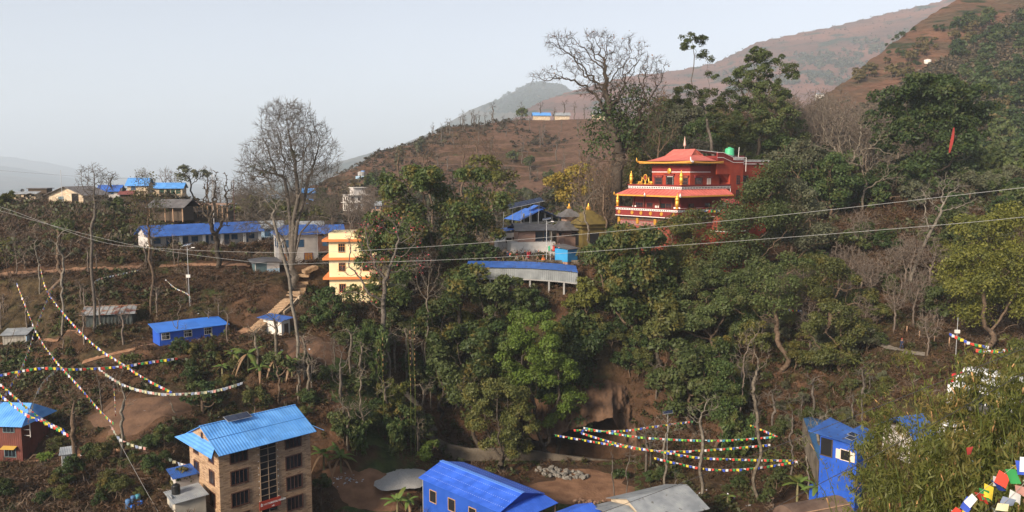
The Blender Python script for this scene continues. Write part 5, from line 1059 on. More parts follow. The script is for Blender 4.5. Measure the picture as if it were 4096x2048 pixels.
    k = MB(); fbox(k, 'R', T1, T1 + 13.2, zt_ - .62, zt_ - .5, 0, .06, 1.3); k.build('white_line', WHT, t)
    MB().box(T1 + .5, T1 + 5, 2, 9, zt_ + .3, zt_ + 1.2).build('wing_block', RED_D, t)
    for z in (zu0 + .6, zu0 - 3.0): window(t, 'R', T1 + 4.5, z, 2.4, 2.3, BWOOD, off=1.5, bars=(.25,.5,.75), cross=(.33,.66), fr=.15)
    # red annexe and lower flank below the terraces
    MB().box(1.2, 7.0, -8.5, -4.2, -4, z_l - 4.4).build('flank_wall', RED_O, t); k = MB(); fbox(k, 'R', 1.2, 7.0, z_l - 4.6, z_l - 4.4, 0, .1, -8.5); fbox(k, 'L', -8.5, -4.2, z_l - 4.6, z_l - 4.4, 0, .1, 1.2); k.build('white_line', WHT, t)
    MB().box(1.6, 6.4, -8.0, -4.4, z_l - 4.4, z_l - 1.6).build('annexe_wall', RED_M, t); r = MB(); r.slab((.8,-9.0,z_l-1.75),(7.4,-9.0,z_l-1.75),(7.2,-4.4,z_l-.35),(1.2,-4.4,z_l-.35),.06); r.build('annexe_roof', REDR, t)
    r = MB(); r.slab((3.4,-6.9,z_l+.85),(7.6,-6.9,z_l+.85),(7.4,-4.9,z_l+1.75),(3.6,-4.9,z_l+1.75),.06); r.build('porch_roof', REDR, t)
    for x in (3.7, 7.2): MB().box(x - .07, x + .07, -6.6, -6.46, z_l - 1.2, z_l + .85).build('porch_post', RED_D, t)
    MB().box(-3.5, 1.2, -6.6, -4.2, -4, z_l - 7).build('flank_plinth', RED_O, t)
    # gilded victory banners, wheel and deer stand on the parapets
    M_ = Matrix.Translation((org.x, org.y, zb)) @ Matrix.Rotation(a, 4, 'Z')
    pf = [(.30,0),(.34,.08),(.2,.16),(.26,.35),(.34,.42),(.36,1.3),(.30,1.36),(.38,1.42),(.36,1.75),(.22,2.0),(.26,2.08),(.1,2.25),(.05,2.6),(.01,2.75)]
    for x, y, z, s, lab in ((-5.95, 10.4, z_u + .22, 1.0, 'gilded victory banner at the far end of the upper red parapet'), (-5.9, -2.7, z_u + .22, 1.05, 'gilded victory banner at the near corner of the upper red parapet'),
                            (-9.3, 10.9, z_l + .12, .95, 'gilded victory banner at the far end of the lower red parapet'), (-9.3, -4.7, z_l + .12, 1.1, 'gilded victory banner at the near corner of the lower red parapet')):
        b = thing('victory_banner', lab, 'roof ornament', M_ @ Vector((x, y, z)), a, 'gilded victory banners on the monastery'); MB().lathe([(r_ * s, h_ * s) for r_, h_ in pf[:3]], 14).build('base', GOLD, b, True); MB().lathe([(r_ * s, h_ * s) for r_, h_ in pf[2:]], 14).build('drum', GOLD, b, True)
    wv = 6.5; wl = thing('dharma_wheel', 'red and gold spoked wheel between two gilded deer on the parapet', 'roof ornament', M_ @ Vector((-5.95, wv, z_u + .22)), a)
    m = MB(); n = 20; R_, r2 = .62, .44
    for k in range(n):
        a0, a1 = 2*math.pi*k/n, 2*math.pi*(k+1)/n; q = lambda R, an: (R*.82*math.cos(an), 1.35 + R*1.15*math.sin(an)); m.prism([q(r2,a0), q(R_,a0), q(R_,a1), q(r2,a1)], 'x', -.06, .06)
    m.build('rim', GOLD, wl); m = MB()
    for k in range(8): an = math.pi*k/4; m.tube([(0, 0, 1.35), (0, .42*math.cos(an), 1.35 + .55*math.sin(an))], .045, 6)
    m.blob((0, 0, 1.35), (.1,.13,.15), 8); m.build('spokes', mat("red enamel", (.35,.05,.04), None), wl); MB().lathe([(.34,0),(.4,.08),(.2,.2),(.12,.45),(.22,.6),(.1,.7)], 12).build('lotus_base', GOLD, wl, True)
    for sgn, lab in ((1, 'gilded deer kneeling on the far side of the spoked wheel'), (-1, 'gilded deer kneeling on the near side of the spoked wheel')):
        dr = thing('deer_statue', lab, 'statue', M_ @ Vector((-5.95, wv + sgn * 1.35, z_u + .22)), a, 'gilded deer beside the wheel'); m = MB()
        m.box(-.28, .28, -.75, .75, 0, .1); m.build('base', GOLD, dr); m = MB(); s = sgn
        m.tube([(0, s*.62, .30), (0, s*.45, .38), (0, 0, .40), (0, -s*.3, .45), (0, -s*.45, .75), (0, -s*.45, 1.15), (0, -s*.5, 1.3)], [.08, .24, .25, .24, .15, .10, .11], 10); m.tube([(0, -s*.44, 1.28), (0, -s*.62, 1.26), (0, -s*.78, 1.2)], [.11, .09, .05], 8)
        for e in (-.08, .08): m.tube([(e, -s*.42, 1.34), (e*2, -s*.36, 1.55)], [.045, .015], 6); m.tube([(e*2, -s*.3, .25), (e*2, -s*.62, .16), (e*2, -s*.4, .14)], [.09, .06, .04], 6); m.tube([(e*2.4, s*.45, .3), (e*2.4, s*.2, .14), (e*2.4, s*.5, .13)], [.12, .07, .04], 6)
        m.build('body', GOLD, dr, True)
    tk = M_ @ Vector((T1 - 1.6, 1.0, zt_ + .55)); tank('water_tank', 'green ribbed water tank on the monastery tower roof', tk, .98, 2.3, GREENP)
    pm = thing('drain_pipe', 'white pipe crossing the roof edge beside the green water tank', 'pipe', M_ @ Vector((T1 + .6, -1.6, zt_))); MB().tube([(0,0,-2.2),(0,0,.75),(-1.6,.2,.8),(-1.2,1.2,2.9)], .05, 6).build('run', WHT, pm)
    return M_, z_l
MON, MON_ZL = monastery()
# ------------------------------------------------------------------ the temple yard
def yard():
    pv_ = MB(); A = [(1900,1052),(1960,1049),(2100,1048),(2300,1050),(2420,1056)]; Q = [P(X, Y, 147.5) for X, Y in A]; zc = P(2150, 1047, 148).z
    f = [(q.x, q.y, zc) for q in Q]; bk = [P(2430, 1010, 170), P(1880, 1010, 170)]
    # paved yard, its low front wall
    poly = [(q[0], q[1]) for q in f] + [(q.x, q.y) for q in bk]; m = MB(); m.prism(poly, 'z', zc - 2.4, zc); tag(m.build('pavement', mat("worn grey paving", (.22,.20,.18), (.32,.29,.26), .7, .9, .3, 3, pos=True)), kind='structure')
    w_ = thing('yard_wall', 'low stained wall along the front edge of the temple yard', 'wall', f[0]); m = MB(); o = Vector(f[0])
    for p_, q_ in zip(f[:-1], f[1:]): a, b = Vector(p_) - o, Vector(q_) - o; n = Vector((0, .16, 0)); m.quadlist([a-n+Vector((0,0,-.5)), b-n+Vector((0,0,-.5)), b+n+Vector((0,0,-.5)), a+n+Vector((0,0,-.5)), a-n+Vector((0,0,.35)), b-n+Vector((0,0,.35)), b+n+Vector((0,0,.35)), a+n+Vector((0,0,.35))], [(0,3,2,1),(4,5,6,7),(0,1,5,4),(1,2,6,5),(2,3,7,6),(3,0,4,7)])
    m.build('wall', CONCD, w_)
    # long screen of zinc sheet on posts with a blue lean-to roof
    sc = [(1868,1112,141),(1960,1113,140.5),(2050,1114,140),(2120,1116,139.6),(2196,1121,139),(2256,1126,138.6),(2310,1133,138.1)]; Q = [P(*q) for q in sc]; o = Q[0]
    s = thing('zinc_screen', 'long curving zinc sheet screen with blue roof on concrete posts above the cliff', 'fence', o); m = MB(); hh = 2.05; bmx = MB(); rf = MB()
    for a, b in zip(Q[:-1], Q[1:]):
        a, b = a - o, b - o; n = Vector((0, .05, 0)); m.quadlist([a-n, b-n, b+n, a+n] + [v + Vector((0,0,hh)) for v in (a-n, b-n, b+n, a+n)], [(0,3,2,1),(4,5,6,7),(0,1,5,4),(2,3,7,6)])
        bmx.quadlist([a+Vector((0,-.12,-.2)), b+Vector((0,-.12,-.2)), b+Vector((0,.2,-.2)), a+Vector((0,.2,-.2)), a+Vector((0,-.12,-.003)), b+Vector((0,-.12,-.003)), b+Vector((0,.2,-.003)), a+Vector((0,.2,-.003))], [(0,3,2,1),(4,5,6,7),(0,1,5,4),(2,3,7,6)])
        rf.slab(a + Vector((0,-.45,hh-.02)), b + Vector((0,-.45,hh-.02)), b + Vector((0,3.6,hh+.62)), a + Vector((0,3.6,hh+.62)), .05)
    m.build('screen', ZINC_W, s); bmx.build('beam', CONC, s); rf.build('roof', BLUE_D, s); 
    for q in Q[1:]: a = q - o; MB().box(a.x-.15, a.x+.15, a.y-.02, a.y+.2, min(-.3, G(q.x, q.y) - o.z - .5), a.z - .2).build('post', CONC, s)
    rw = thing('earth_stone_wall', 'crumbling earth and stone wall behind the screen posts', 'wall', Q[3] + Vector((0, 2.6, -4.2))); m = MB(); q0 = Q[2] - Q[3]; q1 = Q[-1] - Q[3]; m.slab((q0.x - 3, 0, 4.0), (q1.x, .3, 4.0), (q1.x, 1.4, 4.0), (q0.x - 3, 1.2, 4.0), 6.0); m.build('wall', masonry("earth and rubble", [(.10,.06,.038),(.16,.10,.065),(.12,.07,.045)], (.09,.055,.035), .5, .22, .8, .03), rw)
    # pink brick block on a white plinth
    d = 160; k = math.radians(12); zc0 = zc
    t = thing('brick_rest_house', 'pink brick building on a high white plinth under an old tin roof', 'building', P(2068, 1020, 161), k); b0 = t.location.z; t.location.z = zc
    MB().box(-1.5, 7.6, -1.6, 5, -.2, 2.6).build('plinth', WHITEW, t); MB().box(-1.3, 3.1, -2.3, -1.6, -.2, 1.2).build('plinth_step', WHITEW, t); MB().box(-1.0, 2.9, -2.6, -2.3, .5, .62).build('ledge', CONC, t)
    MB().box(0, 3.6, -.9, 5, 2.6, 5.0).build('brick_wall', BRICK, t); MB().box(3.6, 7.2, 1.6, 5, 2.6, 5.0).build('inner_wall', mat("dark blue grey wall", (.06,.10,.16), (.10,.11,.12), 1, .9), t)  # inner wall mottled dark blue and grey
    for x in (5.2, 7.1): MB().box(x - .1, x + .1, -1.3, -1.1, 2.6, 5.0).build('post', WOODD, t)
    r = MB(); r.slab((-.9,-1.9,4.95),(8.0,-1.9,4.95),(7.6,2,6.0),(-.4,2,6.3),.05); r.slab((-.4,2,6.3),(7.6,2,6.0),(8,5.8,5.0),(-.9,5.8,5.0),.05); r.build('roof', DARKTIN, t); MB().box(-.8, 7.8, -1.7, -1.5, 4.7, 4.92).build('fascia', WOODD, t)
    t = thing('grey_annexe', 'grey annexe with blue lean-to roof and a white notice board', 'building', P(1992, 1005, 163), k); t.location.z = zc; MB().box(0, 4.2, 0, 4, -.3, 4.3).build('wall', WHITEG, t); r = MB(); r.slab((-.5,-.6,4.3),(4.6,-.6,5.1),(4.6,4.5,5.3),(-.5,4.5,4.5),.05); r.build('roof', BLUE_D, t); window(t, 'R', 2.3, 2.2, 1.0, .9, WOODD, bars=(), pane=DARKIN); window(t, 'R', 3.4, 2.6, .6, .6, WOODB, bars=(), pane=WOODB)
    bd = thing('notice_board', 'white notice board with lines of dark script on the grey annexe', 'sign', P(2005, 952, 161.5), k); MB().box(-.75, .75, -.05, .05, -.7, .7).build('board', WHT, bd); tx = MB()
    for r_, (z, n, w0) in enumerate(((.36, 6, .62), (.1, 4, .42), (-.14, 5, .5), (-.4, 3, .3))):
        tx.box(-w0, w0, -.062, -.052, z + .09, z + .115)
        for q in range(n): x = -w0 + 2 * w0 * (q + .5) / n; tx.box(x - .02, x + .02, -.062, -.052, z - .06, z + .09); tx.box(x - .08, x - .01, -.062, -.052, z - .02 + .04 * (q % 2), z + .02 + .04 * (q % 2))
    tx.build('lettering', BLK, bd)
    # big open hall with blue roof
    t = thing('open_hall', 'big open sided hall with blue roof, lantern and gable toward the yard', 'hall', P(2090, 960, 176), math.radians(24)); t.location.z = zc; zh = 8.0
    MB().box(0, 9.0, 0.4, 6.8, 0, 4.6).build('wall', CONCD, t)
    for u in range(6): MB().box(.1 + 1.75*u, .42 + 1.75*u, -.2, .14, 0, zh - .5).build('post', CONC, t)
    MB().box(-.2, 9.4, -.25, .2, 5.3, 5.6).build('beam', CONC, t)
    r = MB(); r.slab((-1.0,-.8,6.0),(4.4,-.8,8.3),(4.4,8,8.3),(-1.0,8,6.0),.06); r.slab((4.4,-.8,8.3),(10.6,-.8,5.9),(10.6,8,5.9),(4.4,8,8.3),.06); r.build('roof', BLUE_DY, t); c = MB(); c.slab((2.6,1,8.3),(4.5,1,9.2),(4.5,3.6,9.2),(2.6,3.6,8.3),.05); c.slab((4.5,1,9.2),(6.2,1,8.4),(6.2,3.6,8.4),(4.5,3.6,9.2),.05); c.box(3.2,5.7,1.3,3.3,7.8,8.4); c.build('lantern_roof', BLUE_DY, t)
    g = MB(); g.prism([(-.8,5.6),(9.6,5.6),(4.4,7.9)], 'y', .3, .4); g.build('gable', DARKIN, t)  # near-black sheet paints the shade within the open gable
    sp = thing('solar_array', 'tilted row of solar panels on struts beside the blue roofed hall', 'solar panel', P(2015, 905, 170), math.radians(24)); p_ = MB()
    for q in range(5): x = q * 1.9; p_.slab((x, -.4, 3.55 + x*.18), (x + 1.8, -.4, 3.55 + (x+1.8)*.18), (x + 1.8, 1.5, 4.35 + (x+1.8)*.18), (x, 1.5, 4.35 + x*.18), .06)
    p_.build('cells', SOLAR, sp)
    for q in range(5): MB().tube([(q*2.1, .6, -2.5), (q*2.1 + .3, .6, 3.8 + q*.38)], .05, 6).build('strut', METAL, sp)
    MB().tube([(-.1,-.45,3.5),(9.5,-.45,5.25)], .06, 6).build('rail', METAL, sp)
    # pagoda shrine and golden roofed shrine
    t = thing('pagoda_shrine', 'two tiered brick pagoda shrine with grey roofs', 'shrine', P(2275, 1000, 172), math.radians(20)); t.location.z = zc; MB().box(-2, 2, -2, 2, -.5, 4.4).build('wall', BRICK, t); window(t, 'R', .4, 3.0, 1.2, 1.3, WOODD, off=-2, bars=(.5,)); window(t, 'L', .0, 3.0, 1.2, 1.3, WOODD, off=-2)
    MB().frustum(-3.7,3.7,-3.7,3.7,4.3,-1.2,1.2,-1.2,1.2,6.2).build('roof', DARKTIN, t); MB().box(-1.25,1.25,-1.25,1.25,6.0,7.2).build('upper_wall', BRICK, t); MB().frustum(-2.3,2.3,-2.3,2.3,7.1,-.3,.3,-.3,.3,8.8).build('upper_roof', DARKTIN, t); MB().lathe([(.35,8.7),(.5,9.0),(.15,9.4),(.05,9.9)], 10).build('finial', GOLD, t); MB().box(-2.5,2.5,-2.5,2.5,3.7,4.0).build('cornice', WOODB, t)
    OL = mat("dull golden metal", (.19,.14,.04), (.13,.10,.035), 1, .55, metal=.3); t = thing('golden_shrine', 'shrine with steep dull gold roof behind the pale bare tree', 'shrine', P(2352, 1000, 171), math.radians(22)); t.location.z = zc; MB().box(-2.8,2.8,-2.8,2.8,-.5,4.9).build('wall', OL, t); MB().frustum(-4.0,4.0,-4.0,4.0,5.7,-.3,.3,-.3,.3,8.7).build('roof', OL, t); MB().box(-3.4,3.4,-3.4,3.4,4.9,5.75).build('eave_box', OL, t); MB().lathe([(.5,8.6),(.6,8.9),(.25,9.4),(.08,10.0)], 10).build('finial', GOLD, t); o_ = MB(); fbox(o_, 'R', -1.1, 1.1, 1, 3.8, .01, .03, -2.8); fbox(o_, 'L', -1.1, 1.1, 1, 3.8, .01, .03, -2.8); o_.build('doorway', DARKIN, t)
    # kiosk
    t = thing('blue_kiosk', 'bright blue sheet metal kiosk with dark roof at the yard edge', 'kiosk', P(2270, 1056, 146.5), math.radians(48)); t.location.z = zc + .1; MB().box(0,3.0,0,3.0,0,2.35).build('wall', sheet("cyan blue sheet", (.02,.20,.42), (.03,.24,.48), .25, 'XY', .5), t); r = MB(); r.slab((-.4,-.4,2.4),(3.4,-.4,2.4),(3.2,3.4,3.0),(-.4,3.4,3.0),.06); r.build('roof', DARKTIN, t); MB().box(.1,2.9,.1,2.9,-2.2,0).build('footing', BRICK, t)
    pb = thing('green_bin', 'green plastic bin hung on a yard lamp post', 'bin', P(2197, 990, 150)); MB().lathe([(.18,-.6),(.25,.1),(.27,.2)], 10).build('body', GREENP, pb); MB().lathe([(.28,.2),(.1,.3)], 10).build('lid', GREENP, pb)
    return zc
YZ = yard()
def lamp_post(X, Yt, Yb, d, label, panel=True, arm=1, box=None, base=None):
    g = base if base is not None else on(X, d); t = thing('solar_street_lamp', label, 'street lamp', g); h = P(X, Yt, d).z - g.z
    MB().tube([(0,0,-.6),(0,0,h)], [.075,.05], 8).build('pole', METAL, t)
    if panel: p = MB(); p.slab((-.75,-.25,h+.05),(.65,-.4,h+.3),(.75,.3,h+.5),(-.65,.45,h+.25),.05); p.build('panel', SOLAR, t); m = MB(); m.slab((-.8,-.28,h+.0),(.7,-.45,h+.26),(.8,.33,h+.47),(-.7,.5,h+.21),.03); m.build('panel_frame', METAL, t)
    if arm: MB().tube([(0,0,h-.7),(arm*.9,-.1,h-.25)], .035, 6).build('arm', METAL, t); m = MB(); m.box(min(arm*.8,arm*1.35), max(arm*.8,arm*1.35), -.22,.02, h-.3,h-.2); m.build('lamp_head', WHT, t)
    if box: MB().box(-.35,.35,-.18,.12, h*box, h*box+.5).build('battery_box', WHITEW, t)
    return t
lamp_post(759, 984, 1128, 137, 'solar street lamp with white battery box on the slope below the school', box=.48)
lamp_post(2186, 880, 1048, 149.5, 'solar street lamp standing in the temple yard by the blue kiosk', base=Vector((P(2186, 1045, 149.5).x, 149.5, YZ)))
lamp_post(2202, 960, 1050, 148.5, 'plain grey pole right of the yard street lamp', False, 0, base=Vector((P(2202, 1050, 148.5).x, 148.5, YZ)))
lamp_post(1273, 895, 1045, 157, 'grey street lamp between the pale house and the yellow house', False, 1)
lamp_post(2667, 1655, 1890, 119.5, 'solar street lamp rising among the flags near the cave', arm=0)
lamp_post(3822, 1270, 1400, 117, 'thin pole with white box behind the bamboo on the right', False, 0, .62)
def pole(X, Yt, d, m, label, r=.12):
    g = on(X, d); t = thing('utility_pole', label, 'pole', g); h = P(X, Yt, d).z - g.z; MB().tube([(0,0,-.6),(0,0,h)], [r, r*.6], 8).build('shaft', m, t); MB().box(-.5,.5,-.05,.05,h-.5,h-.4).build('crossarm', METAL, t)
pole(860, 695, 172, CONC, 'pale concrete pole rising behind the pollarded tree')
pole(942, 718, 178, mat("rusty steel", (.07,.03,.025), (.10,.045,.035), 3, .8), 'rust brown steel pole between pollarded tree and great bare tree', .1)
# ------------------------------------------------------------------ walls, rocks, gravel by the cave
def cave_wall():
    pts = [(1700,1772),(1790,1800),(1880,1822),(2000,1836),(2130,1850),(2250,1868),(2380,1884),(2500,1892),(2620,1896),(2740,1895),(2880,1888)]; Q = []
    for X, Y in pts: q = P(X, Y, 124); Q.append(Vector((q.x, q.y, min(G(q.x, q.y), q.z) - .2)))
    o = Q[0]; t = thing('retaining_wall', 'long mossy concrete retaining wall in front of the cave', 'wall', o); m = MB()
    for i, (a, b) in enumerate(zip(Q[:-1], Q[1:])):
        a, b = a - o, b - o; n = Vector((0,.2,0)); h = Vector((0,0,2.2)); m.quadlist([a-n-h, b-n-h, b+n-h, a+n-h, a-n+h, b-n+h, b+n+h, a+n+h], [(0,3,2,1),(4,5,6,7),(0,1,5,4),(1,2,6,5),(2,3,7,6),(3,0,4,7)])
    m.build('wall', CONCD, t)
cave_wall()
ROCKM = mat("weathered ochre rock", (.05, .03, .019), (.15, .085, .05), .35, .95, 1.0, 1.1, pos=True, detail=9, contrast=(.3, .7)); STONEM = mat("grey broken rock", (.13,.12,.105), (.22,.205,.18), 1.5, .95, .4, 6); STONER = mat("reddish broken rock", (.16,.09,.06), (.24,.15,.10), 1.5, .95, .4, 6)
def cliff():
    """rock brow arching over the cave mouth"""
    nU, nV = 160, 70; V = []; Xs = np.linspace(2085, 2760, nU)
    lip = lambda X: np.interp(X, [2085,2160,2220,2300,2380,2425,2445,2475,2520,2600,2700,2760], [1800,1765,1745,1722,1690,1672,1660,1720,1795,1850,1880,1880])
    for j in range(nV):
        v = j / (nV - 1)
        for X in Xs:
            yl = float(lip(X))
            if v < .3: q = v / .3; Y = 1640 + (yl - 1640) * min(1, q * .0 + 1); d = 136 - 9.3 * q; p = P(X, yl + 10 * (1 - q), d); p.z = P(X, yl, 126.7).z + (1 - q) * 1.4   # underside running back
            else: q = (v - .3) / .7; Y = yl + (1500 - yl) * q; d = 126.7 + 9.3 * q ** 1.2; p = P(X, Y, d)
            n = mnoise.fractal(Vector((p.x * .22, p.z * .22, 3.1)), 1, 2, 5); n2 = mnoise.fractal(Vector((p.x * .7, p.z * .5, 9.1)), 1, 2, 4)
            e = min(1, v / .25); n3 = mnoise.fractal(Vector((p.x * 2.3, p.z * 1.6, 4.4)), 1, 2, 3); p.y += (n * 1.8 + n2 * 1.1 + n3 * .3) * e; p.y += 7 * max(0, 1 - (X - 2085) / 70, 1 - (2760 - X) / 90); V.append(p)
    tag(link('cliff', np_mesh('cliff', V, grid_faces(nV, nU), True), ROCKM), kind='structure')
cliff()
def rock_mesh(seed):
    rng = random.Random(seed); m = MB(); m.blob((0,0,0), (.5,.42,.34), 6, .22, rng); return m.mesh('rock')
RK = [rock_mesh(s) for s in range(6)]
def rock_heap(X0, X1, Y0, Y1, n, m, label, group, seed, smin=.45, smax=1.1):
    rng = random.Random(seed)
    for k in range(n):
        X = rng.triangular(X0, X1, (X0 + X1) / 2 - (X1 - X0) * .1); u = (X - X0) / (X1 - X0); Y = Y0 + (Y1 - Y0) * u * .55 + rng.uniform(0, (Y1 - Y0) * .5); p = hit(X, Y); s = rng.uniform(smin, smax)
        o = bpy.data.objects.new('rock', RK[rng.randrange(6)]); COL.objects.link(o)
        if not o.data.materials: o.data.materials.append(m)
        o.material_slots[0].link = 'OBJECT'; o.material_slots[0].material = m; o.location = p + Vector((0,0,.1*s + rng.uniform(0,.35))); o.rotation_euler = (rng.uniform(-.6,.6), rng.uniform(-.6,.6), rng.uniform(0,6)); o.scale = (s, s*rng.uniform(.7,1), s*rng.uniform(.7,1)); tag(o, label, 'rock', group)
rock_heap(2120, 2390, 1868, 1935, 75, STONEM, 'grey broken rock in the heap below the retaining wall', 'grey rocks heaped below the wall', 3)
rock_heap(2290, 2450, 1998, 2040, 34, STONER, 'reddish broken rock in the heap above the blue shed', 'reddish rocks heaped by the blue shed', 4, .4, .9)
def gravel():
    c = hit(1600, 1915); t = thing('gravel_pile', 'broad mound of grey gravel beside the blue barn', 'gravel pile', c); n, r = 36, 9; V = [(0,0,.95)]; rs = np.random.RandomState(5); ph = rs.rand(3) * 6
    for i in range(1, r + 1):
        for k in range(n):
            a = 2*math.pi*k/n; q = i / r; R_ = 4.0 * q * (1 + .12 * math.sin(2*a+ph[0]) + .07*math.sin(5*a+ph[1])); V.append((R_*math.cos(a), R_*1.1*math.sin(a), .95*(1-q**1.15) - .25*(i==r) + rs.uniform(-.07,.07)))
    f = [(0, 1+k, 1+(k+1)%n) for k in range(n)] + [(1+(i-1)*n+k, 1+i*n+k, 1+i*n+(k+1)%n, 1+(i-1)*n+(k+1)%n) for i in range(1, r) for k in range(n)]
    m = MB(); m.v = V; m.f = f; m.build('heap', mat("grey gravel", (.24,.235,.225), (.40,.39,.37), 14, .95, .8, 9), t, True)
gravel()
# ------------------------------------------------------------------ lower right: blue houses, thatch
def right_houses():
    a = math.radians(42); c = P(3420, 1975, 88); g = G(c.x, c.y) - .3; h = P(3462, 1775, 88).z - g
    t = thing('blue_tower_house', 'narrow tall blue sheet house with open cream shutters by the bamboo', 'house', (c.x, c.y, g), a); LL = 4.4; LR = 2.6
    MB().box(0, LR, 0, LL, -.6, h).build('wall', BLUE_W, t); r = MB(); r.slab((-.7,-.5,h),(LR+.3,-.5,h+.1),(LR+3.0,LL+1.6,h+.5),(-.7,LL+1.2,h+.3),.05); r.build('roof', BLUE_D, t); CR = mat("cream shutter", (.6,.5,.42), None)
    w_ = window(t, 'L', 1.3, h - 2.3, 1.1, 1.15, CR, bars=(), pane=DARKIN)
    for s_ in (-1, 1): k = MB(); fbox(k, 'L', 1.3 + s_*.62 + (-.5 if s_ < 0 else 0), 1.3 + s_*.62 + (0 if s_ < 0 else .5), h - 2.3, h - 1.15, .06, .11, 0); k.build('shutter', CR, w_)
    o = MB(); fbox(o, 'L', 2.9, 4.3, h - 2.4, h - .3, .004, .03, 0); o.build('gallery_opening', DARKIN, t); k = MB(); fbox(k, 'L', 2.85, 4.35, h - 2.45, h - 2.35, 0, .1, 0); fbox(k, 'L', 2.85, 2.95, h - 2.4, h - .3, 0, .1, 0); k.build('gallery_frame', WOODD, t)
    MB().box(LR, LR + 4.5, .6, 4.0, -.6, h - .9).build('rear_wall', mat("pale plum plaster", (.30,.24,.27), (.36,.3,.31), 1, .9), t); r = MB(); r.slab((LR,.0,h-.9),(LR+5,.0,h-.9),(LR+5,3,h-.2),(LR,3,h-.2),.05); r.build('rear_roof', BLUE_D, t)
    M_ = Matrix.Translation((c.x, c.y, g)) @ Matrix.Rotation(a, 4, 'Z')
    for q, lab in ((.3, 'small solar panel lying left on the blue tower house roof'), (1.7, 'small solar panel lying right on the blue tower house roof')): roofsolar('solar_collector', lab, M_ @ Vector((q + .3, 1.0 + q*.3, h - .05)), a, math.radians(8), 1.1, .8)['group'] = 'solar panels on the blue tower house'
    t2 = thing('blue_sheet_house', 'faded blue sheet house with a big steep roof slope behind the pale bare trees', 'house', P(3300, 1850, 97), math.radians(30)); t2.location.z = G(t2.location.x, t2.location.y) - .4; b0 = t2.location.z
    q = lambda X, Y, d: t2.matrix_basis.inverted() @ P(X, Y, d) if False else (Matrix.Rotation(-math.radians(30), 4, 'Z') @ (P(X, Y, d) - t2.location))
    r = MB(); r.slab(q(3275,1842,93), q(3352,1850,92), q(3385,1720,99), q(3214,1672,101), .06); BT = sheet("leaf strewn blue sheet", (.017,.06,.14), (.024,.08,.18), .25, 'X', .6, spot=((.10,.085,.03), .66, 4)); r.build('roof', BT, t2); r = MB(); r.slab(q(3214,1672,101), q(3385,1720,99), q(3372,1700,103), q(3240,1668,104), .06); r.build('rear_roof', BT, t2); m = MB(); a0, a1, b1, b0_ = q(3214,1676,101), q(3275,1846,93), q(3275,1900,93), q(3228,1850,101); m.slab(a0, a1, a1 + Vector((.2,.3,0)), a0 + Vector((.2,.3,0)), 3.2); m.build('end_wall', CONCD, t2)
    k = MB(); k.box(-1.5, 2.5, -1, 1.0, 0, 2.2); k.build('wall', BLUE_W, t2)
    for X, Y, d, lab in ((3690, 1745, 86, 'bright blue roofed house glimpsed through the bamboo stems'), (3960, 1790, 80, 'pale blue house seen in scraps behind the dense bamboo')):
        c = hit(X + 30, Y + 95); g = c.z; t3 = thing('hidden_house', lab, 'house', c, math.radians(20)); hh = 2.5; MB().box(-2.5, 2.5, 0, 4, -.5, hh).build('wall', LTBLUE if X > 3900 else WHITEG, t3); gable_roof(-3.0, 3.0, -.7, 4.7, hh - .1, hh + 1.6, .06).build('roof', BLUE_D, t3)
    c = P(3250, 2040, 74); t4 = thing('thatched_hut', 'brown thatched hut roof cut by the lower frame edge', 'hut', c, math.radians(18)); g = G(c.x, c.y) - c.z; m = MB(); n = 14
    for i in range(n + 1):
        ph = math.pi * i / n; m.v += [(-3.0, -2.2 * math.cos(ph), -1.3 + 2.0 * math.sin(ph)), (3.4, -2.2 * math.cos(ph), -1.1 + 2.0 * math.sin(ph))]
    m.f = [(2*i, 2*i+1, 2*i+3, 2*i+2) for i in range(n)] + [tuple(range(0, 2*n+2, 2)), tuple(range(2*n+1, 0, -2))]; m.build('thatch', sheet("straw thatch", (.09,.055,.04), (.17,.115,.085), .07, 'X', .95), t4); MB().box(-2.6, 3.0, -1.7, 1.7, g - .3, -1.2).build('wall', WOODD, t4); MB().tube([(-3.1,-1.2,.45),(3.5,-1.2,.65)], .05, 6).build('ridge_pole', WOODP, t4)
right_houses()
# ------------------------------------------------------------------ the named trees
T = tree
# behind and around the monastery, far to near
T(1900, 200, [(1900,160,45,38),(1950,185,55,42),(1870,210,48,38),(1930,245,65,45),(1885,290,50,45),(1960,300,45,40),(1840,260,34,30),(1925,335,50,36),(1850,340,40,34)], 'mid', label='tall bushy green tree right of the slender tree above the monastery', bark='dark', rb=.45, fork=.3, size=.34, fine=True, dens=2.4, bough=1.1)
T(1835, 186, [(1745,112,36,26),(1718,124,16,12),(1775,150,20,16),(1795,195,16,13),(1722,238,34,24),(1752,262,30,26),(1700,268,24,22),(1785,240,26,22),(1810,290,40,36)], 'mid', label='tall slender tree with a small separate top crown against the sky', bark='grey', rb=.36, fork=.35, dens=2.2, size=.28, fine=True, bough=.8)
T(1555, 176, [(1590,255,22,18),(1565,290,22,22),(1515,318,22,34),(1558,350,30,28),(1605,330,24,30),(1535,378,24,20)], 'dark', label='dark green growth wrapped round the foot of the twisted bare tree', bark='dark', size=.36)
T(2335, 192, [(2325,225,75,45),(2395,250,75,52),(2255,268,60,48),(2330,305,110,62),(2440,330,55,66),(2270,365,60,44),(2395,395,70,50),(2330,420,60,40),(2225,300,46,34),(2360,260,80,60),(2300,330,80,60),(2400,330,70,60),(2460,290,46,50),(2400,430,60,40)], 'dark', label='great dark round evergreen tree on the right skyline slope', bark='dark', rb=.8, fork=.35, size=.42, bough=1.9, dens=2.6, shell=.4)
T(2520, 205, [(2505,475,55,40),(2560,500,45,42),(2452,470,50,40)], 'dark', label='dark evergreen below right of the great round tree', bark='dark')
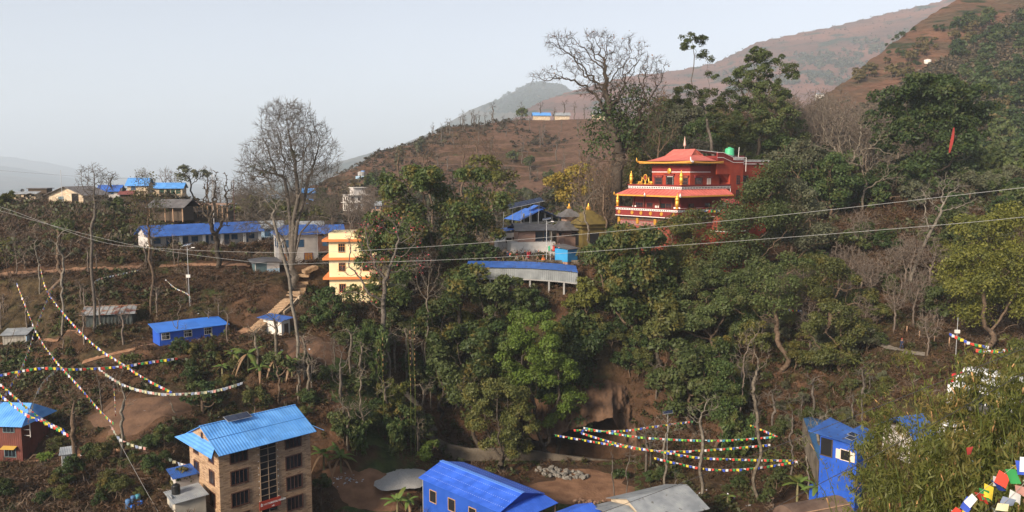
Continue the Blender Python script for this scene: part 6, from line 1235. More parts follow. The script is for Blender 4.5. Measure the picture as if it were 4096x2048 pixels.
T(2020, 186, [(1985,385,42,30),(2025,415,48,40),(1965,430,32,34),(2050,395,26,22)], 'grey', label='dusty green tree beside the right end of the red monastery', fork=.4)
T(2085, 178, [(2085,430,48,40),(2110,480,52,48),(2070,500,46,46)], 'dark', label='dark bushy tree on the leafy slope right of the monastery')
T(2230, 183, [(2230,455,58,40),(2290,440,50,34),(2200,500,46,40),(2350,480,44,32)], 'dark', label='low dark tree under the pale twisted branches on the right')
T(1440, 185, [(1412,468,36,30),(1455,440,26,24),(1440,490,40,28),(1468,470,24,30)], 'gold', label='golden yellow tree left of the monastery behind the shrines', bark='grey', dens=1.5, rb=.3)
T(1235, 196, [(1228,428,40,26),(1255,458,40,24),(1190,440,26,18)], 'yellow', label='fresh yellow green tree top behind the dark evergreen', fork=.5)
T(1330, 215, [(1330,520,50,26),(1380,505,40,26),(1290,530,40,22)], 'grey', label='dusky shrubs behind the blue roofed hall', name='shrub', cat='shrub')
T(815, 260, [(813,500,20,30),(820,520,24,22)], 'dark', label='small dark rounded tree right of the great bare tree trunk', size=.4)
T(480, 268, [(475,435,34,16),(500,445,26,16),(455,450,18,12)], 'grey', label='dense brownish tree on the skyline right of the ridge block', bark='dark', dens=1.4)
T(1100, 152, [(1010,470,52,48),(1085,455,75,42),(1170,470,80,48),(1230,525,45,46),(1110,560,115,64),(1010,560,60,58),(1185,600,68,52),(1080,625,70,40)], 'ivy', label='broad dark evergreen rising behind the yellow house', bark='dark', rb=.7, fork=.3, size=.34, dens=2.8)
T(1165, 149, [(1150,640,60,45),(1210,650,50,40)], 'dark', label='dark lower tree between yellow house and zinc screen')
T(945, 139, [(918,612,34,34),(940,660,44,44),(985,622,46,44),(960,580,44,34),(1000,690,44,44),(930,730,42,40),(975,740,42,40),(1010,600,40,40)], 'ivy', label='dark leaved tree partly screening the yellow house', bark='dark', dens=1.9, size=.36)
# below the monastery
T(1608, 138, [(1562,596,36,32),(1625,615,44,38),(1520,660,46,40),(1580,640,60,48),(1640,660,40,40),(1530,700,70,50),(1610,715,72,52),(1500,775,44,44),(1560,790,60,38),(1650,770,44,42)], 'ivy', label='big leafy tree with trailing creepers in front of the monastery', bark='brown', rb=.5, fork=.3, size=.42, dens=2.1)
T(1700, 146, [(1690,600,52,40),(1720,570,40,30),(1650,590,30,26),(1690,700,60,50),(1745,700,40,40),(1750,560,34,24),(1665,660,36,30),(1720,660,40,32),(1760,620,36,32)], 'olive', label='thin olive tree reaching across the lower monastery terrace', fork=.35, dens=1.5, fine=True)
T(1850, 149, [(1925,478,40,34),(1962,448,36,30),(1830,585,60,42),(1880,545,55,42),(1930,500,50,38),(1860,640,64,46),(1950,570,56,50),(1800,640,50,42)], 'mid', label='feathery green tree covering the red flank of the monastery', fork=.3, fine=True, dens=1.5)
T(1985, 152, [(1985,500,50,46),(2020,560,54,50),(1970,620,60,48),(2050,610,50,44)], 'grey', label='grey green tree right of the monastery wing', fork=.35, fine=True, dens=1.5)
T(1830, 140, [(1790,700,56,40),(1860,720,60,44),(1740,720,46,38),(1900,690,50,40)], 'mid', label='spreading green tree under the red flank wall', fork=.4, fine=True)
T(1795, 133, [(1800,785,66,46),(1745,800,48,44),(1850,770,50,40),(1690,820,40,36)], 'mid', label='rounded green tree midway down the slope under the monastery', fork=.45, fine=True)
T(1735, 125, [(1690,900,48,40),(1745,930,60,46),(1680,970,44,44),(1770,985,52,46),(1720,1010,46,36)], 'mid', label='light green large leaved tree above the flag lines', size=.44, fork=.35, dens=1.6)
T(1800, 122, [(1820,960,36,50),(1850,1000,30,50),(1830,1030,34,36)], 'bamboo_dark', label='drooping bamboo thicket right of the large leaved tree', name='bamboo', cat='bamboo', fine=True)
T(2080, 131, [(2060,690,66,44),(2120,720,52,44),(2030,740,50,40),(2160,760,40,40)], 'olive', label='sparse olive tree on the brown slope right of centre', fine=True, dens=1.3, fork=.4)
T(2120, 125, [(2100,800,56,40),(2150,840,46,42),(2050,830,44,38),(2120,890,50,40),(2060,900,36,34)], 'olive', label='lower olive tree overhanging the slope path', fine=True, dens=1.3, fork=.4)
T(1960, 130, [(1945,720,44,36),(1990,680,40,34),(1930,780,46,40)], 'mid', label='green tree between flank wall and olive trees', fine=True, dens=1.5)
T(2470, 118, [(2480,600,58,50),(2545,575,50,46),(2440,660,56,48),(2520,670,66,54),(2570,720,40,50),(2460,730,56,44),(2400,690,36,36),(2540,780,52,40),(2480,790,46,34)], 'yellow', label='large yellow green tree at the right edge', fine=True, fork=.3, dens=1.6, rb=.4)
T(2410, 150, [(2390,560,46,36),(2430,600,40,40),(2370,610,34,30)], 'mid', label='green tree behind the white forked tree on the right', fork=.4)
# the cave front
T(1395, 125, [(1325,825,42,40),(1378,812,28,26),(1305,890,50,52),(1365,885,54,50),(1400,950,56,54),(1420,1020,42,52),(1330,975,56,50),(1398,1070,36,28),(1280,930,30,40)], 'bright', label='tall bright green tree standing before the cave', bark='dark', rb=.5, fork=.25, size=.36, dens=2.3, bough=1.1, fine=True)
T(1265, 119, [(1255,1015,72,56),(1215,1060,46,48),(1300,1070,58,66),(1308,1130,38,34),(1205,1000,36,36),(1260,1120,40,36)], 'olive', label='rounded olive green tree in front of the bright tall tree', bark='dark', rb=.45, fork=.25, fine=True, dens=2.4, bough=1.0)
for i, (x, d, lb, lf, lab) in enumerate([
    (1150, 135, [(1150,735,56,46),(1180,700,36,30)], 'ivy', 'creeper covered tree left below the zinc screen'), (1120, 133, [(1115,810,54,56),(1090,860,40,40)], 'ivy', 'creeper covered tree at the left of the leafy cliff'),
    (1240, 135, [(1235,760,64,50),(1280,730,36,24)], 'mid', 'leafy tree right under the zinc screen posts'), (1185, 131, [(1180,875,70,62),(1230,920,50,48)], 'ivy', 'dense creeper mass at the middle of the leafy cliff'),
    (1330, 136, [(1325,760,48,34),(1360,790,32,30)], 'dark', 'dark large leaved bush beside the screen posts'), (1105, 129, [(1100,925,42,52),(1140,980,44,44)], 'mid', 'yellowing bush low on the leafy cliff'),
    (1255, 132, [(1250,850,56,48)], 'dark', 'dark tree left of the bright tall tree'), (1420, 134, [(1410,840,46,56),(1440,890,44,50)], 'dark', 'dark drooping tree right of the bright tall tree'),
    (1490, 134, [(1480,880,46,56),(1460,960,44,54),(1500,990,36,44)], 'dark', 'very dark tree over the cave brow'), (1205, 126, [(1190,960,50,46),(1165,1010,36,36)], 'ivy', 'creeper bush left of the rounded olive tree'),
    (1660, 132, [(1655,850,40,46),(1670,800,36,36)], 'olive', 'yellowish vine hung tree right of the leaning trunk'), (1395, 131, [(1390,1000,34,44),(1440,1050,44,40)], 'dark', 'dark tree in the shade behind the bright tall tree')]):
    T(x, d, lb, lf, label=lab, bark='dark', size=.4, dens=2.1)
# left slope greenery
for x, d, lb, lf, lab, kw in [
    (300, 190, [(297,520,22,22)], 'mid', 'small green tree on the bank below the cream stone house', {}), (510, 112, [(505,985,32,28),(535,1000,24,24),(480,1008,20,20)], 'dark', 'dark compact tree behind the stone hotel', dict(rb=.28, dens=2.3)),
    (148, 139, [(140,575,20,12),(158,565,18,12)], 'mid', 'small leafy tuft topping the forked pale tree', dict(size=.3)), (835, 132, [(822,760,40,34),(800,800,36,28),(850,790,26,24)], 'dark', 'dark bushy tree at the foot of the yellow house', {}),
    (800, 150, [(785,735,22,16)], 'mid', 'small bush by the top of the earth steps', {}), (265, 186, [(258,515,14,10)], 'mid', 'low green bush on the bank top', {}), (30, 215, [(15,520,24,18),(40,530,18,14)], 'mid', 'green bamboo clump at the far left ridge', {}),
    (20, 128, [(15,625,14,10)], 'olive', 'olive bush on the left bank', {}), (1075, 118, [(1085,1130,24,24),(1070,1150,18,14)], 'bright', 'bright green shrub beside the gravel pile', dict(fine=True)),
    (1945, 99, [(1955,1215,26,34),(1940,1250,20,20)], 'mid', 'bright leafy bush left of the right hand banana plants', {}), (1560, 116, [(1560,1200,22,18)], 'dark', 'dark bush at the end of the retaining wall', {}), (805, 104, [(810,1215,22,22)], 'mid', 'grassy green bush at the hotel corner', dict(fine=True)),
    (1260, 118, [(1235,1190,22,10)], 'olive', 'weedy bush behind the blue barn roof', dict(fine=True)), (640, 112, [(640,1000,28,26)], 'olive', 'olive bush behind the hotel roof', dict(fine=True)), (575, 96, [(560,1190,16,12)], 'olive', 'small olive bush beside the cement hut', dict(fine=True)),
    (700, 116, [(690,905,22,18),(720,925,18,16)], 'mid', 'green bush among the banana plants', {}), (960, 120, [(965,1080,30,26),(930,1100,24,20)], 'dark', 'dark bush on the shaded slope behind the hotel', {}), (330, 120, [(330,910,26,14)], 'olive', 'weedy green bush on the path bank', {}),
    (1010, 119, [(1020,1050,28,30)], 'ivy', 'creeper bush right of the bare trunk row', {}), (300, 99, [(300,1170,30,16),(340,1150,20,12)], 'mid', 'bright weeds behind the tin outhouse', dict(fine=True)), (70, 104, [(110,1150,26,14)], 'bright', 'bright green weeds beside the red timber house', dict(fine=True)),
    (545, 122, [(540,905,16,20)], 'ivy', 'creeper on the bank below the blue cabin', {}), (90, 128, [(60,905,30,14),(20,925,24,14)], 'dark', 'dark undergrowth below the left tin shed', {})]:
    T(x, d, lb, lf, name='bush', cat='bush', label=lab, **kw)
# the bare trees
B = bare
B(737, 147, [(735,300,55,48),(700,340,60,50),(775,340,56,52),(680,410,72,58),(790,420,50,66),(740,440,95,80),(650,470,50,54),(815,520,36,46),(650,535,44,40),(735,365,85,62),(625,430,24,30),(838,440,20,60),(610,500,20,44),(720,285,70,34),(640,530,44,46),(622,565,32,36),(815,570,42,40),(845,600,24,26),(632,400,34,50),(835,380,20,50),(610,460,24,50),(845,470,20,50),(690,560,40,40)], 'great spreading bare tree towering behind the pale village house', rb=.75, n=4400, step=.58, kill=.62, tort=.07, fork=.16, stems=[[(722,575),(700,525),(678,470)],[(730,560),(724,500),(716,450)],[(748,560),(768,490),(776,445)],[(756,585),(792,545)],[(712,600),(682,568)],[(738,555),(750,500),(746,450)]], twigs=7, tl=1.3, tr=.012, rtip=.018, up=.04, bark='grey', expo=2.3, cap=11000, leaf='grey', nleaf=900, lsize=.32, leafl=[(660,430,36,20),(735,400,24,26),(690,520,40,18)], k=5)
B(1565, 174, [(1410,105,46,34),(1385,190,48,24),(1460,150,44,50),(1505,110,54,38),(1540,170,60,50),(1590,120,36,36),(1630,170,44,36),(1655,210,24,40),(1500,215,66,36),(1590,230,60,40),(1640,270,44,36),(1350,195,20,20),(1560,290,50,40)], 'huge bare tree with gnarled twisting limbs against the sky left of the monastery', rb=1.15, n=1500, step=.72, kill=1.05, tort=.34, fork=.5, twigs=6, tl=1.3, tr=.016, rtip=.036, up=.0, bark='dark', expo=1.95, leaf='rust', nleaf=700, lsize=.36, k=6)
B(546, 150, [(545,440,16,26),(525,490,30,40),(572,470,26,44),(550,540,40,50),(500,520,20,30)], 'knobbly pollarded bare tree in front of the white school', rb=.5, n=260, step=.7, kill=1.0, tort=.2, fork=.35, twigs=2, tl=.45, tr=.06, rtip=.07, bark='dark', expo=1.9, k=5)
B(236, 129, [(230,445,36,36),(262,460,28,36),(215,475,26,30),(245,500,36,30)], 'tall thin bare tree with a fan of twigs above the net shed', rb=.26, n=650, step=.5, kill=.6, fork=.62, twigs=4, tl=.9, tr=.014, rtip=.018, up=.15, bark='grey')
B(380, 137, [(365,455,32,30),(350,500,30,40),(385,520,38,50),(372,570,34,34)], 'slim tree with sparse olive leaves at the left end of the school', rb=.24, n=500, step=.5, kill=.6, fork=.5, twigs=3, leaf='olive', nleaf=1500, lsize=.26, bark='brown')
B(156, 131, [(140,600,22,30),(165,580,18,24),(130,640,16,22),(175,625,14,30)], 'pale forked bare tree above the crossing flag lines', rb=.2, n=120, step=.6, kill=.8, fork=.45, twigs=2, bark='silver', rtip=.035, tort=.15)
B(100, 141, [(92,600,14,30),(105,640,20,26),(80,625,14,20)], 'small pale bare tree left of the forked one', rb=.15, n=110, step=.5, kill=.7, fork=.4, twigs=2, bark='silver', rtip=.03, tort=.15)
B(40, 146, [(30,615,26,40),(60,630,20,36)], 'thin grey bush of bare stems on the left bank', rb=.12, n=260, step=.5, kill=.6, fork=.15, twigs=3, bark='twig', up=.2)
B(280, 234, [(285,445,18,16),(272,455,14,14)], 'stubby bare tree right of the cream stone house', rb=.3, n=150, step=.7, kill=.9, fork=.4, twigs=2, tort=.2, bark='dark', rtip=.05)
for i, (x, y, lab) in enumerate([(358, 445, 'bare skyline tree left of the blue roofed ridge block'), (415, 442, 'bare skyline tree over the middle of the ridge block'), (440, 450, 'bare twiggy skyline tree over the right of the ridge block'), (520, 440, 'bare skyline tree beside the brownish dense one')]):
    B(x, 270, [(x, y, 18, 22), (x + 8, y + 14, 16, 16)], lab, rb=.26, n=330, step=.6, kill=.75, fork=.3, twigs=3, tl=1.0, tr=.025, rtip=.03, up=.1, bark='twig')
B(966, 128, [(960,560,52,30),(1030,590,44,36),(905,600,44,40),(880,680,34,24),(950,660,60,30),(1050,660,50,30),(1005,560,30,30),(850,740,30,18),(930,745,50,26)], 'gnarled bare tree dotted with pink blossom before the yellow house', rb=.42, n=620, step=.55, kill=.8, tort=.16, fork=.3, twigs=2, tl=.6, tr=.018, rtip=.028, bark='grey', leaf='pink', nleaf=420, lsize=.26, k=5)
B(1062, 131, [(1080,660,34,40),(1060,710,36,46),(1100,720,30,44),(1045,660,20,30)], 'bare many stemmed tree right of the yellow house', rb=.15, n=420, step=.55, kill=.7, fork=.12, twigs=3, bark='pale', up=.2)
B(748, 121, [(660,470,30,26),(690,520,44,50),(740,560,24,44),(705,600,30,40)], 'pale slanting bare tree crossing the great tree trunk', rb=.26, n=300, step=.6, kill=.85, fork=.5, twigs=3, bark='silver', trunks=[(750,860),(742,800),(735,770),(728,700),(705,620),(685,540)], rtip=.03)
B(2120, 182, [(2080,280,50,50),(2150,300,54,44),(2205,340,40,44),(2110,350,60,44),(2240,390,30,22),(2060,350,30,34)], 'pale twisting bare tree left of the great dark tree', rb=.42, n=520, step=.6, kill=.85, tort=.25, fork=.35, twigs=2, bark='pale', rtip=.035, k=5)
B(2165, 180, [(2170,390,46,30),(2220,410,44,26),(2120,400,36,26),(2250,450,36,20)], 'low pale bare tree with sprawling branches below the twisting one', rb=.3, n=300, step=.55, kill=.8, tort=.25, fork=.35, twigs=2, bark='pale', rtip=.032)
B(2290, 143, [(2345,500,50,30),(2400,470,46,26),(2440,520,44,26),(2360,455,34,20),(2330,560,26,30)], 'leaning forked pale bare tree on the right slope', rb=.32, n=330, step=.6, kill=.9, tort=.16, fork=.55, twigs=3, bark='silver', rtip=.035, trunks=[(2292,695),(2318,630),(2345,575)])
B(2265, 150, [(2255,640,26,30),(2285,620,20,26)], 'small bare tree on the brown slope left of the forked one', rb=.13, n=120, step=.5, kill=.7, twigs=3, bark='pale')
B(1650, 176, [(1640,300,34,40),(1660,340,26,40),(1610,350,30,36),(1690,330,24,30)], 'reddish bare tree between twisted tree and slender tree', rb=.3, n=420, step=.6, kill=.75, tort=.14, fork=.35, twigs=3, bark='brown', rtip=.028)
B(1700, 190, [(1700,370,50,30),(1640,380,40,26),(1760,360,40,26)], 'low brown bare thicket behind the monastery roof', rb=.2, n=500, step=.6, kill=.7, fork=.2, twigs=3, bark='twig', up=.1)
B(1480, 160, [(1470,500,40,30),(1500,470,30,30),(1450,540,26,26)], 'pale bare tree in front of the golden shrine', rb=.22, n=260, step=.55, kill=.8, tort=.15, fork=.3, twigs=3, bark='pale')
B(1530, 168, [(1520,455,44,44),(1500,430,30,30),(1550,410,30,30)], 'brown bare tree hanging over the left end of the monastery', rb=.25, n=500, step=.5, kill=.65, tort=.15, fork=.4, twigs=3, bark='brown')
for i, (x, d, lb, lab, bk, r) in enumerate([
    (858, 119, [(845,880,26,40),(880,900,20,44),(850,940,26,30)], 'mossy bare trunk tree on the slope behind the hotel', 'grey', .26), (905, 117, [(905,960,12,40),(915,930,14,30)], 'slim bare tree right of the mossy trunk', 'pale', .13),
    (785, 118, [(770,880,22,40),(790,930,18,30)], 'thin leaning bare tree among the banana plants', 'grey', .13), (823, 120, [(815,900,14,40)], 'very thin bare sapling behind the hotel ridge', 'grey', .1),
    (186, 98, [(175,1000,24,30),(200,970,20,26),(190,1040,24,30)], 'thick barked bare tree beside the tin outhouse', 'brown', .33), (303, 101, [(295,960,16,30),(310,930,14,30),(320,1010,14,24)], 'slender silver bare tree right of the thick barked one', 'silver', .2),
    (440, 110, [(420,1000,14,26),(430,1040,14,30)], 'thin bare tree left of the dark compact tree', 'pale', .11), (445, 128, [(455,760,14,20),(440,800,16,26),(460,830,14,16)], 'leafless tree standing before the blue cabin', 'pale', .16),
    (255, 112, [(240,930,16,24),(265,960,18,20)], 'small bare tree over the middle of the flag lines', 'grey', .12), (1672, 113, [(1665,1060,24,30),(1700,1080,18,24),(1655,1110,18,26)], 'pale bare tree beside the cave street lamp', 'silver', .2),
    (1765, 108, [(1740,1040,24,30),(1790,1010,24,36),(1760,1080,22,26)], 'pale forked bare tree among the right flag lines', 'silver', .24), (1908, 104, [(1890,880,22,30),(1920,900,24,44),(1900,960,20,44)], 'tall straight bare tree through the right flag lines', 'pale', .24),
    (1990, 106, [(1985,1020,20,34),(2010,1050,16,26)], 'bare tree at the right end of the flag lines', 'grey', .15), (2068, 96, [(2045,1060,20,30),(2080,1040,18,34),(2060,1100,16,24)], 'silver bare tree before the faded blue sheet house', 'silver', .2),
    (2035, 99, [(2030,1080,14,26),(2015,1110,16,22)], 'small bare tree left of the silver one by the blue sheet house', 'silver', .12), (1575, 106, [(1580,1130,14,30),(1595,1150,12,20)], 'thin bare sapling right of the earth clearing', 'grey', .08), (1545, 107, [(1540,1150,14,22)], 'thin bare sapling left of its neighbour by the clearing', 'grey', .09),
    (1700, 105, [(1700,1200,14,20)], 'dead bare stem among rubbish by the tin house', 'grey', .12), (2170, 108, [(2165,1020,14,50),(2175,980,14,30)], 'straight bare trunk left of the dense bamboo', 'grey', .18), (1850, 121, [(1880,860,30,40),(1910,830,24,30),(1850,900,20,30)], 'dry vine hung tree on the slope below the monastery', 'twig', .12),
    (1240, 240, [(1230,370,30,34),(1255,400,26,24)], 'brown bare tree right of centre behind the evergreen', 'brown', .3), (1160, 244, [(1155,360,30,36),(1180,390,24,26)], 'brown bare tree above the evergreen crown', 'brown', .32), (1090, 248, [(1080,380,30,26),(1060,400,26,20)], 'brown bare tree left above the evergreen crown', 'brown', .3), (1010, 250, [(1010,385,26,24),(985,400,22,18)], 'brown bare tree on the hill edge left of the evergreen', 'brown', .3),
    (1195, 238, [(1200,345,16,30)], 'tall thin brown tree over the evergreen crown', 'brown', .22)]):
    B(x, d, lb, lab, rb=r, n=140 if d < 200 else 320, step=.5 if d < 200 else .7, kill=.75, fork=.45, twigs=3, tort=.12, bark=bk, rtip=.024 if d < 200 else .03, tl=.8, tr=.016 if d < 200 else .025)
# brown leafless wood on the slope behind the great dark tree
rngw = random.Random(4)
proto = {}
def proto_bare(kind, seed):
    SEED[0] = seed; rng = nrng(); h = 1.0
    if kind == 'wood': L = [(0,0,7,2.6,2.6,3.2),(-.9,0,5.5,1.8,1.8,2.2),(1.0,.2,6,1.8,1.8,2.4)]; n, st, rb, tw = 420, .5, .2, 3
    elif kind == 'stump': L = [(0,0,4.6,1.0,1.0,1.4)]; n, st, rb, tw = 50, .5, .17, 3
    A = sample_lobes(rng, L, n); nd, pr = grow(rng, trunk_pts(rng, (0,0,0), (0,0,2.6), 5, .12), A, st, st * 1.3, 60, .12, .08)
    return limb_mesh('trunk', nd, pr, .03, rb, 2.2, 4, tw, rng, .9, .024)
WOOD = [proto_bare('wood', 900 + i) for i in range(4)]; STUMP = [proto_bare('stump', 950 + i) for i in range(3)]
def scatter_bare(pts, meshes, bark, name, label, group, smin, smax, seed):
    rng = random.Random(seed)
    for p in pts:
        me = meshes[rng.randrange(len(meshes))]; t = thing(name, label, 'tree', p, rng.uniform(0, 6.28), group); s = rng.uniform(smin, smax); t.scale = (s, s, s * rng.uniform(.9, 1.15)); o = link('trunk', me, BARK[bark], t)
        o.material_slots[0].link = 'OBJECT'; o.material_slots[0].material = BARK[bark]
pts = []
for k in range(74): X = rngw.uniform(1960, 2400) * K; pts.append(on(X, rngw.uniform(212, 262)))
scatter_bare(pts, WOOD, 'twig', 'bare_tree', 'one of the brown leafless trees massed behind the pale trees', 'brown leafless wood right of the monastery', 1.2, 1.8, 5)
pts = [on(rngw.uniform(1500, 2000) * K, rngw.uniform(215, 245)) for k in range(18)]
scatter_bare(pts, WOOD, 'brown', 'bare_tree', 'one of the bare trees on the rise behind the monastery', 'bare trees behind the monastery', 1.4, 2.1, 6)
pts = [on(rngw.uniform(540, 980) * K, rngw.uniform(205, 300)) for k in range(26)]
scatter_bare(pts, WOOD, 'twig', 'bare_tree', 'one of the bare trees filling the dip behind the village', 'bare trees behind the village', .8, 1.2, 7)
pts = [on(rngw.uniform(1060, 1500) * K, rngw.uniform(395, 525)) for k in range(64)]
scatter_bare(pts, STUMP, 'grey', 'stripped_tree', 'one of the thin stripped trees on the terraced red hill', 'stripped trees on the terraced hill', 1.0, 1.9, 8)
pts = [on(x * K, d) for x, d in ((1125, 500),(1165, 508),(1240, 522),(1310, 532),(1395, 532),(1420, 533),(1445, 530),(1470, 533),(1360, 533),(1205, 515))]
scatter_bare(pts, STUMP, 'grey', 'crest_tree', 'one of the stubby trees along the crest of the terraced hill', 'trees on the terraced hill crest', 1.4, 2.3, 9)
# leafy copies for the far slopes
def proto_leafy(leaf, seed, bamboo=False):
    SEED[0] = seed; rng = nrng(); root = thing(('pine_bush' if leaf == 'dark' else 'green_bush' if leaf == 'mid' else 'golden_bush' if leaf == 'dullgold' else 'olive_bush') if not bamboo else 'bamboo_clump', 'prototype', 'bush', (0, 0, -900)); L = [(0,0,3.0,1.9,1.9,1.6),(.9,.3,2.2,1.3,1.3,1.1),(-1.0,-.2,2.4,1.2,1.2,1.2)] if not bamboo else [(0,0,4.6,.9,.9,3.6),(.9,0,4.0,.8,.8,3.0),(-.9,.2,3.6,.8,.8,2.8)]
    C, N_ = crown_points(rng, L, 420 if not bamboo else 700, .6); V, f = leaf_cloud(rng, C, N_, .75, .45); link('crown', np_mesh('crown', V, f), LEAF[leaf], root)
    MB().tube([(0,0,-.6),(.1,0,1.6),(0,.1,3.0)], [.16,.12,.05], 6).build('trunk', BARK['brown'], root); return root
PL = {k: [proto_leafy(k, 700 + 10 * i + j) for j in range(2)] for i, k in enumerate(('dark', 'mid', 'dullgold', 'olive'))}
PB = [proto_leafy('bamboo_dark', 790, True), proto_leafy('grey', 791, True)]
def hill_point(H, X, Y):
    S, D, Z = H; s, t = ray(X, Y); j = int(np.clip(np.searchsorted(S, s), 0, len(S) - 1)); n = D.shape[0] - 8; tt = Z[:n, j] / D[:n, j]; k = int(np.argmax(tt >= t)) if (tt >= t).any() else n - 1
    return Vector((s * D[k, j], D[k, j], Z[k, j]))
def hill_copies(kind, pts, label, group, smin, smax, seed, protos=None):
    rng = random.Random(seed)
    for p in pts: s = rng.uniform(smin, smax); copy_tree(rng.choice(protos or PL[kind]), p - Vector((0,0,.2*s)), rng.uniform(0, 6.28), (s, s, s * rng.uniform(.8, 1.2)), label, group)
def area(H, x0, x1, y0, y1, n, seed, cond=lambda x, y: True):
    rng = random.Random(seed); r = []
    while len(r) < n:
        x, y = rng.uniform(x0, x1), rng.uniform(y0, y1)
        if cond(x, y): r.append(hill_point(H, x * K, y * K))
    return r
hill_copies('dark', area(HN, 2400, 2600, 0, 420, 60, 21, lambda x, y: y > 40 + (2600 - x) * .05), 'one of the dark pines and bushes on the near red hillside', 'dark bushes on the near hillside', 1.2, 2.6, 22)
hill_copies('mid', area(HN, 2420, 2600, 30, 460, 46, 23), 'one of the green bushes on the near red hillside', 'green bushes on the near hillside', 1.0, 2.2, 24)
hill_copies('dullgold', area(HN, 2300, 2360, 95, 150, 7, 25) + area(HN, 2395, 2450, 55, 120, 8, 26) + area(HN, 2150, 2290, 160, 215, 14, 27) + area(HN, 2480, 2576, 190, 330, 12, 28), 'one of the golden bamboo tufts on the near hillside', 'golden tufts on the near hillside', .9, 1.9, 29)
hill_copies('dark', area(HN, 2230, 2420, 60, 170, 22, 31), 'one of the low scrub clumps among the hillside rocks', 'scrub among the hillside rocks', .5, 1.1, 32)
hill_copies('mid', [on(x * K, d) for x, d in ((1314, 531),(1330, 430),(1290, 440),(1400, 400),(1180, 420),(1450, 390),(1380, 405),(1320, 385),(1240, 400))], 'one of the small green trees on the terraced hill', 'green trees on the terraced hill', 1.2, 2.0, 37)
hill_copies(None, [on(x * K, d) for x, d in ((1052, 455),(1060, 460),(1000, 420),(1008, 425),(935, 380),(945, 385),(925, 380),(965, 400))], 'one of the feathery bamboo clumps along the hill edge', 'bamboo clumps along the hill edge', 1.0, 1.7, 38, PB)
hill_copies('dullgold', [on(x * K, d) for x, d in ((880, 372),(895, 376),(870, 370))], 'one of the golden bamboo tufts by the white cistern', 'golden tufts by the cistern', 1.4, 2.0, 39)
hill_copies('olive', [on(rngw.uniform(600, 835) * K, rngw.uniform(210, 330)) for k in range(30)] + [on(rngw.uniform(1270, 1500) * K, rngw.uniform(200, 330)) for k in range(24)], 'one of the olive bushes in the dip behind the village', 'olive bushes behind the village', .8, 1.6, 40)
hill_copies('mid', [on(rngw.uniform(2480, 2640) * K, rngw.uniform(165, 235)) for k in range(16)] + [on(rngw.uniform(1960, 2480) * K, rngw.uniform(195, 225)) for k in range(20)], 'one of the green bushes under the trees on the right slope', 'green bushes on the right slope', .8, 1.7, 41)
def proto_tree(leaf, seed, tall, n, ln=.5):
    SEED[0] = seed; rng = nrng(); root = thing('leafy_tree', 'prototype', 'tree', (0, 0, -900)); r = rng.uniform
    L = [(0,0,tall*.72,tall*.24,tall*.24,tall*.24)] + [(tall*.22*math.cos(a), tall*.22*math.sin(a), tall*r(.42,.7), tall*r(.15,.22), tall*r(.15,.22), tall*r(.13,.2)) for a in np.linspace(0, 5.2, 5)]
    A = sample_lobes(rng, L, 110); nd, pr = grow(rng, trunk_pts(rng, (0,0,0), (0,0,tall*.3), 5, .15), A, .45, .6, 60, .14); link('trunk', limb_mesh('trunk', nd, pr, .03, .02*tall, 2.2, 4), BARK['brown'], root)
    C, N_ = crown_points(rng, L, n, tall*.11); V, f = leaf_cloud(rng, C, N_, ln, ln*.55); link('crown', np_mesh('crown', V, f), LEAF[leaf], root); return root
def fillg(kinds, n, x0, x1, d0, d1, label, group, smin, smax, seed, pt=None):
    rng = random.Random(seed)
    for k in range(n):
        p = on(rng.uniform(x0, x1) * K, rng.uniform(d0, d1)); kd = rng.choice(kinds); s = rng.uniform(smin, smax); copy_tree(rng.choice((pt or PT)[kd]), p - Vector((0,0,.5)), rng.uniform(0, 6.28), (s, s, s * rng.uniform(.85, 1.2)), label, group)
PTB = {k: [proto_tree(k, 880 + 7*i, 14.0, 7500, .5)] for i, k in enumerate(('dark', 'mid', 'grey', 'olive'))}
PT = {k: [proto_tree(k, 820 + 7*i + j, 8.0, 3000, .5 if k != 'olive' else .38) for j in range(2)] for i, k in enumerate(('ivy', 'mid', 'olive', 'dark', 'grey', 'yellow'))}
def bushy(smax, r):
    if smax <= .62: r.name = 'leafy_bush'; r['category'] = 'bush'
def fill(kinds, n, x0, x1, y0, y1, label, group, smin, smax, seed, dmin=60):
    rng = random.Random(seed)
    for k in range(n):
        p = hit(rng.uniform(x0, x1) * K, rng.uniform(y0, y1) * K, dmin); kd = rng.choice(kinds); s = rng.uniform(smin, smax); bushy(smax, copy_tree(rng.choice(PT[kd]), p - Vector((0,0,.5)), rng.uniform(0, 6.28), (s, s, s * rng.uniform(.85, 1.15)), label, group))
fillg(('dark','mid','grey','olive'), 40, 1500, 2010, 196, 245, 'one of the trees massed on the rise behind the monastery', 'trees massed behind the monastery', .75, 1.25, 62, PTB)
fillg(('dark','grey','olive'), 16, 1480, 1640, 172, 200, 'one of the thicket trees at the left of the monastery', 'thicket trees left of the monastery', .5, .95, 63, PTB)
fill(('mid','ivy','olive'), 22, 1620, 1900, 760, 960, 'one of the leafy trees crowding the slope under the monastery', 'leafy trees under the monastery', .6, 1.0, 51)
fill(('ivy','mid','dark','yellow'), 20, 1080, 1480, 800, 1040, 'one of the creeper hung trees crowding the cliff under the zinc screen', 'creeper trees on the cliff', .55, .95, 52)
fill(('olive','grey','mid'), 34, 1900, 2260, 680, 960, 'one of the low olive trees scattered over the brown right slope', 'olive trees on the right slope', .4, .85, 53)
fill(('grey','dark','mid'), 34, 1940, 2560, 470, 660, 'one of the trees clothing the hill right of the monastery', 'trees on the hill right of the monastery', .6, 1.05, 54)
fill(('mid','yellow','olive'), 14, 2330, 2576, 640, 830, 'one of the yellowish trees on the far right slope', 'yellowish trees on the far right', .5, .9, 55)
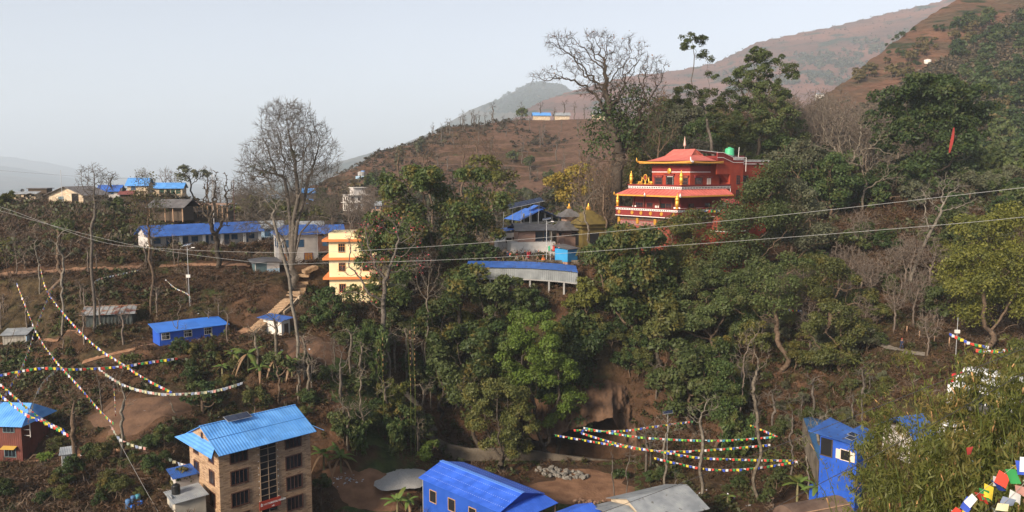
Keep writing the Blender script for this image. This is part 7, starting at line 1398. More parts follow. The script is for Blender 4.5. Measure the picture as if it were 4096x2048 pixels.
fill(('dark','ivy','mid'), 26, 860, 1110, 830, 1130, 'one of the shaded trees in the gully right of the white hut', 'shaded trees in the gully', .35, .75, 56)
fill(('grey','olive'), 26, 0, 600, 575, 660, 'one of the scrubby trees on the bank below the ridge', 'scrubby trees on the left bank', .25, .5, 57)
fill(('ivy','olive','dark'), 30, 330, 1080, 880, 1120, 'one of the bushes on the terraces behind the hotel', 'bushes behind the hotel', .2, .42, 58)
fill(('olive','dark','ivy'), 26, 0, 470, 1130, 1280, 'one of the dark bushes at the lower left below the red house', 'dark bushes at the lower left', .25, .5, 59)
fill(('olive','dark','mid'), 16, 1560, 2020, 1150, 1240, 'one of the bushes between the wall and the tin house', 'bushes by the tin house', .18, .35, 60)
fill(('ivy','grey'), 20, 1040, 1500, 490, 560, 'one of the dusky trees behind the temple yard', 'dusky trees behind the yard', .6, 1.0, 61)
scatter_bare([on(rngw.uniform(1480, 1660) * K, rngw.uniform(170, 205)) for k in range(16)], WOOD, 'brown', 'bare_tree', 'one of the brown bare trees tangled left of the monastery', 'bare trees left of the monastery', 1.2, 1.9, 64)
fill(('dark','ivy','olive'), 16, 1480, 1640, 820, 970, 'one of the dim trees on the bank above the cave', 'dim trees above the cave', .4, .75, 65)
fill(('olive','grey','mid'), 34, 1860, 2230, 930, 1110, 'one of the shrubs on the brown bank above the right flag lines', 'shrubs above the right flag lines', .2, .45, 66)
fill(('olive','mid','ivy'), 14, 1620, 1900, 880, 1020, 'one of the low trees at the foot of the slope under the monastery', 'low trees under the monastery slope', .35, .6, 67)
SAP = [proto_bare('stump', 970 + i) for i in range(3)]; rngs = random.Random(15)
scatter_bare([hit(rngs.uniform(640, 1120) * K, rngs.uniform(900, 1150) * K) for k in range(30)], SAP, 'pale', 'bare_sapling', 'one of the thin bare saplings on the shaded slope behind the hotel', 'bare saplings behind the hotel', .7, 1.5, 16)
scatter_bare([hit(rngs.uniform(1600, 2200) * K, rngs.uniform(1000, 1220) * K) for k in range(16)], SAP, 'grey', 'bare_sapling', 'one of the thin bare saplings round the right flag lines', 'bare saplings at the right flag lines', .7, 1.4, 17)
scatter_bare([hit(rngs.uniform(0, 640) * K, rngs.uniform(560, 900) * K) for k in range(24)], SAP, 'twig', 'bare_sapling', 'one of the thin bare saplings on the left bank', 'bare saplings on the left bank', .5, 1.1, 18)
scatter_bare([hit(rngs.uniform(1900, 2400) * K, rngs.uniform(620, 900) * K) for k in range(26)], WOOD, 'twig', 'bare_tree', 'one of the brown leafless trees on the right slope', 'leafless trees on the right slope', .6, 1.0, 19)
def far_houses():
    for X, Y, lab, rm, w_ in ((2135, 468, 'long house with blue roof on the crest of the terraced hill', BLUE_L, 9), (2220, 470, 'grey roofed house right of the blue roofed one on the crest', GREY_S, 8), (2375, 472, 'small pale house at the right end of the crest', GREY_S, 6)):
        p = on(X, 530); t = thing('crest_house', lab, 'house', p, .1); MB().box(0, w_ * 1.2, 0, 6, -2, 3.2).build('wall', STONE_C, t); gable_roof(-.8, w_ * 1.2 + .8, -.8, 6.8, 3.0, 5.2, .1).build('roof', rm, t)
    p = hit(2622, 466, 300); t = thing('blue_roof_house', 'house with stacked blue roofs glimpsed left of the slender tree', 'house', p, .1); z = 3.6; MB().box(0, 5, 0, 5, -1, z).build('wall', STONE_C, t); gable_roof(-.6, 5.6, -.6, 5.6, z, z + 1.8, .08).build('roof', BLUE_L, t)
    p = hill_point(HN, 3285, 325); t = thing('pale_house', 'small pale house with grey roof half hidden by brown trees', 'house', p, .1); MB().box(-2, 2, 0, 3, -2, 1.8).build('wall', WHITEW, t); gable_roof(-2.3, 2.3, -.4, 3.4, 1.75, 2.5, .08).build('roof', GREY_S, t)
    p = hill_point(HN, 3710, 254); t = thing('white_reservoir', 'white cylindrical reservoir with brown cap on the near hillside', 'reservoir', p); MB().lathe([(2.1, -2), (2.1, 1.7), (2.0, 1.8)], 18).build('body', WHITEW, t, True); MB().lathe([(1.6, 1.75), (.3, 2.7)], 12).build('cap', mat("brown cap", (.2,.12,.08), None), t)
far_houses()
for r_ in [r for v in PL.values() for r in v] + PB + [r for v in PT.values() for r in v] + [r for v in PTB.values() for r in v]:
    for c in list(r_.children): bpy.data.objects.remove(c)
    bpy.data.objects.remove(r_)
# creeper hung trunk, red cloth
rc = thing('red_cloth', 'long red cloth hanging in the great dark tree', 'cloth', P(3815, 510, 178)); m = MB(); n = 12
for k in range(n + 1): u = k / n; x = -.55 * u + .12 * math.sin(u * 4); m.v += [(x - .12 - .28 * math.sin(u * 3), 0, -5.6 * u), (x + .25 + .15 * math.sin(u * 3), .15, -5.5 * u)]
m.f = [(2*k, 2*k+1, 2*k+3, 2*k+2) for k in range(n)]; m.build('cloth', mat("red cotton", (.38, .05, .04), (.30, .035, .03), 1, .9), rc)
rc = thing('red_rag', 'small red rag caught among the bamboo stems', 'cloth', P(3880, 1800, 33)); MB().slab((-.16,0,.1),(.16,.05,.14),(.1,.1,-.2),(-.08,.05,-.22),.02).build('cloth', MATS["red cotton"], rc)
# ------------------------------------------------------------------ bamboo, banana plants, undergrowth
def culm_paths(rng, n, h, spread, lean, bend):
    out = []
    for k in range(n):
        a = rng.uniform(0, 2*math.pi); r = spread * rng.uniform(0, 1) ** .5; b = np.array([r*math.cos(a), r*math.sin(a), -.3]); hh = h * rng.uniform(.7, 1.08); la = rng.uniform(0, 2*math.pi); ll = lean * rng.uniform(.3, 1.2); dv = np.array([math.cos(la) + lean_bias[0], math.sin(la) + lean_bias[1], 0]); pts = []
        for i in range(13):
            t = i / 12; pts.append(b + dv * (ll * t * .5 + bend * rng.uniform(.9, 1.1) * t ** 3.2) + np.array([0, 0, hh * (t - .16 * t ** 4)]))
        out.append(np.array(pts))
    return out
lean_bias = (0, 0)
CULM = {'green': mat("green bamboo culm", (.05, .075, .016), (.09, .10, .022), 3, .5), 'tan': mat("tan bamboo sheath", (.42, .25, .11), (.34, .19, .08), 3, .8), 'dry': mat("dry bamboo culm", (.24, .20, .09), (.15, .135, .05), 3, .6)}
def bamboo(x, d, h, n, label, leaf='bamboo', spread=1.2, lean=2.0, bend=1.6, nleaf=2600, ll=.30, lw=.055, rad=.05, bias=(0, 0), tan=True, clusters=26, from_t=.3, base=None):
    global lean_bias
    lean_bias = bias; rng = nrng(); b = base if base is not None else on(x * K, d); root = thing('bamboo', label, 'bamboo', b); ps = culm_paths(rng, n, h, spread, lean, bend)
    g, s = MB(), MB(); Cs = []; Ns = []
    for p in ps:
        r = rad * rng.uniform(.7, 1.15); g.tube([Vector(q) for q in p], [r * (1 - .75 * i / 12) for i in range(13)], 5)
        if tan:
            for i in range(3, 12, 1):
                if rng.rand() < .3: q = p[i]; v = (p[i+1] if i < 12 else p[i]) - q; s.tube([Vector(q), Vector(q + v * .55)], r * (1 - .75 * i / 12) * 1.25, 5)
        for c in range(clusters):
            t = rng.uniform(from_t, 1.0); i = min(11, int(t * 12)); q = p[i] + (p[i+1] - p[i]) * (t * 12 - i); a = rng.uniform(0, 6.28); L_ = rng.uniform(.3, 1.25) * (h / 12) ** .5; tipv = np.array([math.cos(a) * L_, math.sin(a) * L_, rng.uniform(-.35, .45)])
            m = max(3, int(nleaf / (n * clusters))); w_ = rng.rand(m, 1); Cs.append(q + tipv * w_ + rng.normal(0, .12, (m, 3)) - np.array([0, 0, .25]) * w_ ** 2); Ns.append(np.tile(tipv * .4 + np.array([0, 0, .7]), (m, 1)))
    g.build('culms', CULM['green'], root, True)
    if s.v: tag(s.build('sheaths', CULM['tan'], root, True), kind='stuff')
    V, f = leaf_cloud(rng, np.vstack(Cs), np.vstack(Ns), ll, lw, .2, .6, .9); link('leaves', np_mesh('leaves', V, f), LEAF[leaf], root); return root
# the big clump at lower right, nearer the camera
for i, (x, d, top, n, nl, bs, lab) in enumerate([
    (2290, 46, 905, 9, 5200, (-.5, .2), 'dense yellow green bamboo clump left of the parked buses'), (2360, 43, 880, 10, 5200, (-.3, .1), 'dense bamboo clump in front of the parked buses'), (2440, 41, 860, 10, 5200, (.1, .1), 'tall dense bamboo clump below the buses'),
    (2520, 40, 850, 10, 5000, (.3, 0), 'dense bamboo clump near the lower right corner'), (2225, 50, 1000, 6, 3600, (-.6, .2), 'loose bamboo clump beside the blue tower house'), (2590, 38, 840, 8, 4000, (.4, .1), 'bamboo clump cut by the right frame edge'),
    (2330, 36, 1040, 6, 3600, (-.2, 0), 'low front bamboo clump above the bright flags'), (2480, 35, 1030, 7, 3800, (0, 0), 'low front bamboo clump left of the big flags')]):
    b = on(x * K, d); h = P(x * K, top * K, d).z - b.z
    bamboo(x, d, h * 1.1, n + 3, lab, 'bamboo', 1.9, 1.8, 1.3, int(nl * 1.5), .34, .066, .08, bs, True, 30, .3)
for x, d, top, lab, bs in ((2405, 47, 800, 'tall open bamboo stems standing before the parked buses', (.1, 0)), (2490, 45, 790, 'tall open bamboo stems at the right before the buses', (.2, 0)), (2545, 44, 770, 'tall open bamboo stems at the right frame edge', (0, 0))):
    b = on(x * K, d); h = P(x * K, top * K, d).z - b.z; bamboo(x, d, h, 9, lab, 'bamboo', 2.2, 1.4, 1.2, 2600, .34, .06, .085, bs, True, 20, .42)
for x, d, top, lab, bs in ((2120, 52, 1000, 'lone tan sheathed bamboo cane crossing the blue tower house', (-1.2, 0)), (2155, 54, 985, 'second thin bamboo cane before the blue tower house', (-.6, 0)), (2330, 60, 770, 'long arching bamboo cane over the slope path', (-2.2, .3)), (2375, 58, 800, 'arching tan bamboo cane left of the white box pole', (-1.6, .2)), (2300, 61, 815, 'pair of bent bamboo canes over the walking person', (-1.5, .2))):
    b = on(x * K, d); h = P(x * K, top * K, d).z - b.z; bamboo(x, d, h, 2, lab, 'bamboo', .3, .8, 2.2, 240, .3, .05, .055, bs, True, 14, .5)
for x, d, h, lab, lf in ((905, 125, 9.5, 'dark feathery bamboo on the bank right of the white hut', 'bamboo_dark'), (950, 124, 11.5, 'tall feathery bamboo below the pink blossom tree', 'bamboo_dark'), (985, 121, 8.0, 'yellowish bamboo sprays lower on the shaded slope', 'bamboo'), (1000, 116, 6.5, 'low bamboo clump behind the hotel end', 'bamboo_dark'), (905, 113, 5.5, 'bamboo clump behind the right end of the hotel roof', 'bamboo_dark'), (1845, 118, 9.0, 'drooping green bamboo right of the cave rocks', 'bamboo_dark'), (2555, 104, 7, 'bamboo clump by the parked buses', 'bamboo'), (10, 200, 5, 'bamboo thicket at the left edge of the ridge', 'bamboo')):
    bamboo(x, d, h, 9, lab, lf, 1.4, 1.5, 1.4, 2600, .75, .22, .06, (0, 0), d < 130, 22, .2)
for x, d, top, lab in ((1034, 117, 830, 'thin striped bamboo pole left of the leafy cliff'), (1045, 117.5, 800, 'second thin striped bamboo pole left of the leafy cliff'), (965, 118, 850, 'thin striped bamboo pole among the shaded bamboo')):
    b = on(x * K, d); h = P(x * K, top * K, d).z - b.z; t = thing('bamboo_pole', lab, 'pole', b); MB().tube([(0,0,-.3),(.1,0,h*.5),(-.3,0,h)], [.05,.045,.02], 5).build('culm', CULM['green'], t); s = MB()
    for k in range(int(h / .8)): z = .5 + k * .8; s.tube([(.1*min(1,z/h*2),-.0,z),(.1*min(1,z/h*2),-.0,z+.25+.2*math.sin(k*5))], .036, 5)
    tag(s.build('sheaths', CULM['tan'], t), kind='stuff')
def banana(x, d, h, label, n=9, dead=3, light=False, y=None):
    rng = nrng(); b = hit(x * K, y * K) if y else on(x * K, d); root = thing('banana_plant', label, 'banana plant', b); MB().lathe([(.16, -.3), (.14, h*.35), (.1, h*.55)], 8).build('stem', mat("banana stem", (.14,.15,.06), (.2,.16,.09), 3, .7), root)
    def leafm(a, up, L, W, droop):
        m = MB(); N_ = 11; dv = Vector((math.cos(a), math.sin(a), 0)); sd = Vector((-dv.y, dv.x, 0))
        for i in range(N_ + 1):
            t = i / N_; p = Vector((0, 0, h*.52)) + dv * (L * t * (1 - .3 * up)) + Vector((0, 0, L * up * t - droop * L * t * t)); wd = W * math.sin(math.pi * min(1, .12 + .88 * t)) ** .6 * (1 if i < N_ else .1) * (1 if t > .12 else .15); j = rng.uniform(.8, 1.1)
            m.v += [p - sd * wd * j + Vector((0, 0, -wd * .35)), p, p + sd * wd * j + Vector((0, 0, -wd * .35))]
        for i in range(N_): q = 3 * i; m.f += [(q, q+1, q+4, q+3), (q+1, q+2, q+5, q+4)]
        return m
    for k in range(n): leafm(2*math.pi*k/n + rng.uniform(-.3,.3), rng.uniform(.35, 1.0), h * rng.uniform(.5, .75), h * .085, rng.uniform(.35, .8)).build('leaf', LEAF['banana'], root)
    for k in range(dead): leafm(rng.uniform(0, 6.28), .1, h * .5, h * .05, 1.3).build('dead_leaf', LEAF['deadleaf'], root)
for x, y, h, lab, dd in ((625, 935, 5.2, 'tall banana plant right of the blue cabin', 2), (590, 930, 4.2, 'banana plant with drooping fronds below the blue cabin', 2), (690, 945, 4.0, 'banana plant on the slope below the white hut', 3), (735, 950, 4.2, 'banana plant between bare saplings below the white hut', 4), (655, 960, 3.6, 'short banana plant among dead leaves', 4), (560, 950, 3.2, 'small banana plant at the left of the banana grove', 2),
    (815, 1185, 4.6, 'banana plant at the right corner of the stone hotel', 4), (858, 1190, 4.4, 'banana plant with brown skirts right of the hotel', 5), (1000, 1300, 4.2, 'light green banana plant beside the blue barn', 1), (1030, 1292, 3.6, 'second light green banana plant touching the blue barn', 1),
    (2005, 1262, 4.6, 'banana plant left of the blue tower house', 1), (2055, 1268, 4.2, 'tattered banana plant before the blue tower house', 2), (2190, 1250, 3.8, 'banana plant under the bamboo right of the blue tower house', 2), (1190, 722, 4.0, 'banana plant below the zinc screen', 1), (1830, 1275, 2.6, 'small banana plant by the tin house', 2)):
    banana(x, 0, h, lab, 8, dd, y=y)

def tuft(seed, n, r, h, ln, wd, flat=.8, stems=0):
    rng = np.random.RandomState(seed); C = rng.normal(0, 1, (n, 3)); C /= np.linalg.norm(C, axis=1)[:, None]; C *= rng.rand(n, 1) ** .5; C = C * np.array([r, r, h]) + np.array([0, 0, h * .7]); V, f = leaf_cloud(rng, C, np.tile([0, 0, .6], (n, 1)) + C * .4, ln, wd, .2, .8); return V
def scatter_stuff(name, tmpl, P_, sc, m, seed):
    """one ground cover object: every clump is leaves set on the slope"""
    rng = np.random.RandomState(seed); N_ = len(P_); a = rng.rand(N_) * 6.28; which = rng.randint(0, len(tmpl), N_); Vs = []
    for w_ in range(len(tmpl)):
        i = np.where(which == w_)[0]; t = tmpl[w_]; c, s = np.cos(a[i])[:, None], np.sin(a[i])[:, None]; k = sc[i][:, None]
        x = (t[None, :, 0] * c - t[None, :, 1] * s) * k + P_[i, 0][:, None]; y = (t[None, :, 0] * s + t[None, :, 1] * c) * k + P_[i, 1][:, None]; z = t[None, :, 2] * k + P_[i, 2][:, None]; Vs.append(np.stack([x, y, z], -1).reshape(-1, 3))
    V = np.vstack(Vs); return tag(link(name, np_mesh(name, V, np.arange(len(V)).reshape(-1, 4)), m), kind='stuff')
FREE = []      # places kept clear of undergrowth: (x, y, radius)
for o in list(COL.objects):
    if o.parent is None and o.type == 'EMPTY' and o.get('category') in ('house','hotel','barn','shed','cabin','hut','school','building','shrine','hall','kiosk','monastery','outhouse','steps','villa','gravel pile'):
        bb = [c.matrix_basis @ Vector(v) for c in o.children if c.type == 'MESH' for v in c.bound_box]
        if bb:
            xs = [v.x for v in bb]; ys = [v.y for v in bb]; R_ = Matrix.Rotation(o.rotation_euler[2], 3, 'Z'); c = R_ @ Vector(((min(xs)+max(xs))/2, (min(ys)+max(ys))/2, 0)) + o.location
            hx, hy = (max(xs)-min(xs))/2, (max(ys)-min(ys))/2; FREE.append((c.x, c.y, hx, hy, o.rotation_euler[2]))
def clear(x, y, mrg=.3):
    ok = np.ones(len(x), bool)
    for cx, cy, hx, hy, a in FREE:
        dx, dy = x - cx, y - cy; u = dx * math.cos(a) + dy * math.sin(a); v = -dx * math.sin(a) + dy * math.cos(a); ok &= ~((np.abs(u) < hx + mrg) & (np.abs(v) < hy + mrg))
    return ok
PV = []
for o in COL.objects:
    if o.name.startswith('path') or o.name.startswith('ground_patch') or o.name == 'pavement':
        me = o.data; a = np.empty(len(me.vertices) * 3); me.vertices.foreach_get('co', a); PV.append(a.reshape(-1, 3)[:, :2])
PV = np.vstack(PV)
def places(n, s0, s1, y0, y1, seed, fn, thr, sc, keep_path=True):
    rng = np.random.RandomState(seed); y = np.sqrt(rng.rand(n) * (y1 ** 2 - y0 ** 2) + y0 ** 2); s = rng.uniform(s0, s1, n); x = s * y; z = gz(x, y)
    f = frac_noise(x + 900, y, sc, 4, fn) + rng.normal(0, .06, n); ok = (f > thr) & clear(x, y)
    if keep_path:
        ix = np.where(ok)[0]
        for c in range(0, len(ix), 2000):
            j = ix[c:c + 2000]; d = ((x[j][:, None] - PV[None, :, 0]) ** 2 + (y[j][:, None] - PV[None, :, 1]) ** 2).min(1); ok[j[d < .8]] = False
    fl = (y > 100) & (y < 126) & (s > -.2) & (s < .17) & (rng.rand(n) < .8); ok &= ~fl; ok &= ~((y > 123) & (y < 136.5) & (s > .018) & (s < .15))
    return np.stack([x, y, z], -1)[ok]
S0, S1 = -.74, .74
for nm, mt_, n, thr, fn, tm, r0, r1 in (
    ('dry_undergrowth', leafmat("dry brown brush", (.06,.034,.018), (.125,.072,.037), (.085,.042,.021), .1), 44000, -.13, 61, [tuft(i, 26, .55, .45, .42, .10) for i in range(3)], .6, 1.5),
    ('twiggy_undergrowth', leafmat("bare twig brush", (.07,.05,.036), (.14,.10,.07), None, .05), 10000, -.06, 62, [tuft(10 + i, 22, .5, .7, .7, .04) for i in range(3)], .6, 1.5),
    ('green_undergrowth', leafmat("weedy green brush", (.034,.046,.013), (.075,.083,.024), (.075,.06,.024), .2), 20000, .03, 63, [tuft(20 + i, 30, .6, .45, .36, .2) for i in range(3)], .6, 1.6),
    ('yellow_undergrowth', leafmat("straw coloured brush", (.13,.095,.045), (.075,.062,.025), None, .2), 15000, -.02, 64, [tuft(30 + i, 26, .5, .4, .5, .06) for i in range(2)], .5, 1.2)):
    Pq = places(n, S0, S1, 76, 205, 70 + fn, fn, thr, 14 if fn != 62 else 22); rs = np.random.RandomState(fn); scatter_stuff(nm, tm, Pq, rs.uniform(r0, r1, len(Pq)) * (1 + .4 * (Pq[:, 1] > 150)), mt_, fn)
Pq = places(16000, S0, S1, 205, 545, 99, 65, -.02, 40, False); scatter_stuff('hill_undergrowth', [tuft(50 + i, 16, .9, .7, .9, .3) for i in range(3)], Pq, np.random.RandomState(4).uniform(.8, 2.4, len(Pq)), leafmat("hillside scrub", (.05,.038,.022), (.09,.066,.04), (.045,.05,.02), .1), 65)
def valley_grass():
    rng = np.random.RandomState(8); y = rng.uniform(98, 124, 9000); x = rng.uniform(-.2, .17, 9000) * y; f = frac_noise(x, y, 7, 4, 77); ok = (f > .06) & clear(x, y) & ~((x / y > .02) & (x / y < .16) & (y < 122)); x, y = x[ok], y[ok]; Pq = np.stack([x, y, gz(x, y)], -1)
    scatter_stuff('grass', [tuft(60 + i, 16, .35, .12, .22, .05) for i in range(2)], Pq, rng.uniform(.6, 1.4, len(Pq)), leafmat("valley grass", (.035,.06,.012), (.08,.10,.025), None, .2), 9)
valley_grass()
def litter():
    rng = np.random.RandomState(12); pts = [hit(X, Y) for X, Y in zip(rng.uniform(700, 1500, 26), rng.uniform(1250, 1460, 26))] + [hit(X, Y) for X, Y in zip(rng.normal(1385, 30, 40), rng.normal(1925, 10, 40))] + [hit(X, Y) for X, Y in zip(rng.uniform(2700, 3000, 22), rng.uniform(1940, 2030, 22))] + [hit(X, Y) for X, Y in zip(rng.uniform(100, 1000, 22), rng.uniform(1480, 1900, 22))]
    C = np.array(pts) + np.array([0, 0, .12]); V, f = leaf_cloud(rng, C, np.tile([0, 0, 1.0], (len(C), 1)), .38, .3, .2, .4); tag(link('litter', np_mesh('litter', V, f), mat("pale plastic scraps", (.55,.55,.55), (.3,.33,.38), .5, .6, pos=True)), kind='stuff')
litter()

def far_woods(name, H, n, x0, x1, y0, y1, cond, smin, smax, m, seed):
    pts = np.array(area(H, x0, x1, y0, y1, n, seed, cond)); scatter_stuff(name, [tuft(80 + i, 40, .9, .8, .6, .4) for i in range(3)], pts, np.random.RandomState(seed).uniform(smin, smax, n), m, seed)
far_woods('far_woods', HF, 900, 1190, 1460, 200, 285, lambda x, y: y > 288 - (x - 1190) * .55, 9, 20, leafmat("far forest", (.03,.05,.028), (.05,.07,.036), None, .1), 35)
far_woods('far_woods', HB, 420, 1790, 2330, 40, 215, lambda x, y: y > 185 - (x - 1800) * .22 and frac_noise(np.array([x * 1.0]), np.array([y * 2.0]), 60, 3, 5)[0] > .02, 6, 14, LEAF['grey'], 36)
far_woods('far_scrub', HB, 700, 1600, 2400, 10, 240, lambda x, y: y > 165 - (x - 1650) * .24, 1.5, 4, leafmat("far scrub", (.05,.035,.022), (.06,.055,.028), None, .1), 37)
far_woods('hillside_scrub', HN, 6500, 2050, 2600, 0, 480, lambda x, y: y > 330 - (x - 2080) * .62, 1.0, 2.8, leafmat("hill scrub", (.05,.04,.024), (.14,.10,.06), (.035,.045,.018), .1), 38)
# ------------------------------------------------------------------ cables, prayer flags, people, buses
def polyline(pts):
    return [P(*p) for p in pts]
def smooth_pts(Q, n=8):
    out = []
    for i in range(len(Q) - 1):
        p0, p1, p2, p3 = Q[max(i-1, 0)], Q[i], Q[i+1], Q[min(i+2, len(Q)-1)]
        for k in range(n): t = k / n; out.append(.5 * ((2*p1) + (p2-p0)*t + (2*p0-5*p1+4*p2-p3)*t*t + (3*p1-p0-3*p2+p3)*t**3))
    return out + [Q[-1]]
CABLE_L = mat("pale weathered cable", (.28,.28,.27), None, rough=.6); CABLE_D = mat("black cable", (.02,.02,.022), None, rough=.6)
def cable(pts, r, m, label):
    Q = smooth_pts(polyline(pts)); o = Q[0]; t = thing('cable', label, 'cable', o); MB().tube([q - o for q in Q], r, 5).build('strand', m, t)
cable([(-260,760,120),(0,827,112),(370,958,104),(596,991,100),(1024,1009,92),(1377,1005,86),(1924,971,78),(2924,881,66),(4096,750,54),(4400,712,50)], .015, CABLE_L, 'upper pale cable sweeping across the whole valley')
cable([(-260,765,121),(0,843,113),(500,974,103),(1024,1049,93),(1300,1052,88),(1924,1033,79),(2924,966,67),(3747,901,58),(4096,868,54),(4400,838,50)], .015, CABLE_L, 'lower pale cable sweeping across the whole valley')
cable([(2380,2060,40),(2780,1912,38),(3072,1798,36),(3500,1632,34),(4096,1393,31),(4300,1310,30)], .014, CABLE_D, 'upper dark cable slanting over the blue tower house and bamboo')
cable([(3040,2060,34),(3500,1820,32),(3724,1700,31),(4096,1492,29),(4300,1380,28)], .014, CABLE_D, 'lower dark cable slanting over the bamboo')
cable([(3920,2060,24),(4020,1990,23.6),(4096,1926,23.3),(4200,1850,23)], .01, CABLE_D, 'short dark cable below the big flags in the corner')
cable([(440,1700,96),(560,1920,90),(640,2060,86)], .02, CABLE_L, 'thin stay wire running down past the tin outhouse')
cable([(0,682,240),(420,712,236),(860,716,174)], .02, CABLE_D, 'faint wire from the left edge to the concrete pole')
cable([(860,702,172),(940,722,178),(1120,735,182),(1280,905,158)], .018, CABLE_D, 'sagging wire from the concrete pole to the village lamp')
FCOL = [mat("flag blue", (.035,.075,.40), None, rough=.85), mat("flag white", (.55,.55,.57), None, rough=.85), mat("flag red", (.50,.05,.03), None, rough=.85), mat("flag green", (.03,.22,.06), None, rough=.85), mat("flag yellow", (.60,.45,.04), None, rough=.85)]
FADE = [mat("faded flag blue", (.26,.31,.42), None, rough=.9), mat("faded flag white", (.58,.58,.56), None, rough=.9), mat("faded flag red", (.50,.26,.22), None, rough=.9), mat("faded flag green", (.32,.38,.28), None, rough=.9), mat("faded flag yellow", (.52,.48,.30), None, rough=.9)]
LIME = [FCOL[2], FCOL[1], mat("flag teal", (.03,.22,.34), None, rough=.85), mat("flag lime", (.25,.50,.05), None, rough=.85), mat("flag deep green", (.05,.25,.07), None, rough=.85)]
FM = {}
def flag_mesh(ci, vi, pal):
    key = (ci, vi, id(pal))
    if key in FM: return FM[key]
    rng = random.Random(ci * 7 + vi); m = MB(); N_ = 4; sk = rng.uniform(-.35, .35); fold = 1.0 if vi < 3 else .55; ph = rng.uniform(0, 6)
    for j in range(N_ + 1):
        v = j / N_
        for i in range(4): u = i / 3 - .5; m.v.append((u * (1 - .12 * v * (vi == 2)) + sk * v * .5, .16 * v * math.sin(u * 5 + ph) + .10 * v, -v * fold))
    m.f = [(j*4+i, j*4+i+1, j*4+i+5, j*4+i+4) for j in range(N_) for i in range(3)]; me = m.mesh('flag', True); me.materials.append(pal[ci]); FM[key] = me; return me
def flags(pts, label, size=.30, gap=1.12, pal=FCOL, start=0, cord=.012, group='prayer flag strings', skip=None, hang=1.0, mess=0.0):
    Q = smooth_pts(polyline(pts), 14); o = Q[0]; t = thing('prayer_flag_string', label, 'prayer flags', o, 0, group); MB().tube([q - o for q in Q], cord, 4).build('cord', mat("flag cord", (.35,.33,.3), None), t)
    rng = random.Random(len(label) * 3 + start); L = 0; nx = .3; k = start
    for a, b in zip(Q[:-1], Q[1:]):
        s = (b - a).length; dv = (b - a) / s
        while nx < L + s:
            p = a + dv * (nx - L) - o; f = link('flag', flag_mesh(k % 5, rng.choice((0,1,2,0,1,3)), pal), None, t); h = Vector((dv.x, dv.y, 0))
            if h.length < .15: h = Vector((1, 0, 0))
            h.normalize(); z = rng.uniform(-.35, .35); c, s_ = math.cos(z), math.sin(z); h = Vector((h.x*c - h.y*s_, h.x*s_ + h.y*c, 0))
            if h.x < 0: h = -h
            R_ = Matrix((h, Vector((-h.y, h.x, 0)), Vector((0, 0, 1)))).transposed().to_4x4(); sz = size * rng.uniform(.9, 1.1)
            f.matrix_local = Matrix.Translation(p) @ R_ @ Matrix.Rotation(rng.uniform(-mess, mess), 4, 'X') @ Matrix.Rotation(rng.uniform(-mess, mess) * .5, 4, 'Y') @ Matrix.Diagonal((sz, sz, sz * hang, 1)); nx += size * gap * rng.uniform(.95, 1.1) + (size * 2 if skip and rng.random() < skip else 0); k += 1
        L += s
flags([(66,1130,118),(143,1322,110),(223,1441,104),(310,1536,100),(400,1640,96),(453,1690,94)], 'bright flag string dropping from the left bank, crossing the longest string', .34, .95)
flags([(160,1062,120),(193,1171,115),(310,1314,110),(397,1393,107),(477,1445,105),(576,1509,103),(690,1568,102)], 'longest bright flag string, from the forked tree down to the pale string', .34, 1.0, start=2)
flags([(217,1141,116),(193,1187,114),(139,1318,108),(115,1397,104),(80,1481,100),(60,1510,98),(0,1612,94)], 'bright flag string slanting down to the left frame edge', .32, .95, start=1)
flags([(-30,1500,104),(0,1497,104),(159,1469,105),(298,1473,106),(477,1463,107),(596,1445,108),(707,1430,109)], 'level flag string stretched right from the left frame edge', .36, 1.25, start=3)
flags([(-20,1525,92),(8,1540,92),(107,1627,90),(180,1680,89),(254,1715,88)], 'upper of the two bright flag strings near the red house', .36, 1.05)
flags([(-20,1560,90),(0,1576,90),(100,1651,88),(187,1691,87),(270,1735,86)], 'lower of the two bright flag strings near the red house', .36, 1.05, start=2)
flags([(391,1471,108),(493,1536,107),(612,1568,106),(715,1572,106),(855,1560,107),(975,1526,109)], 'long sagging string of faded whitish flags above the hotel', .38, 1.05, FADE)
flags([(230,1470,104),(170,1530,100),(140,1590,98),(110,1690,95)], 'faded short flag string hanging down the left slope', .34, 1.5, FADE, 1, skip=.2)
flags([(445,1703,98),(477,1751,97),(533,1778,97),(588,1790,97)], 'short drooping string of faded flags by the silver tree', .36, 1.4, FADE, 2)
flags([(672,1830,96),(710,1848,96),(767,1862,95)], 'short faded flag string reaching the hotel corner', .40, 1.4, FADE, 3)
flags([(455,1536,101),(458,1600,100),(462,1660,99)], 'flags hanging straight down beside the silver tree', .30, 1.1, FCOL, 1)
flags([(376,1165,134),(385,1120,138),(480,1095,141),(560,1078,143)], 'thin pale flag line strung along the earth path', .25, 1.8, FADE, 0)
flags([(660,1115,139),(700,1150,137),(757,1180,135),(762,1225,133)], 'thin pale flag line on the bank by the battery lamp', .22, 1.9, FADE, 1)
flags([(2291,1717,123),(2478,1721,121),(2617,1703,120),(2768,1683,121)], 'topmost flag string across the cave mouth', .33, 1.35, start=2)
flags([(2331,1707,122),(2423,1725,120),(2597,1749,117),(2876,1759,113),(3106,1743,112)], 'flag string with lime and teal flags across the cave', .33, 1.25, LIME, 1)
flags([(3106,1743,112),(3060,1722,114),(3003,1699,116)], 'short flag string running up from the end of the lime one', .32, 1.05, start=1)
flags([(2216,1737,121),(2438,1774,117),(2657,1802,113),(2876,1794,111),(3078,1776,110)], 'flag string swagging from the bright tree to the right bank', .33, 1.3, start=3)
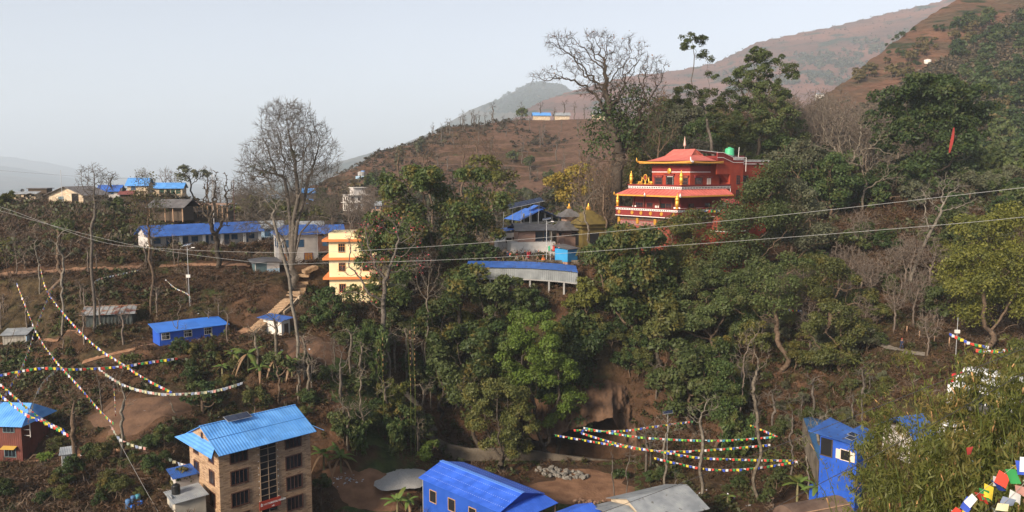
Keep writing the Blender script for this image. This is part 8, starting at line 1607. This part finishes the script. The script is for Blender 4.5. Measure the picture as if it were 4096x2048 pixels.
flags([(2319,1727,121),(2478,1774,117),(2657,1806,112),(2836,1830,109),(3198,1840,106)], 'long flag string descending to the faded blue house', .33, 1.25)
flags([(2613,1828,112),(2820,1872,108),(2995,1872,106),(3194,1842,105)], 'lowest deep swag of flags before the retaining wall', .34, 1.35, start=4)
flags([(3800,2062,25),(3900,1985,24),(4000,1908,23.3),(4096,1836,22.7),(4200,1770,22)], 'string of big bright flags across the lower right corner', .33, .7, start=1, cord=.006, hang=1.2, mess=.8)
flags([(3960,2062,22),(4040,1990,21.6),(4120,1910,21.2)], 'second string of big flags under the first in the corner', .30, .9, FADE, start=3, cord=.006, hang=1.1, mess=.9)
flags([(3795,1330,118),(3850,1355,116),(3890,1372,115),(3960,1385,114)], 'colourful flag string behind the bamboo near the white box pole', .42, 1.15, start=0)
flags([(3900,1395,113),(3960,1400,112),(4060,1392,111)], 'crowded flag string above the parked buses', .5, .7, start=2)
flags([(3125,1228,139),(3160,1238,138),(3205,1240,137)], 'tiny flag string on the path railing', .3, 1.1, start=2)
flags([(2812,838,150),(2850,841,150),(2905,836,150)], 'short flag string under the small red porch roof', .45, 1.0, start=0)
def rails():
    pts = [(3530,1255,1290),(3577,1270,1300),(3627,1310,1335),(3677,1325,1355),(3737,1350,1375),(3796,1350,1390),(3858,1365,1400)]
    for k, (X, Yt, Yb) in enumerate(pts):
        b = hit(X, Yb); t = thing('fence_post', 'one of the pale posts along the slope path behind the arching canes', 'post', b, 0, 'pale posts along the slope path'); h = P(X, Yt, b.y).z - b.z; MB().tube([(0,0,-.4),(0,0,max(1.2,h))], .09, 6).build('post', WOODP, t)
rails()
# people
SKIN = mat("brown skin", (.22,.115,.07), None, rough=.6); HAIR = mat("black hair", (.012,.01,.01), None, rough=.6)
def skin_obj(name, verts, edges, radii, root=0, lvl=1):
    me = bpy.data.meshes.new(name); me.from_pydata(verts, edges, []); o = bpy.data.objects.new(name, me); COL.objects.link(o); md = o.modifiers.new('s', 'SKIN'); sv = me.skin_vertices[0].data
    for i, r in enumerate(radii): sv[i].radius = (r, r) if not hasattr(r, '__len__') else r
    for s in sv: s.use_root = False
    sv[root].use_root = True; o.modifiers.new('b', 'SUBSURF').levels = lvl; o.modifiers[-1].render_levels = lvl; bpy.context.view_layer.update()
    m = bpy.data.meshes.new_from_object(o.evaluated_get(bpy.context.evaluated_depsgraph_get())); m.name = name; bpy.data.objects.remove(o); m.polygons.foreach_set("use_smooth", np.ones(len(m.polygons), bool)); return m
def hand(v, e, r, w, d, s):
    d = Vector(d).normalized(); sd = d.cross(Vector((0, 0, 1))).normalized() if abs(d.z) < .9 else Vector((0, 1, 0)); pl = len(v); v.append(tuple(Vector(v[w]) + d * .07)); e.append((w, pl)); r.append((.035, .02))
    for k, L_ in enumerate((.075, .085, .08, .065)):
        a = Vector(v[pl]) + d * .03 + sd * (.027 - .018 * k); i = len(v); v.append(tuple(a)); e.append((pl, i)); r.append(.009); v.append(tuple(a + d * L_ * .5 + Vector((-.0, .01 * s, 0)))); e.append((i, i+1)); r.append(.008); v.append(tuple(a + d * L_ * .95 + Vector((0, .025 * s, 0)))); e.append((i+1, i+2)); r.append(.007)
    a = Vector(v[w]) + d * .03 + sd * .035; i = len(v); v.append(tuple(a)); e.append((w, i)); r.append(.011); v.append(tuple(a + d * .04 + sd * .02)); e.append((i, i+1)); r.append(.009)
def body(pose):
    if pose == 'sit': hip = .16; J = dict(hl=(-.10,-.02,.15), kl=(-.36,-.30,.22), fl=(.02,-.36,.07), hr=(.10,-.02,.15), kr=(.36,-.30,.22), fr=(-.02,-.40,.07)); lean = -.08
    elif pose == 'walk': hip = .90; J = dict(hl=(-.10,0,.86), kl=(-.11,-.20,.48), fl=(-.11,-.24,.07), hr=(.10,0,.86), kr=(.11,.06,.46), fr=(.11,.30,.10)); lean = -.04
    else: hip = .90; J = dict(hl=(-.10,0,.86), kl=(-.11,-.02,.48), fl=(-.12,.02,.06), hr=(.10,0,.86), kr=(.11,-.02,.48), fr=(.13,.0,.06)); lean = -.02
    z = hip; v = [(0,0,z), (0,lean*.5,z+.22), (0,lean,z+.46), (0,lean,z+.57), (0,lean-.02,z+.66), (0,lean-.025,z+.76)]; e = [(0,1),(1,2),(2,3),(3,4),(4,5)]; r = [(.15,.11),(.13,.10),(.17,.11),.055,(.085,.10),(.07,.085)]
    for s, k in ((-1,'l'),(1,'r')):
        n = len(v); v += [J['h'+k], J['k'+k], J['f'+k], (J['f'+k][0], J['f'+k][1] - .16, J['f'+k][2] - .03)]; e += [(0,n),(n,n+1),(n+1,n+2),(n+2,n+3)]; r += [.085,.06,.042,.035]
        m = len(v); fw = -.25 if pose == 'sit' else (-.12 * s if pose == 'walk' else -.10); v += [(s*.19, lean, z+.44), (s*.25, lean+.02, z+.18), (s*.22, lean+fw, z-.02 if pose != 'sit' else z+.10)]; e += [(2,m),(m,m+1),(m+1,m+2)]; r += [.06,.045,.032]; hand(v, e, r, m+2, (0,-.6,-.5) if pose == 'sit' else (0,-.2,-1), 1)
    nz = len(v); v.append((0, lean - .13, z+.69)); e.append((4, nz)); r.append(.022)
    for s in (-1, 1): i = len(v); v.append((s*.105, lean, z+.69)); e.append((4, i)); r.append(.018)
    B_ = skin_obj('body', v, e, r)
    cv = [(0,0,z-.02),(0,lean*.5,z+.22),(0,lean,z+.46)]; ce = [(0,1),(1,2)]; cr = [(.18,.14),(.155,.125),(.19,.13)]
    for s, k in ((-1,'l'),(1,'r')):
        n = len(cv); cv += [J['h'+k], J['k'+k], tuple(Vector(J['f'+k]).lerp(Vector(J['k'+k]), .12))]; ce += [(0,n),(n,n+1),(n+1,n+2)]; cr += [.11,.085,.07]; m = len(cv); fw = -.25 if pose == 'sit' else (-.12*s if pose == 'walk' else -.10); cv += [(s*.20, lean, z+.44),(s*.255, lean+.02, z+.18),(s*.225, lean+fw*.85, z+.02 if pose != 'sit' else z+.11)]; ce += [(2,m),(m,m+1),(m+1,m+2)]; cr += [.075,.06,.048]
    Cl = skin_obj('clothes', cv, ce, cr); h = MB(); h.blob((0, lean-.0, z+.76), (.095,.11,.10), 10); Hm = h.mesh('hair', True); 
    sk = MB(); n = 14; pr = [(.19,.10),(.25,-.1),(.30,-.45),(.33,-.80)] if pose != 'sit' else [(.2,.2),(.4,.02),(.5,-.06),(.46,-.15)]
    sk.lathe([(a, z + b) for a, b in pr], n); return B_, Cl, Hm, sk.mesh('robe', True), (0, lean - .08, z+.71)
POSE = {k: body(k) for k in ('stand', 'sit', 'walk')}
EYE = MB().blob((-.035,-.105,0), (.012,.008,.010), 6).blob((.035,-.105,0), (.012,.008,.010), 6).blob((0,-.10,-.055), (.025,.008,.008), 6).mesh('face')
def person(loc, rz, pose, cloth, label, robe=None, hat=None, s=1.0, group=None):
    t = thing('person', label, 'person', loc, rz, group); t.scale = (s, s, s); B_, Cl, Hm, Rb, fc = POSE[pose]
    def put(nm, me, m): o = bpy.data.objects.new(nm, me); COL.objects.link(o); o.parent = t; (me.materials.append(m) if not me.materials else None); o.material_slots[0].link = 'OBJECT'; o.material_slots[0].material = m; return o
    put('body', B_, SKIN); put('clothes', Cl, cloth); put('hair' if hat is None else 'hat', Hm, hat or HAIR)
    if robe: put('robe', Rb, robe)
    f = put('face', EYE, HAIR); f.location = fc
CLO = {k: mat("cloth " + k, c, None, rough=.9) for k, c in dict(black=(.015,.015,.018), maroon=(.20,.012,.02), crimson=(.30,.02,.035), grey=(.16,.15,.14), brown=(.16,.09,.06), white=(.55,.53,.48), orange=(.62,.17,.04), pink=(.45,.2,.24), red=(.45,.05,.04), navy=(.02,.028,.06), tan=(.28,.2,.12)).items()}
def yp(X, d): p = P(X, 1045, d); return Vector((p.x, d, YZ))
D_ = 153.5
for a in [(2068, D_, .9, 'stand', 'black', 'person in dark top and maroon dress standing with arms forward by the plinth', 'maroon'), (2100, D_, .3, 'stand', 'black', 'person in black jacket standing left of the two maroon robed ones', None), (2112, D_-.6, .6, 'stand', 'crimson', 'taller person in long maroon robe standing in the yard', 'crimson'), (2119, D_+.2, .5, 'stand', 'maroon', 'shorter person in maroon robe just behind the taller one', 'maroon'),
          (2154, D_, 2.2, 'walk', 'black', 'person in black coat with red headscarf carrying a green bag', None), (2042, D_-1.5, -.4, 'stand', 'red', 'small person in red top and pale skirt at the yard', 'white'), (2031, D_-.8, .2, 'stand', 'navy', 'person in dark clothes beside the small one in red', 'navy')]:
    person(yp(a[0], a[1]), a[2], a[3], CLO[a[4]], a[5], CLO[a[6]] if a[6] else None, CLO['red'] if 'headscarf' in a[5] else None, .84 if 'small person' in a[5] else .97, 'people standing in the temple yard')
for X, c, lab, rb, hat in ((2066, 'white', 'seated person wrapped in a white shawl at the yard edge', 'white', None), (2089, 'tan', 'seated person in tan shawl and white cap', 'tan', 'white'), (2106, 'grey', 'seated person in grey brown shawl right of the white cap', 'brown', None), (2150, 'brown', 'seated person in dusty brown top beside the goods', 'brown', None), (2172, 'orange', 'seated person draped fully in orange', 'orange', 'orange'), (2209, 'navy', 'seated person in dark clothes left of the blue kiosk', 'navy', None), (1982, 'red', 'small person in red at the left end of the yard edge', 'red', None)):
    person(yp(X, 149.6), .4, 'sit', CLO[c], lab, CLO[rb], CLO[hat] if hat else None, 1.0, 'people seated along the yard edge')
for X, d, c, lab in ((2215, 158, 'red', 'person in red on the shrine steps'), (2228, 158.5, 'navy', 'person in dark blue on the shrine steps'), (2236, 157.5, 'pink', 'person in pink headcloth on the shrine steps'), (2222, 159.5, 'black', 'person in black on the shrine steps')): 
    q = yp(X, d); q.z += .9; person(q, .5, 'stand', CLO[c], lab, CLO[c], CLO['pink'] if c == 'pink' else None, .95, 'people on the shrine steps')
st_ = thing('shrine_steps', 'broad worn steps leading up toward the pagoda shrine', 'steps', yp(2226, 158.3)); MB().box(-1.6, 1.6, -1.2, 2.5, -.1, .9).box(-1.6, 1.6, -1.7, -1.2, -.1, .6).box(-1.6, 1.6, -2.2, -1.7, -.1, .3).build('treads', CONC, st_)
for X, c, lab in ((2120, 'orange', 'spread cloth heaped with orange flowers on the yard'), (2134, 'pink', 'small cloth with pink goods on the yard'), (2192, 'tan', 'cloth with yellow goods beside the lamp post')):
    t = thing('goods_cloth', lab, 'goods', yp(X, 149.4), 0, 'goods laid out along the yard edge'); MB().box(-.55, .55, -.35, .35, 0, .04).build('cloth', CLO['white'], t); m = MB(); rr = random.Random(X)
    for k in range(9): m.blob((rr.uniform(-.4,.4), rr.uniform(-.25,.25), .1), (.13,.13,.09), 6)
    tag(m.build('heap', CLO[c] if c != 'tan' else FCOL[4], t), kind='stuff')
person(hit(3605, 1398), 2.0, 'walk', CLO['navy'], 'person in dark clothes and red cap walking on the slope path', None, CLO['red'], 1.0)
person(hit(101, 1805), .4, 'stand', CLO['black'], 'person in long black clothes standing by the red timber house', CLO['black'])
# buses in the car park
BUSW = mat("white bus paint", (.70,.70,.70), (.62,.62,.62), .8, .35); BUSR = mat("red bus paint", (.50,.02,.03), None, rough=.35); TYRE = mat("tyre rubber", (.015,.015,.015), None, rough=.8); LAMPG = mat("lamp glass", (.7,.7,.65), None, rough=.15); BUSL = mat("lower panels painted as shade", (.04,.04,.045), (.08,.075,.07), 1, .6); BUSY = mat("yellow bus paint", (.6,.42,.05), None, rough=.4)
lot = MB(); 
def bus(X, Y, label, front, L=6.6, h=2.75, stripe=None):
    s, tt = ray(X, Y); z0 = -25.4; d = (z0 + h) / tt; g = Vector((s * d, d, G(s * d, d))); t = thing('bus', label, 'bus', g, math.radians(-64), 'buses in the car park'); w_ = 1.05; m = MB()
    pr = [(-w_, .45), (w_, .45), (w_, h - .3), (w_ * .93, h - .08), (w_ * .7, h), (-w_ * .7, h), (-w_ * .93, h - .08), (-w_, h - .3)]; m.prism(pr, 'x', .5, L); m.build('body', BUSW, t); lo_ = MB(); lo_.box(.5, L + .02, -w_ - .012, w_ + .012, .40, 1.3); lo_.build('lower_panel', BUSL, t); rw = MB(); rw.box(L + .01, L + .03, -w_ * .8, w_ * .8, 1.35, 2.2); rw.build('rear_window', GLASS, t)  # lower sides coloured dark to stand for shade; tall windows darken the rest
    f = MB(); f.prism([(y * .985, min(z, h - .03)) for y, z in pr], 'x', -.02, .5); f.build('front', front, t); g_ = MB(); g_.box(-.05, -.02, -w_ * .85, w_ * .85, 1.35, 2.2); g_.build('windscreen', GLASS, t)
    for sd in (-1, 1):
        k = MB()
        for i in range(5): k.box(.75 + i * (L-1) / 5, .65 + (i + 1) * (L-1) / 5, sd * w_ - .015, sd * w_ + .015, 1.3, 2.5)
        k.build('side_window', GLASS, t); q = MB().blob((-.03, sd * .75, .85), (.06,.16,.12), 8); q.build('headlight', LAMPG, t)
        if stripe: MB().box(.5, L, sd * w_ - .01, sd * w_ + .012, .8, 1.15).build('stripe', stripe, t)
        for x in (1.2, L - 1.3):
            wh = MB(); n = 14; wh.prism([(x + .42 * math.cos(2*math.pi*i/n), .42 + .42 * math.sin(2*math.pi*i/n)) for i in range(n)], 'y', sd * w_ - .18, sd * w_ + .02); wo = wh.build('wheel', TYRE, t); r = MB(); r.prism([(x + .22 * math.cos(2*math.pi*i/n), .42 + .22 * math.sin(2*math.pi*i/n)) for i in range(n)], 'y', sd * w_ - .02, sd * w_ + .035); r.build('rim', METAL, wo)
    k = MB(); k.box(1.2, L - .8, -.6, -.56, h + .1, h + .14); k.box(1.2, L - .8, .56, .6, h + .1, h + .14)
    for i in range(4): k.box(1.3 + i * 1.3, 1.34 + i * 1.3, -.6, .6, h, h + .12)
    k.build('roof_rack', METAL, t)
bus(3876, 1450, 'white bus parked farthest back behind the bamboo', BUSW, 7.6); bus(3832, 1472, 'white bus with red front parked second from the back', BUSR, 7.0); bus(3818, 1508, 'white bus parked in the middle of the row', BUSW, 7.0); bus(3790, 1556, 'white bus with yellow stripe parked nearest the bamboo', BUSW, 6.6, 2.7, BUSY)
patch("parking_ground", 3990, 0, 88, 9, 8, mat("pale beaten ground", (.22,.17,.12), (.30,.24,.18), .6, .95, .3, 3, pos=True), 12)
# ------------------------------------------------------------------ hazy air
hm = bpy.data.materials.new("hazy air"); hm.use_nodes = True; t = hm.node_tree; t.nodes.clear()
pv = t.nodes.new("ShaderNodeVolumePrincipled"); pv.inputs['Color'].default_value = (.80, .90, 1.0, 1); pv.inputs['Density'].default_value = .00013; pv.inputs['Anisotropy'].default_value = .0
ho = t.nodes.new("ShaderNodeOutputMaterial"); t.links.new(pv.outputs[0], ho.inputs['Volume'])
zlo = min(min(v.co.z for v in o.data.vertices) for o in (ground, h_near, h_big, h_far, h_haze, h_haze2)) - 2
HTOP = max(max(v.co.z for v in o.data.vertices) for o in (h_near, h_big, h_far, h_haze, h_haze2)) + 15
hz = MB().box(-14000, 14000, -300, 14000, zlo, HTOP).build("haze", hm); tag(hz, kind='stuff')
